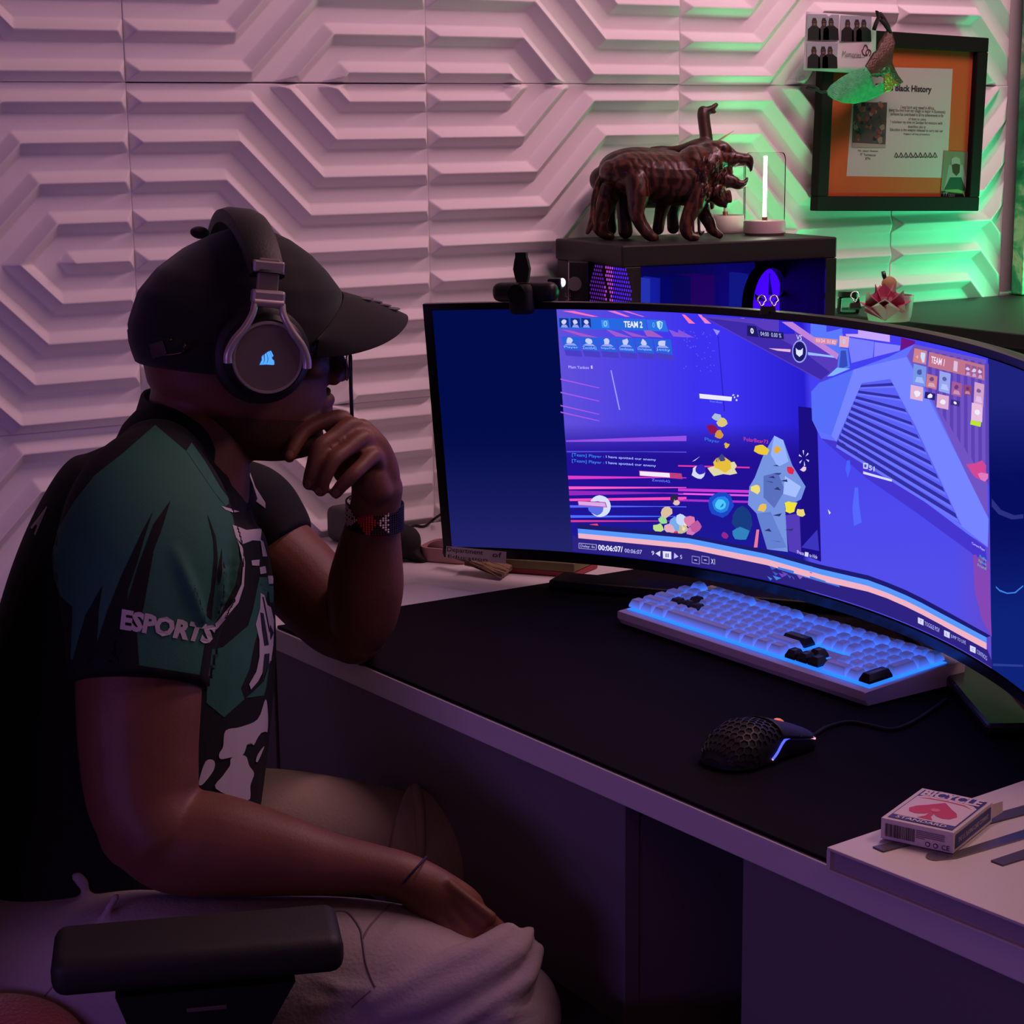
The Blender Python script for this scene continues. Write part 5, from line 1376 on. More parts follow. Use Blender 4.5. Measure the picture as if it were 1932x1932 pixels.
b.grid([[CP(x, 0, z) if z == 0 else CP(x, 0, CTH+dent(x, 0)) for z in (0, 1)] for x in xs_]); b.grid([[CP(x, CLN, 0 if z == 0 else CTH+dent(x, CLN)) for z in (0, 1)] for x in xs_])
b.grid([[CP(0, y, 0 if z == 0 else CTH+dent(0, y)) for z in (0, 1)] for y in ys_]); b.grid([[CP(CWD, y, 0 if z == 0 else CTH+dent(CWD, y)) for z in (0, 1)] for y in ys_])
b.add([CP(0, 0, 0), CP(CWD, 0, 0), CP(CWD, CLN, 0), CP(0, CLN, 0)], [(0, 1, 2, 3)])
b.build('box', cw, cards)
b = MB(); b.add([CP(CWD, CLN, CTH-.002), CP(CWD, CLN, .003), CP(CWD+.004, CLN+.016, .005), CP(CWD+.004, CLN+.015, CTH-.003)], [(0, 1, 2, 3)]); b.add([CP(0.01, CLN, CTH-.001), CP(CWD-.004, CLN, CTH-.001), CP(CWD-.008, CLN+.012, CTH-.005), CP(0.014, CLN+.011, CTH-.004)], [(0, 1, 2, 3)])
b.build('open_flap', cw, cards)
ink_b = lin((40, 44, 120)); ink_r = lin((205, 50, 62)); ink_w = lin((225, 205, 208)); ink_k = lin((40, 34, 44))
prn = colour_attr_mat('box_print', rough=0.5)
Mt = frame(CP(0, 0, CTH+0.0003), cxv, y=cyv); b = MB()
W_, L_ = CWD, CLN
print_poly(b, Mt, [(.004, .0045), (W_-.003, .0045), (W_-.003, L_-.004), (.004, L_-.004)], .0002, 0, ink_b)
print_poly(b, Mt, [(.005, .0135), (W_-.004, .0135), (W_-.004, L_*.70), (W_*.86, L_*.76), (W_*.5, L_*.82), (W_*.18, L_*.80), (.005, L_*.74)], .0004, 0, ink_w)
print_poly(b, Mt, [(.007, L_*.70), (W_*.25, L_*.745), (W_*.5, L_*.755), (W_*.75, L_*.735), (W_-.007, L_*.66), (W_*.75, L_*.715), (W_*.5, L_*.735), (W_*.25, L_*.725)], .0006, 0, ink_r)
print_text(b, Mt, 'BICYCLE', .006, L_*.775, W_-.005, L_*.97, .0006, 0, ink_w, 0.04)
print_text(b, Mt, 'STANDARD', .010, .0058, W_-.010, .0120, .0006, 0, ink_w, 0.02)
spade = [(0, .48), (.10, .38), (.26, .22), (.42, .08), (.50, -.08), (.42, -.24), (.28, -.28), (.12, -.22), (.05, -.14), (.06, -.30), (.16, -.44), (-.16, -.44), (-.06, -.30), (-.05, -.14), (-.12, -.22), (-.28, -.28), (-.42, -.24), (-.50, -.08), (-.42, .08), (-.26, .22), (-.10, .38)]
print_poly(b, Mt, [(W_*.5+x*.044, L_*.43+y*.050) for x, y in spade], .0006, 0, ink_r)
print_poly(b, Mt, circle(W_*.5, L_*.45, .0042, 16), .0008, 0, lin((225, 120, 125)))
Mf = frame(CP(0, -0.0003, 0), cxv, y=(0, 0, 1))
x = .004
for i in range(24):
    w = random.choice([.0004, .0006, .0009]); print_poly(b, Mf, [(x, .003), (x+w, .003), (x+w, .0145), (x, .0145)], .0002, 0, ink_k); x += w+random.choice([.0004, .0006])
for k in range(5): print_poly(b, Mf, [(.032, .0135-.0016*k), (.032+(.026 if k < 4 else .008), .0135-.0016*k), (.032+(.026 if k < 4 else .008), .0143-.0016*k), (.032, .0143-.0016*k)], .0002, 0, lin((120, 100, 112)))
for k, cx in enumerate((.043, .050)): 
    pr = circle(cx, .0036, .0022, 14); pi_ = circle(cx, .0036, .0014, 14); print_poly(b, Mf, pr, .0002, 0, ink_k); print_poly(b, Mf, pi_, .0003, 0, ink_w)
print_text(b, Mf, 'CE', .0555, .0015, .0625, .0058, .0002, 0, ink_k)
Mr = frame(CP(CWD+0.0003, 0, 0), cyv, y=(0, 0, 1))
print_poly(b, Mr, [(.004, .003), (CLN-.004, .003), (CLN-.004, .0155), (.004, .0155)], .0002, 0, ink_b)
print_text(b, Mr, 'THE U.S. PLAYING CARD COMPANY', .010, .0068, CLN-.010, .0112, .0004, 0, ink_w)
b.build('print', prn, cards)

# ------------------------------------------------------------------ computer tower
PZ = 1.196
pA, pR = on_z(1178, 463, PZ), on_z(1580, 447, PZ)
px_ = pR-pA; PLEN = px_.length; px_.normalize(); py_ = Vector((-px_.y, px_.x, 0))
PDP = 0.235
Mp = Matrix(((px_.x, py_.x, 0, pA.x), (px_.y, py_.y, 0, pA.y), (0, 0, 1, 0), (0, 0, 0, 1)))
pc = thing('computer_tower', 'black computer tower with glass side and purple lit fans behind the monitor', 'computer', Mp @ Vector((PLEN/2, PDP/2, DZ)))
pcm = mat('black_steel_case', (0.018, 0.016, 0.017), 0.5, noise=0.1, nscale=40)
def pbox(name, x0, x1, y0, y1, z0, z1, m, bev=0.0015, par=None):
    bb = MB(); bb.box(((x0+x1)/2, (y0+y1)/2, (z0+z1)/2), (x1-x0, y1-y0, z1-z0), M=Mp, bevel=bev); return bb.build(name, m, par or pc)
pbox('top_panel', -0.004, PLEN, 0, PDP, PZ-0.034, PZ, pcm, 0.003)
pbox('front_panel', 0, 0.03, 0.0, PDP, DZ+0.012, PZ-0.034, pcm)
pbox('rear_panel', PLEN-0.022, PLEN, 0, PDP, DZ+0.012, PZ-0.034, pcm)
pbox('back_side', 0.03, PLEN-0.022, PDP-0.006, PDP, DZ+0.012, PZ-0.034, pcm)
pbox('floor_panel', 0, PLEN, 0, PDP, DZ, DZ+0.014, pcm)
pbox('mainboard', 0.05, PLEN-0.04, PDP-0.05, PDP-0.044, DZ+0.05, PZ-0.05, mat('board_painted_blue_glow', (0.02, 0.03, 0.15), 0.4, noise=0.5, nscale=60, emit=lin((14, 10, 90)), estr=0.8))  # blue case light put into the board as emission
glass = thin_glass('tinted_side_glass', (0.75, 0.75, 0.85), 0.15)
pbox('glass_side', 0.03, PLEN-0.022, -0.001, 0.002, DZ+0.014, PZ-0.034, glass, 0)
for i, (x, w, c, e) in enumerate(((0.075, .006, (24, 30, 190), .9), (0.10, .003, (50, 70, 200), .9), (0.118, .004, (30, 40, 180), .8), (0.16, .035, (10, 12, 120), .6), (0.20, .045, (44, 0, 110), .9), (0.285, .007, (30, 40, 170), .7))):
    pbox('glowing_ram_strip', x-w/2, x+w/2, 0.10, 0.15, PZ-0.22, PZ-0.062, mat('case_glow_%d' % i, (0.02, 0.02, 0.2), emit=lin(c), estr=e), 0)  # RAM-like strips made emissive in place of a light inside the case
pbox('graphics_card', 0.05, 0.30, 0.03, 0.15, PZ-0.26, PZ-0.20, BLACK)
for nm, cx, col_a, col_b in (('rear_fan', PLEN-0.068, (90, 0, 255), (200, 60, 255)),):
    Mfan = Mp @ Matrix.Translation((cx, 0.11, PZ-0.115)) @ Matrix.Rotation(math.pi/2, 4, 'X') @ Matrix.Rotation(0.5, 4, 'Y')
    b = MB(); b.lathe([(0, 0), (0.062, 0.0)], M=Mfan, seg=32); f_ = b.build(nm, mat('purple_fan_glow', (0.3, 0, 1), emit=lin((84, 8, 236)), estr=1.0), pc)
    b = MB(); b.lathe([(0.061, -0.006), (0.067, -0.006), (0.067, 0.012), (0.061, 0.012)], M=Mfan, seg=32, close=True); b.build('fan_frame', BLACK, f_)
    for q in range(5):
        a = 2*math.pi*q/5; b = MB(); b.add([Mfan @ Vector((r*math.cos(a+d), r*math.sin(a+d), 0.003+0.004*i)) for i, (r, d) in enumerate(((.016, -.1), (.052, .2), (.052, .42), (.016, .3)))], [(0, 1, 2, 3)]); b.build('fan_blade', mat('fan_blade_black', (0.02, 0.0, 0.05), 0.3), f_)
# front: glowing fan seen through perforated mesh (front face is local x = 0)
lf = lambda p: Mp.inverted() @ on_x(p[0], p[1], (Mp @ Vector((0, PDP/2, 0))).x)
def front_pt(px, py):
    n_ = px_; r = ray(px, py); t = (pA-CAM).dot(n_)/r.dot(n_); return CAM+r*t
fc = Mp.inverted() @ front_pt(1152, 566); 
fr_ = abs((Mp.inverted() @ front_pt(1190, 566)).y-fc.y)*1.02
mbs2 = [MB(), MB(), MB()]
for i in range(-12, 13):
    for j in range(-12, 13):
        y = (i+0.5*(j % 2))*0.0072; z = j*0.0063
        d = math.hypot(y, z)
        if d > fr_+0.004: continue
        if abs((-y)*0.9+z*0.35+0.004) < 0.004: continue      # strut across the fan
        k = 2 if -y > 0.008 else (0 if -y < -0.018 else 1)
        cc = Mp @ Vector((-0.0006, fc.y+y, fc.z+z))
        mbs2[k].add([cc+py_*(0.0024*math.cos(t))+Vector((0, 0, 0.0024*math.sin(t))) for t in np.linspace(0, 2*math.pi, 6, endpoint=False)], [(0, 1, 2, 3, 4, 5)])
for k, c in enumerate(((90, 30, 150), (190, 70, 220), (70, 30, 255))):
    tag(mbs2[k].build('mesh_glow', mat('mesh_glow_%d' % k, (0.2, 0, 0.5), emit=lin(c), estr=1.0), pc), kind='stuff')
pbox('mesh_frame', -0.003, 0.0, fc.y-fr_-0.012, fc.y-fr_-0.008, PZ-0.2, PZ-0.045, pcm, 0); pbox('mesh_frame', -0.003, 0.0, fc.y+fr_+0.012, fc.y+fr_+0.016, PZ-0.2, PZ-0.045, pcm, 0)

# slim black box standing between webcam and tower
sb = on_z(1071, 492, 1.175)
b0 = Mp @ Vector((-0.06, PDP*0.60, 0)); hz = P(1071, 492, depth_of(b0+Vector((0, 0, 1.15)))).z
sbx = thing('slim_black_box', 'slim black box with a white edge and round grey knob between webcam and computer', 'speaker', (b0.x, b0.y, DZ))
Msb = frame((b0.x, b0.y, 0), RIGHT-UP*RIGHT.dot(UP), z=(0, 0, 1))
def s_box(name, c, size, m): 
    bb = MB(); bb.box(c, size, M=Msb, bevel=0.001); bb.build(name, m, sbx)
dd = depth_of(b0+Vector((0, 0, 1.1))); m2 = dd/FPX
off = P(1071, 530, dd)-b0; ox = off.dot(Msb.to_3x3().col[0])
s_box('body', (ox+0.0165, 0, (DZ+hz)/2), (0.031, 0.05, hz-DZ), BLACK)
s_box('white_edge', (ox+0.0005, -0.0245, (DZ+hz)/2), (0.0016, 0.0025, hz-DZ-.002), mat('pale_edge', (0.45, 0.4, 0.42), 0.5))
b = MB(); b.lathe([(0, -.004), (.011, -.004), (.011, .004), (0, .004)], M=frame(Msb @ Vector((ox+.010, -0.029, P(1080, 532, dd).z)), Msb.to_3x3().col[0], z=-Msb.to_3x3().col[1]), seg=20); b.build('knob', mat('grey_knob', (0.12, 0.11, 0.11), 0.5), sbx, smooth=40)
b = MB(); Mtx = frame(Msb @ Vector((ox+.004, -0.0256, 0)), (0, 0, 1), y=-Msb.to_3x3().col[0]); zz = P(1078, 570, dd).z; print_text(b, Mtx, 'REC', zz, -.012, zz+.03, -.003, 0.0003, 0, lin((110, 100, 104))); b.build('lettering', colour_attr_mat('grey_lettering'), sbx)

# ------------------------------------------------------------------ webcam on the monitor
def mon_s(px):
    ss_ = np.linspace(S0, S1, 400); best = min(ss_, key=lambda s: abs((966+FPX*(mon(s, MH/2, 0)-CAM).dot(RIGHT)/(mon(s, MH/2, 0)-CAM).dot(FWD))-px)); return best
sw = mon_s(990); wp = mon(sw, MH/2+0.009, 0.012); wt = (mon(sw+.01, 0)-mon(sw-.01, 0)).normalized(); wn = Vector((-wt.y, wt.x, 0))
if wn.x > 0: wn = -wn
Mw = frame(wp, wt, y=-wn)      # x along the top edge, y away from the user
if Mw.to_3x3().col[2].z < 0: Mw = frame(wp, -wt, y=-wn)
web = thing('webcam', 'black webcam with raised privacy shutter clipped on the monitor top', 'webcam', wp)
b = MB(); b.box((0, -0.008, 0.013), (0.094, 0.026, 0.026), M=Mw, bevel=0.010, seg=3); b.build('body', BLACK, web, smooth=50)
b = MB(); b.box((0, -0.020, 0.004), (0.034, 0.022, 0.040), M=Mw, bevel=0.008, seg=3); b.build('lens_block', MATTE, web, smooth=50)
b = MB(); b.lathe([(0, 0), (.011, 0), (.013, .003), (.013, .005), (0, .005)], M=Mw @ Matrix.Translation((0, -0.031, 0.012)) @ Matrix.Rotation(math.pi/2, 4, 'X'), seg=24); b.build('lens', gloss_black, web, smooth=40)
b = MB(); b.prism([(-.007, 0), (-.0095, .006), (-.012, .018), (-.0095, .030), (-.008, .034), (-.008, .040), (.008, .040), (.008, .034), (.0095, .030), (.012, .018), (.0095, .006), (.007, 0)], Mw @ Matrix.Translation((0, -0.016, 0.026)) @ Matrix.Rotation(math.pi/2, 4, 'X'), -.003, .003); b.build('privacy_shutter', MATTE, web)
b = MB(); b.box((0, 0.012, -0.010), (0.030, 0.016, 0.03), M=Mw, bevel=0.003); b.build('clip', BLACK, web)
b = MB(); ledp = P(1061, 533, depth_of(wp)-0.02); b.sphere((0, 0, 0), (0.0045, 0.0045, 0.006), M=Matrix.Translation(ledp), seg=12, rings=8); b.build('status_light', mat('white_led', (1, 1, 1), emit=lin((215, 215, 255)), estr=1.3), web)
b = MB(); b.box((0, 0, 0), (0.02, 0.014, 0.016), M=frame(ledp+wt*(-0.010 if wt.dot(RIGHT) > 0 else .010)+UP*-0.002, wt, z=(0, 0, 1)), bevel=0.003); b.build('body_end', BLACK, web)

# ------------------------------------------------------------------ carved animals on the tower
wood = wood_mat('red_brown_carved_wood', (0.030, 0.009, 0.005), (0.115, 0.036, 0.019), 26, 10.0, 0.38, 0.15)
wood2 = wood_mat('dark_carved_wood', (0.028, 0.010, 0.005), (0.065, 0.022, 0.012), 14, 5.0, 0.45, 0.1)
def q5(x, y): return (1080+x/4.391, 160+y/4.391)
def critter(name, label, cat, dep, parts, m, voxel, foot):
    bb = MB()
    for pts in parts:
        limb(bb, [(*q5(p[0], p[1]), dep+p[3], p[2]/4.391, (p[4] if len(p) > 4 else None)) for p in pts], seg=18, n=5)
    root = thing(name, label, cat, group='carved animals on the tower', loc=(P(*q5(foot, 1270), dep)[0], P(*q5(foot, 1270), dep)[1], PZ))
    o = bb.build('body', m, root, smooth=True, me=remeshed(bb, voxel, smooth=3))
    zmin = min(v.co.z for v in o.data.vertices)
    for v in o.data.vertices: v.co.z += PZ-zmin if v.co.z < PZ+0.02 else (PZ-zmin)
    return root, o, PZ-zmin
DL = depth_of(on_z(*q5(680, 1290), PZ))
lion, lo, dz_ = critter('lion_figurine', 'glossy carved wooden lion with open jaws walking on the computer tower', 'figurine', DL, [
    [(330, 740, 110, .0, .028), (430, 740, 165, 0, .038), (560, 760, 195, 0, .042), (720, 785, 215, 0, .044), (880, 795, 220, 0, .044), (1020, 790, 215, 0, .042), (1110, 740, 190, 0, .038)],
    [(1030, 710, 200, 0, .045), (1090, 730, 235, 0, .050), (1150, 750, 225, 0, .046), (1180, 780, 175, 0, .024)], [(1120, 560, 70, 0, .03), (1220, 560, 80, 0, .032), (1300, 600, 60, 0, .024)],
    [(1180, 900, 90, 0, .03), (1250, 990, 50, 0, .018), (1268, 1020, 16, 0, .006)],
    [(1200, 620, 110, 0, .030), (1300, 630, 78, 0, .026), (1390, 632, 52, 0, .020), (1450, 640, 48, 0, .018), (1476, 680, 28, 0, .014), (1480, 722, 12, 0, .008)],
    [(1230, 800, 80, 0, .024), (1320, 815, 52, 0, .020), (1380, 842, 38, 0, .017), (1425, 828, 26, 0, .013), (1446, 792, 12, 0, .008)],
    [(1295, 900, 18, -.01), (1310, 950, 14, -.01), (1308, 980, 16, -.01)],
    [(540, 800, 110, -.026, .020), (545, 920, 98, -.028, .019), (530, 1060, 68, -.028), (560, 1150, 58, -.027), (598, 1210, 54, -.027), (640, 1262, 48, -.027), (690, 1280, 30, -.027)],
    [(330, 780, 95, .024, .02), (300, 920, 96, .026, .018), (262, 1040, 74, .026), (232, 1120, 68, .026), (228, 1200, 62, .026), (270, 1255, 42, .026), (320, 1268, 30, .026)],
    [(320, 680, 30, 0), (230, 800, 28, 0), (180, 950, 26, 0), (165, 1100, 24, 0), (150, 1180, 30, 0), (125, 1235, 20, 0)],
    [(1060, 880, 90, -.024, .02), (1010, 1010, 80, -.027), (960, 1110, 62, -.027), (940, 1200, 56, -.027), (965, 1262, 44, -.027), (1025, 1278, 30, -.027)],
    [(1060, 940, 75, .022, .018), (1085, 1060, 62, .025), (1130, 1150, 54, .025), (1165, 1220, 42, .025), (1220, 1260, 30, .025)]], wood, 0.0016, 640)
LBV = bvh_of(lo)
b = MB()      # mane locks as separate carved strands
for i in range(46):
    a = random.uniform(0, 2*math.pi); rr = random.uniform(60, 210); x, y = 1150+rr*0.62*math.cos(a), 760+rr*1.05*math.sin(a)
    pts = []
    for t in (0, .33, .66, 1):
        X, Y = q5(x+random.uniform(-8, 8)-20*t, y+70*t); loc, no, _, _ = LBV.ray_cast(CAM, ray(X, Y).normalized())
        if loc is not None: pts.append(loc+no*0.0006+Vector((0, 0, 0)))
    if len(pts) == 4 and max((pts[k]-pts[k+1]).length for k in range(3)) < 0.02: b.tube([Vector(p) for p in cr([tuple(p) for p in pts], 3)], [0.0012, .0016, .002, .0022, .0024, .0024, .0022, .002, .0016, .001][:10], seg=6)
tag(b.build('mane_strands', wood, lion, smooth=True), kind='stuff')
DE = DL+0.085
eleph, eo, _ = critter('elephant_figurine', 'rounded dark wooden elephant figurine standing behind the carved lion', 'figurine', DE, [
    [(250, 790, 110, 0, .03), (330, 770, 200, 0, .05), (480, 770, 245, 0, .058), (680, 780, 245, 0, .058), (860, 780, 225, 0, .055), (960, 760, 180, 0, .045)],
    [(960, 700, 130, 0, .04), (1050, 720, 120, 0, .036), (1120, 790, 66, 0, .02), (1150, 900, 40, 0), (1150, 1010, 30, 0)],
    [(430, 900, 90, -.03), (430, 1080, 62, -.03), (440, 1220, 62, -.03)], [(300, 900, 90, .03), (300, 1080, 58, .03), (310, 1200, 58, .03)],
    [(770, 930, 80, -.03), (730, 1080, 52, -.03), (710, 1200, 50, -.03)], [(850, 930, 80, .03), (830, 1080, 50, .03), (835, 1190, 52, .03)]], wood2, 0.002, 560)
DBD = DL+0.12
bird, bo, _ = critter('bird_figurine', 'carved wooden long-necked bird figurine rising behind the lion', 'figurine', DBD, [
    [(660, 520, 28, 0), (730, 520, 36, 0), (820, 525, 38, 0), (920, 530, 60, 0, .02), (1030, 510, 80, 0, .025), (1110, 500, 74, 0, .022), (1130, 560, 60, 0, .02)],
    [(1105, 520, 62, 0), (1108, 420, 54, 0), (1094, 310, 52, 0), (1085, 230, 52, 0), (1082, 200, 46, 0)], [(1080, 205, 44, 0), (1120, 192, 34, 0), (1160, 172, 26, 0), (1190, 146, 20, 0)], [(1130, 200, 22, 0), (1182, 206, 13, 0)],
    [(1000, 560, 22, -.012), (1000, 800, 14, -.012), (1000, 1190, 14, -.012), (1040, 1200, 10, -.012)], [(1050, 560, 22, .012), (1050, 800, 14, .012), (1050, 1190, 14, .012), (1090, 1196, 10, .012)], [(1150, 500, 14, 0), (1230, 512, 20, 0), (1310, 512, 16, 0)]], wood2, 0.0018, 1030)
b = MB(); b.tube([P(*q5(1150, 500), DBD), P(*q5(1260, 430), DBD), P(*q5(1340, 380), DBD)], [.0014, .0016, .0006], seg=8); b.build('straw_quill', mat('pale_straw', (0.55, 0.45, 0.22), 0.6), bird, smooth=True)

# ------------------------------------------------------------------ lamps on the tower
lampbase = mat('pale_pink_lamp_base', (0.62, 0.50, 0.50), 0.5)
clear = thin_glass('clear_lamp_glass', (0.93, 0.93, 0.93), 0.04)
def lamp(name, label, pxc, pyb, dep, r, hb, hg, lit):
    base = P(pxc, pyb, dep); base.z = PZ
    t = thing(name, label, 'lamp', base, 'glass lamps on the tower')
    Mo = Matrix.Translation(base)
    b = MB(); b.lathe([(0, 0), (r*.9, 0), (r, .004), (r, hb-.003), (r*.97, hb), (0, hb)], M=Mo, seg=40); b.build('base', lampbase, t, smooth=40)
    b = MB(); b.lathe([(r*.96, hb), (r*.96, hb+hg-.012), (r*.935, hb+hg-.006), (r*.88, hb+hg-.0015), (r*.80, hb+hg), (0, hb+hg)], M=Mo, seg=40); b.build('glass_shade', clear, t, smooth=40)
    b = MB(); b.lathe([(0, hb), (.0045, hb), (.0045, hb+.006), (0, hb+.006)], M=Mo, seg=16); b.build('socket', mat('copper_socket', (0.5, 0.2, 0.12), 0.3, metal=0.9), t, smooth=40)
    b = MB(); b.lathe([(0, hb+.004), (.0030, hb+.004), (.0030, hb+hg-.006), (0, hb+hg-.006)], M=Mo, seg=12)
    b.build('filament_tube', mat('white_filament', (1, 1, .85), emit=(1.0, 0.95, 0.70), estr=30.0) if lit else mat('frosted_tube', (0.5, 0.48, 0.44), 0.3), t, smooth=40)
    return t
DLm = depth_of(on_z(1442, 443, PZ))
rl = 39.5*DLm/FPX
lamp('filament_lamp', 'lit clear glass filament lamp with pale base at the end of the tower', 1442, 443, DLm, rl, 0.024, 0.112, True)
lamp('filament_lamp', 'unlit glass lamp with pale base half hidden behind the lion', 1368, 430, DLm+0.075, rl*0.95, 0.030, 0.100, False)

# ------------------------------------------------------------------ framed certificate
def z1(x, y): return (1480+x/4.274, y/4.274)
FY = -0.018
fBL, fBR, fTL = on_y(*z1(220, 1700), FY), on_y(*z1(1525, 1700), FY), on_y(*z1(298, 222), FY)
fxv = (fBR-fBL).normalized(); fzv = Vector((-fxv.z, 0, fxv.x)); FW, FH = (fBR-fBL).length, (fTL-fBL).dot(fzv)
Mfr = frame(fBL, fxv, y=fzv)        # z towards the room
blk_ = 0
cert = thing('framed_certificate', 'black framed certificate with orange border hanging on the green-lit wall', 'picture', fBL+fxv*FW/2)
blkf = mat('black_frame_wood', (0.010, 0.008, 0.008), 0.75, spec=0.15)
def fl(x, y):
    p = Mfr.inverted() @ on_y(*z1(x, y), FY-0.004); return (p.x, p.y)
bar = 0.0265
for (x0, x1, y0, y1) in ((0, FW, 0, bar), (0, FW, FH-bar, FH), (0, bar, bar, FH-bar), (FW-bar, FW, bar, FH-bar)):
    b = MB(); b.box(((x0+x1)/2, (y0+y1)/2, 0.004), (x1-x0, y1-y0, 0.020), M=Mfr, bevel=0.002); b.build('frame_bar', blkf, cert)
b = MB(); b.box((FW/2, FH/2, -0.001), (FW-.03, FH-.03, 0.004), M=Mfr); b.build('orange_mount', mat('orange_card', (0.62, 0.135, 0.035), 0.7, noise=0.06, nscale=15), cert)
cprint = colour_attr_mat('certificate_print', rough=0.6)
b = MB()
def cp(pts, c, L): print_poly(b, Mfr, [fl(*p) for p in pts], .0012+.00025*L, 0, c)
paperc = (0.60, 0.60, 0.56)
cp([(578, 535), (1366, 555), (1318, 1435), (508, 1420)], paperc, 0)
def ctext(s, x0, y0, x1, y1, c=(0.03, 0.03, 0.035), L=2, bold=0.0):
    (a0, c0_), (a1, c1_) = fl(x0, y1), fl(x1, y0); print_text(b, Mfr, s, a0, c0_, a1, c1_, .0012+.00025*L, 0, c, bold)
ctext('This is Black History', 740, 695, 1196, 742, bold=.03)
for i, (s, x0, x1) in enumerate((('I was born and raised in Africa', 945, 1216), ('being the first from my village to major in Economics', 850, 1306), ('someone has contributed to all my achievements so far', 862, 1292), ('of them to come', 1008, 1150), ('I volunteer my time on Sundays for mentors with', 862, 1282), ('disabilities also in', 1002, 1146), ('Education is the weapon released to carry out our', 858, 1286), ('impact of my presence', 968, 1180))):
    ctext(s, x0, 858+31*i, x1, 876+31*i)
for i, (s, x0, x1) in enumerate((('Mr. Jabari Asante', 600, 762), ('IT Technician', 618, 744), ('BTN', 660, 700))): ctext(s, x0, 1210+30*i, x1, 1228+30*i)
for i in range(9):
    x = 890+39*i
    cp([(x, 1268), (x+16, 1230), (x+22, 1230), (x+6, 1270)], (0.04, 0.03, 0.03), 2); cp([(x+16, 1230), (x+22, 1230), (x+40, 1268), (x+34, 1272)], (0.04, 0.03, 0.03), 2); cp([(x+10, 1272), (x+20, 1258), (x+30, 1273)], (0.04, 0.03, 0.03), 2)
cp([(566, 824), (836, 826), (822, 1190), (550, 1188)], (0.10, 0.07, 0.07), 1)
for i in range(70):
    x, y = random.uniform(575, 810), random.uniform(835, 1140); r_ = random.uniform(8, 26)
    c = random.choice([(.25, .06, .05), (.04, .06, .10), (.10, .05, .04), (.05, .12, .10), (.30, .22, .18), (.02, .02, .03), (.35, .12, .08)])
    cp([(x+r_*random.uniform(.6, 1.2)*math.cos(a), y+r_*random.uniform(.6, 1.5)*math.sin(a)) for a in np.linspace(0, 2*math.pi, 7, endpoint=False)], c, 2+i*.02)
cp([(551, 1150), (822, 1165), (822, 1190), (550, 1188)], (.42, .36, .30), 4)
b.build('printed_sheet', cprint, cert)
b = MB()     # photograph tucked in the corner
cp([(1292, 1215), (1488, 1225), (1470, 1612), (1262, 1600)], (0.22, 0.25, 0.16), 5)
cp([(1330, 1330), (1440, 1330), (1470, 1440), (1460, 1540), (1290, 1530), (1310, 1440)], (0.36, 0.40, 0.36), 6)
cp([(1340, 1430), (1430, 1430), (1470, 1540), (1290, 1530)], (0.02, 0.07, 0.04), 7)
cp([(1352, 1320), (1420, 1320), (1416, 1390), (1390, 1420), (1360, 1390)], (0.07, 0.03, 0.015), 7); cp([(1348, 1330), (1350, 1280), (1385, 1262), (1418, 1280), (1420, 1328), (1385, 1318)], (0.42, 0.42, 0.38), 8)
cp([(1270, 1540), (1470, 1545), (1466, 1612), (1262, 1600)], (0.008, 0.008, 0.008), 8); cp([(1300, 1530), (1400, 1525), (1455, 1545), (1458, 1605), (1440, 1560), (1300, 1545)], (0.25, 0.34, 0.12), 9)
ctext('IT', 1284, 1552, 1320, 1582, (.5, .5, .5), 10); ctext('CREW', 1322, 1566, 1376, 1586, (.5, .5, .5), 10)
b.build('tucked_photo', cprint, cert)
# glass front
b = MB(); b.add([Mfr @ Vector(p) for p in ((bar*.8, bar*.8, .0062), (FW-bar*.8, bar*.8, .0062), (FW-bar*.8, FH-bar*.8, .0062), (bar*.8, FH-bar*.8, .0062))], [(0, 1, 2, 3)]); b.build('glass_pane', thin_glass('picture_glass', (0.97, 0.97, 0.97), 0.10), cert)

# photo card pinned over the frame's corner
CYP = -0.046
k0, k1, k2 = on_y(*z1(152, 566), CYP), on_y(*z1(700, 598), CYP), on_y(*z1(166, 92), CYP)
kxv = (k1-k0).normalized(); kzv = Vector((-kxv.z, 0, kxv.x)); KW, KH = (on_y(*z1(738, 116), CYP)-k2).length, (k2-k0).dot(kzv)
Mc_ = frame(k0, kxv, y=kzv)
pcard = thing('photo_card', 'white card with three photos of people in black pinned over the frame corner', 'photo', k0)
b = MB(); rows = [[Mc_ @ Vector((KW*i/10, KH*j/8, -.0015*math.sin(i*.5)*math.sin(j*.6))) for j in range(9)] for i in range(11)]
b.grid(rows); cd = b.build('card', mat('white_photo_card', (0.62, 0.58, 0.60), 0.5), pcard, smooth=True); md = cd.modifiers.new('s', 'SOLIDIFY'); md.thickness = 0.001
cbv = bvh_of(cd); b = MB()
def cq(x, y): p = Mc_.inverted() @ on_y(*z1(x, y), CYP); return (p.x, p.y)
def kp(pts, c, L): print_poly(b, Mc_, [cq(*p) for p in pts], .0024+.0002*L, 0, c)
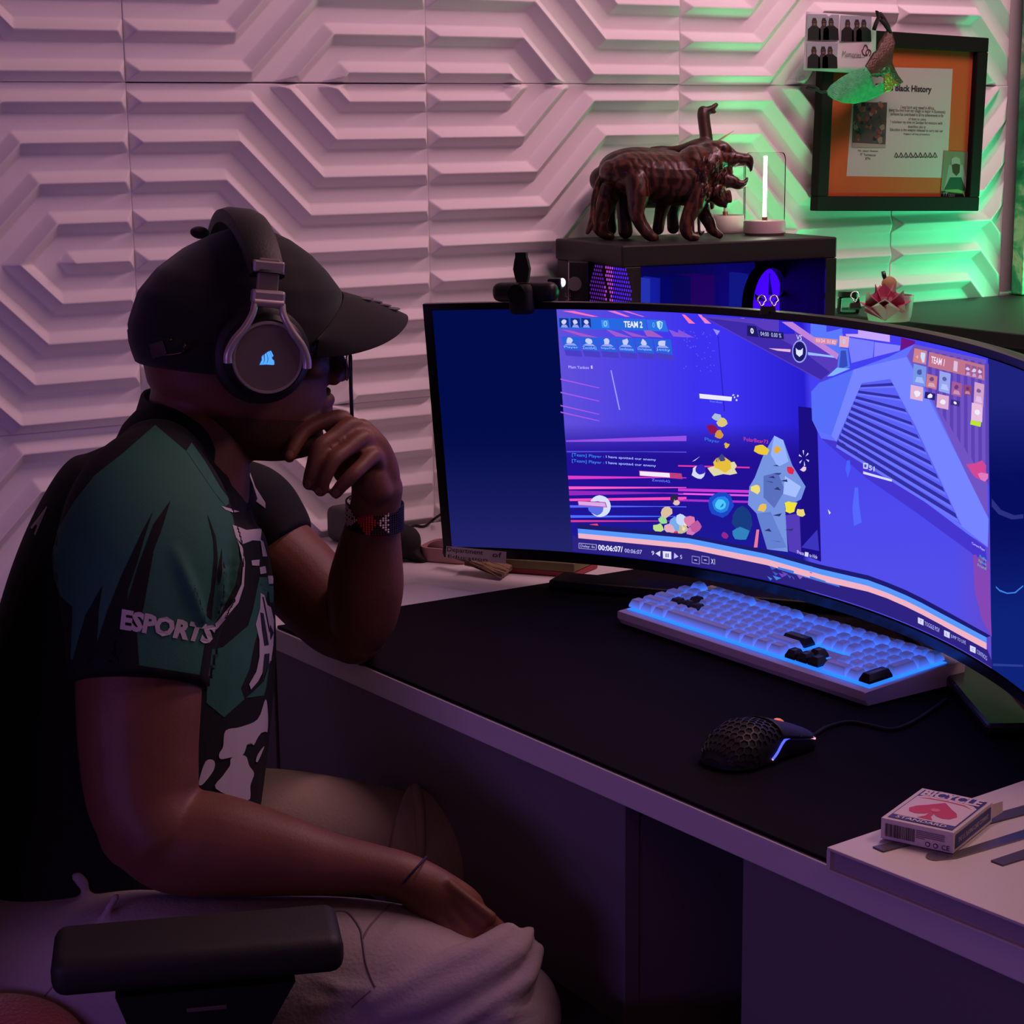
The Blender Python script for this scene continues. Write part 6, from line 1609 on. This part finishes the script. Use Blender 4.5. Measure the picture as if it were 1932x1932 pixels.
for (x, y, w, h) in ((176, 112, 258, 214), (446, 124, 250, 214), (174, 342, 250, 212)):
    kp([(x, y), (x+w, y+8), (x+w-10, y+h), (x-4, y+h-4)], (.34, .33, .40), 0)
    for (cx, cw_, hh, c) in ((.22, .22, .40, (.012, .01, .012)), (.52, .17, .38, (.05, .04, .045)), (.74, .26, .30, (.008, .008, .01))):
        X = x+w*cx
        kp([(X-w*cw_*.95, y+h-4), (X-w*cw_*.9, y+h*.58), (X-w*cw_*.35, y+h*.44), (X+w*cw_*.35, y+h*.44), (X+w*cw_*.9, y+h*.58), (X+w*cw_*.95, y+h-2)], c, 1)
        kp([(X-20, y+h*.30), (X-12, y+h*.16), (X+12, y+h*.16), (X+22, y+h*.30), (X+18, y+h*.48), (X-16, y+h*.48)], (.03, .02, .02), 2)
        kp([(X-12, y+h*.28), (X+12, y+h*.28), (X+10, y+h*.44), (X-8, y+h*.44)], (.16, .08, .055), 3)
        kp([(X-13, y+h*.31), (X+13, y+h*.31), (X+12, y+h*.345), (X-12, y+h*.345)], (.01, .01, .01), 4)
b.build('photo_print', cprint, pcard)
b = MB(); V, F = text_mesh('Memories'); 
p0, p1 = cq(460, 458), cq(612, 420); print_text(b, Mc_, 'Memories', p0[0], p0[1], p1[0], p1[1], .0026, 0, (.16, .12, .13)); print_poly(b, Mc_, [cq(535, 462), cq(640, 462), cq(640, 465), cq(535, 465)], .0026, 0, (.2, .16, .17))
b.tube([Mc_ @ Vector((*cq(645+28*math.cos(a)*(1 if a < 3.3 else .6), 405+42*math.sin(a)), .003)) for a in np.linspace(0, 6.0, 24)], .0009, seg=6, col=(.10, .03, .02)); b.tube([Mc_ @ Vector((*cq(668+20*math.cos(a), 425+26*math.sin(a)), .003)) for a in np.linspace(2, 7.5, 20)], .0009, seg=6, col=(.10, .03, .02))
b.build('handwriting', cprint, pcard)
b = MB(); pp = on_y(*z1(118, 634), -0.03); Mpn = frame(pp, (1, 0, 0), z=(0, -1, 0)); b.lathe([(0, .010), (.0065, .010), (.0065, .007), (.0035, .005), (.0035, .0), (.0052, -.002), (.0052, -.004), (0, -.004)], M=Mpn, seg=18); b.tube([Mpn @ Vector((0, 0, -.004)), Mpn @ Vector((0, 0, -.03))], .0006, seg=6)
tag(b.build('push_pin', clear, smooth=40), 'clear push pin in the wall panel below the photo card', 'push pin')

# ------------------------------------------------------------------ carnival mask
mask = thing('carnival_mask', 'glittery green and bronze eye mask hanging by black ribbon over the frame', 'mask', on_y(*z1(640, 650), -0.06))
def msk(name, pts, m, th=.0025):
    V, F = cut_poly([z1(*p) for p in pts], 6)
    bb = MB(); out = []
    for x, y in V:
        zx, zy = (x-1480)*4.274, y*4.274
        t = ((zx-640)*0.72-(zy-650)*0.69)/400; s_ = ((zx-640)*.69+(zy-650)*.72)/160
        bul = 0.020*math.exp(-s_*s_) + 0.012*math.cos(max(-1.5, min(1.5, t*1.2)))
        out.append(on_y(x, y, -0.052-bul))
    bb.add(out, F); o = bb.build(name, m, mask, smooth=True); md = o.modifiers.new('s', 'SOLIDIFY'); md.thickness = th
bronze = mat('dark_bronze_lace', (0.09, 0.055, 0.035), 0.4, metal=0.3, noise=0.5, nscale=80, bump=0.5, bscale=300); gglit = mat('green_glitter', (0.06, 0.42, 0.16), 0.35, metal=0.3, noise=0.5, nscale=120, bump=0.6, bscale=500); goldm = mat('gold_foil', (0.50, 0.36, 0.07), 0.3, metal=0.6, bump=0.4, bscale=250)
msk('bronze_part', [(845, 225), (862, 260), (888, 350), (872, 420), (862, 500), (885, 560), (912, 610), (950, 660), (922, 680), (870, 640), (838, 590), (842, 545), (800, 540), (770, 575), (690, 600), (655, 545), (700, 505), (760, 450), (805, 380), (838, 300)], bronze)
msk('green_part', [(655, 545), (690, 600), (700, 620), (655, 655), (598, 688), (645, 716), (725, 694), (780, 664), (800, 668), (796, 740), (750, 775), (660, 810), (560, 834), (460, 828), (390, 800), (350, 770), (338, 735), (370, 690), (450, 630), (550, 575)], gglit)
msk('green_part', [(770, 575), (800, 540), (842, 545), (845, 580), (800, 600)], gglit)
msk('gold_part', [(800, 600), (838, 588), (870, 640), (922, 680), (865, 700), (850, 735), (796, 745), (800, 650)], goldm)
b = MB(); b.tube([on_y(*z1(*p), -.06) for p in ((350, 735), (300, 745), (260, 725), (215, 722), (180, 705), (195, 692), (240, 700), (275, 720))], .0026, seg=8)
b.tube([on_y(*z1(*p), -.066) for p in ((850, 270), (836, 215), (800, 150), (772, 110), (748, 92), (760, 140), (738, 190), (722, 240))], .0038, seg=8)
b.tube([on_y(*z1(*p), -.066) for p in ((848, 250), (815, 200), (780, 160))], .004, seg=8)
b.build('ribbon', MATTE, mask, smooth=True)

# ------------------------------------------------------------------ green painting at the far right
art = thing('green_artwork', 'tall green and gold marbled canvas hanging at the right end of the panels', 'painting', (1.62, 0.0, 1.2))
gm = bpy.data.materials.new('green_gold_marbling'); gm.use_nodes = True; nt = gm.node_tree; bs = nt.nodes['Principled BSDF']
tcn = nt.nodes.new('ShaderNodeTexCoord'); n1 = nt.nodes.new('ShaderNodeTexNoise'); n1.inputs['Scale'].default_value = 11; n1.inputs['Detail'].default_value = 8; n1.inputs['Distortion'].default_value = 1.4
nt.links.new(tcn.outputs['Object'], n1.inputs['Vector']); rp = nt.nodes.new('ShaderNodeValToRGB'); el = rp.color_ramp.elements
el[0].position = .36; el[0].color = (.012, .10, .045, 1); el[1].position = .70; el[1].color = (.30, .22, .06, 1)
e2 = el.new(.52); e2.color = (.04, .28, .12, 1); e3 = el.new(.60); e3.color = (.45, .52, .32, 1)
nt.links.new(n1.outputs['Fac'], rp.inputs['Fac']); nt.links.new(rp.outputs['Color'], bs.inputs['Base Color']); bs.inputs['Roughness'].default_value = .35
b = MB(); b.box((1.642, -0.020, 1.52), (0.69, 0.030, 0.95), bevel=0.003); b.build('canvas', gm, art)

# ------------------------------------------------------------------ pot with paper flower, clips and beads behind the monitor
potc = on_z(1683, 612, CZ); potc = Vector((max(potc.x, 0.86), potc.y, CZ)); dpt = depth_of(potc+Vector((0, 0, .04)))
pot = thing('flower_pot', 'pale pink cup holding a folded magenta paper flower behind the monitor', 'pot', potc)
tilt = 0.0
pc0 = P(1678, 585, dpt); Mpt = frame(Vector((pc0.x, pc0.y, CZ)), RIGHT-Vector((0, 0, RIGHT.z)), z=(0, 0, 1))
hgt = P(1690, 556, dpt).z-CZ; rp_ = 45*dpt/FPX
b = MB(); b.lathe([(0, 0), (rp_*.86, 0), (rp_*.92, .01), (rp_, hgt), (rp_*.9, hgt), (rp_*.84, .012), (0, .012)], M=Mpt, seg=36); b.build('cup', mat('pale_pink_ceramic', (0.58, 0.42, 0.44), 0.4), pot, smooth=40)
b = MB(); b.lathe([(0, hgt-.012), (rp_*.88, hgt-.012)], M=Mpt, seg=30); b.build('soil', mat('dark_soil', (0.02, 0.012, 0.01), 0.9), pot)
mag = mat('magenta_paper', (0.55, 0.10, 0.20), 0.7, bump=0.05, bscale=200); fc0 = P(1670, 592, dpt-.03)
for k in range(8):      # folded petals
    a = 2*math.pi*k/8+0.2; up_k = (1.0 if k % 2 else .7)
    d = RIGHT*math.cos(a)+FWD*(-math.sin(a)); s_ = RIGHT*(-math.sin(a))-FWD*math.cos(a)
    L1 = 50*dpt/FPX
    b = MB(); o0 = fc0+UP*-.012; tip = o0+d*L1*.95+UP*L1*1.05*up_k
    b.add([o0, o0+d*L1*.5+s_*L1*.56+UP*L1*.45, tip, o0+d*L1*.5-s_*L1*.56+UP*L1*.35, o0+d*L1*.42+UP*L1*.62], [(0, 1, 4), (1, 2, 4), (2, 3, 4), (3, 0, 4)]); pt_ = b.build('petal', mag, pot); md = pt_.modifiers.new('s', 'SOLIDIFY'); md.thickness = .0008
for k in range(5):
    a = 2*math.pi*k/5+0.6; d = RIGHT*math.cos(a)-FWD*math.sin(a); s_ = RIGHT*(-math.sin(a))-FWD*math.cos(a); L1 = 36*dpt/FPX
    b = MB(); o0 = fc0; tip = o0+d*L1*.5+UP*L1*1.55; b.add([o0, o0+d*L1*.4+s_*L1*.62+UP*L1*.85, tip, o0+d*L1*.4-s_*L1*.62+UP*L1*.85], [(0, 1, 2, 3)]); pt_ = b.build('petal', mag, pot); md = pt_.modifiers.new('s', 'SOLIDIFY'); md.thickness = .0008
bead = thing('bead_pick', 'round tan wooden disc on a metal pick standing in the pink cup', 'ornament', P(1672, 560, dpt))
b = MB(); b.sphere((0, 0, 0), (15*dpt/FPX, 15*dpt/FPX, .006), M=frame(P(1678, 536, dpt+.01), RIGHT, z=-FWD)); b.build('disc', mat('tan_wood_disc', (0.42, 0.27, 0.11), 0.55), bead, smooth=True)
b = MB(); b.tube([P(1676, 590, dpt+.01), P(1674, 545, dpt+.012), P(1668, 520, dpt+.01), P(1666, 512, dpt+.01)], [.001, .001, .004, .0035], seg=10); b.build('pick', mat('dark_metal_pick', (0.12, 0.10, 0.10), 0.25, metal=0.9), bead, smooth=True)
chrome = mat('chrome_wire', (0.55, 0.52, 0.52), 0.15, metal=1.0)
def clip(pxs, py, dep, label, wz):
    t = thing('binder_clip', label, 'binder clip', P(sum(pxs)/len(pxs), py+10, dep), 'binder clips behind the monitor')
    for x in pxs:
        b = MB(); b.tube([P(x+8*math.sin(a)*(1 if math.cos(a) > -.2 else .55), py-10*math.cos(a), dep+.004*math.cos(a)) for a in np.linspace(0, 2*math.pi, 20, endpoint=False)], .0013, seg=6, closed=True); b.build('wire_handle', chrome, t, smooth=True)
    b = MB(); xa = sum(pxs)/len(pxs); b.prism([(-.010, -.008), (.010, -.008), (.008, .002), (-.008, .002)], frame(P(xa, py+14, dep), RIGHT, y=UP), -.006, .006); b.build('clamp', BLACK, t)
sd = mon_s(1450); dclip = depth_of(mon(sd, MH/2+.012, .012))
clip((1437, 1460), 568, dclip, 'black binder clip with two wire loops on the monitor top', 0)
clip((1613,), 560, dpt+.02, 'binder clip with chrome loop beside the paper flower', 0)
jar = thing('glass_jar', 'small glass jar catching green light beside the computer tower', 'jar', P(1590, 590, dpt+.05))
jb = on_z(1588, 592, CZ); Mj = Matrix.Translation(Vector((max(jb.x, .80), jb.y, CZ)))
b = MB(); b.lathe([(0, 0), (.018, 0), (.020, .003), (.020, .026), (.016, .030), (.0145, .030), (.018, .025), (.018, .004), (0, .004)], M=Mj, seg=28); b.build('jar_glass', thin_glass('jar_glass', (.8, .95, .9), .3), jar, smooth=40)
b = MB(); b.lathe([(0, .030), (.019, .030), (.019, .040), (0, .040)], M=Mj, seg=28); b.build('lid', mat('jar_lid', (0.05, .05, .05), .3, metal=.7), jar, smooth=40)

# ------------------------------------------------------------------ clutter at the wall end of the desk
def DK(px, py, h=0.0): return on_z(px, py, DZ+h)
dish = thing('pink_tray', 'rounded pink tray under the left end of the monitor', 'tray', DK(840, 1050))
o0, o1 = DK(806, 1050), DK(900, 1058); dx = (o1-o0).normalized(); Md = frame((o0+o1)*.5, dx, z=(0, 0, 1)); hw_ = (o1-o0).length/2
def rr(w, h, r, n=6):
    out = []
    for cx, cy, a0 in ((w-r, h-r, 0), (-w+r, h-r, 1), (-w+r, -h+r, 2), (w-r, -h+r, 3)):
        for k in range(n+1): a = math.pi/2*(a0+k/n); out.append((cx+r*math.cos(a), cy+r*math.sin(a)))
    return out
b = MB(); rings = [(0.92, .0), (1.0, .004), (1.0, .022), (.96, .0225), (.95, .006)]
b.grid([[Md @ Vector((x*s, y*s, z)) for x, y in rr(hw_, .035, .018)] for s, z in rings], closed=True); nn = len(rr(hw_, .035, .018)); b.f += [tuple(range(nn)), tuple(4*nn+i for i in range(nn))]; b.m += [0, 0]; b.c += [None, None]
b.build('tray_body', mat('pink_plastic', (0.50, 0.26, 0.28), 0.45), dish, smooth=50)
b = MB(); b.sphere((0, 0, 0), (.02, .016, .012), M=Md @ Matrix.Translation((-.02, 0, .014))); b.build('contents', mat('dark_rose_lump', (0.12, 0.05, 0.05), .6), dish, smooth=True)
nc = thing('note_card', 'white handwritten note card stuck to the lower left corner of the monitor', 'note', mon(-W0/2, -MH/2-.02))
nd = depth_of(mon(-W0/2+.03, -MH/2-.012))-.012
cc = [P(x, y, nd+k) for x, y, k in ((842, 1029, 0), (955, 1040, -.05), (953, 1056, -.05), (840, 1050, 0))]
sA = mon_s(845); 
b = MB(); Mn = frame(P(841, 1052, nd), cc[1]-cc[0], y=UP); wn_ = (cc[1]-cc[0]).length; hn_ = 22*nd/FPX
b.box((wn_/2, hn_/2, 0), (wn_, hn_, .0006), M=Mn); b.build('card', mat('white_note_paper', (0.66, 0.56, 0.56), .6), nc)
b = MB(); print_text(b, Mn, 'Department', .002, hn_*.42, wn_*.62, hn_*.95, .0006, 0, (.01, .01, .01)); print_text(b, Mn, 'of', wn_*.78, hn_*.45, wn_*.93, hn_*.9, .0006, 0, (.01, .01, .01)); print_text(b, Mn, 'Education', .004, hn_*.02, wn_*.7, hn_*.30, .0006, 0, (.02, .02, .02)); b.build('handwriting', cprint, nc)
# straw brush
bh = thing('straw_brush', 'fan-shaped straw brush lying on the desk in front of the note card', 'brush', DK(915, 1075))
straw = mat('tan_straw', (0.33, 0.22, 0.13), .8, noise=.3, nscale=200)
b = MB(); root_ = [DK(876, 1062, .018), DK(890, 1048, .022)]; tipp = [DK(945, 1091, .004), DK(976, 1062, .012)]
for k in range(90):
    t = random.random(); s_ = min(1, max(0, t+random.uniform(-.05, .05)))
    a_ = root_[0].lerp(root_[1], t); c_ = tipp[0].lerp(tipp[1], s_)
    b.tube([a_+Vector((0, 0, random.uniform(-.004, .006))), a_.lerp(c_, .5)+Vector((0, 0, random.uniform(0, .006))), c_+Vector((0, 0, random.uniform(-.003, .004)))], .0011, seg=5)
tag(b.build('bristles', straw, bh), kind='stuff')
b = MB(); b.grid([[root_[0].lerp(root_[1], t)+(tipp[0].lerp(tipp[1], t)-root_[0].lerp(root_[1], t))*u+Vector((0, 0, -.001)) for t in np.linspace(0, 1, 6)] for u in np.linspace(0, .98, 6)]); b.build('bristle_bed', straw, bh)
b = MB()
for u in (.06, .16): b.tube([root_[0].lerp(tipp[0], u)+Vector((0, 0, .008)), root_[0].lerp(root_[1], .5).lerp(tipp[0].lerp(tipp[1], .5), u)+Vector((0, 0, .012)), root_[1].lerp(tipp[1], u)+Vector((0, 0, .008))], .0016, seg=6)
b.build('binding', MATTE, bh); b = MB(); b.tube([root_[0].lerp(root_[1], .5), DK(840, 1040, .025)], .006, seg=10); b.build('handle', mat('brown_handle', (.10, .05, .03), .5), bh)
def slim_book(name, label, pxs, z0, z1, m, group='notebooks under the monitor'):
    bb = MB(); V = [on_z(*p, DZ+z0) for p in pxs]; V = V+[Vector((v.x, v.y, DZ+z1)) for v in V]
    bb.add(V, [(3, 2, 1, 0), (4, 5, 6, 7), (0, 1, 5, 4), (1, 2, 6, 5), (2, 3, 7, 6), (3, 0, 4, 7)]); o = bb.build(name, m); tag(o, label, 'book', group)
    md = o.modifiers.new('b', 'BEVEL'); md.width = .001
slim_book('notebook', 'thin red notebook at the bottom of the stack behind the straw brush', [(930, 1078), (1083, 1090), (1128, 1072), (985, 1062)], .0005, .0085, mat('red_notebook', (.36, .04, .06), .5))
slim_book('notebook', 'olive green notebook on top of the red one', [(945, 1070), (1083, 1080), (1125, 1062), (990, 1054)], .009, .022, mat('olive_notebook', (.17, .15, .06), .5))
pouch = thing('black_pouch', 'soft black cloth pouch on the desk behind his raised forearm', 'pouch', DK(772, 1050))
b = MB(); limb(b, [(735, 1040, depth_of(DK(745, 1055)), 22, .03), (762, 1022, depth_of(DK(762, 1058)), 34, .03), (782, 1045, depth_of(DK(785, 1058)), 16, .02), (800, 1058, depth_of(DK(800, 1062)), 4, .01)], seg=20)
o = b.build('pouch_body', mat('black_pouch_cloth', (.012, .010, .011), .9, bump=.2, bscale=300), pouch, smooth=True, me=remeshed(b, .003))
cs = thing('speaker_case', 'dark grey rounded case against the wall behind his forearm', 'case', DK(640, 1020))
b = MB(); c0_, c1_ = DK(618, 1018), DK(690, 1038); dxx = (c1_-c0_).normalized(); b.box((0, 0.03, .028), ((c1_-c0_).length, .07, .056), M=frame((c0_+c1_)*.5, dxx, z=(0, 0, 1)), bevel=.012, seg=3); b.build('case_body', mat('dark_grey_case', (.05, .045, .048), .6), cs, smooth=50)
b = MB(); b.tube([Vector(p) for p in cr([tuple(p) for p in (DK(760, 1005, .004), DK(780, 992, .003), DK(800, 993, .003), DK(818, 980, .01), DK(835, 968, .03))], 6)], .0022, seg=8)
b.tube([Vector(p) for p in cr([tuple(p) for p in (DK(786, 1050, .004), DK(805, 1030, .003), DK(828, 1022, .003), DK(860, 1012, .01))], 6)], .0024, seg=8)
tag(b.build('cable', MATTE, smooth=True), 'thin black cables running along the wall end of the desk', 'cable')
# cushion corner at the lower left
cu = thing('fuzzy_cushion', 'fuzzy dark pink cushion on the chair at the lower left corner', 'cushion', P(20, 1925, 1.82))
b = MB(); b.sphere((0, 0, 0), (.085, .06, .05), M=frame(P(0, 1975, 1.83), RIGHT, z=UP), seg=40, rings=24); pk = b.build('cushion_body', mat('dark_pink_fleece', (.22, .025, .05), .95, bump=.8, bscale=250, sheen=.6), cu, smooth=True)
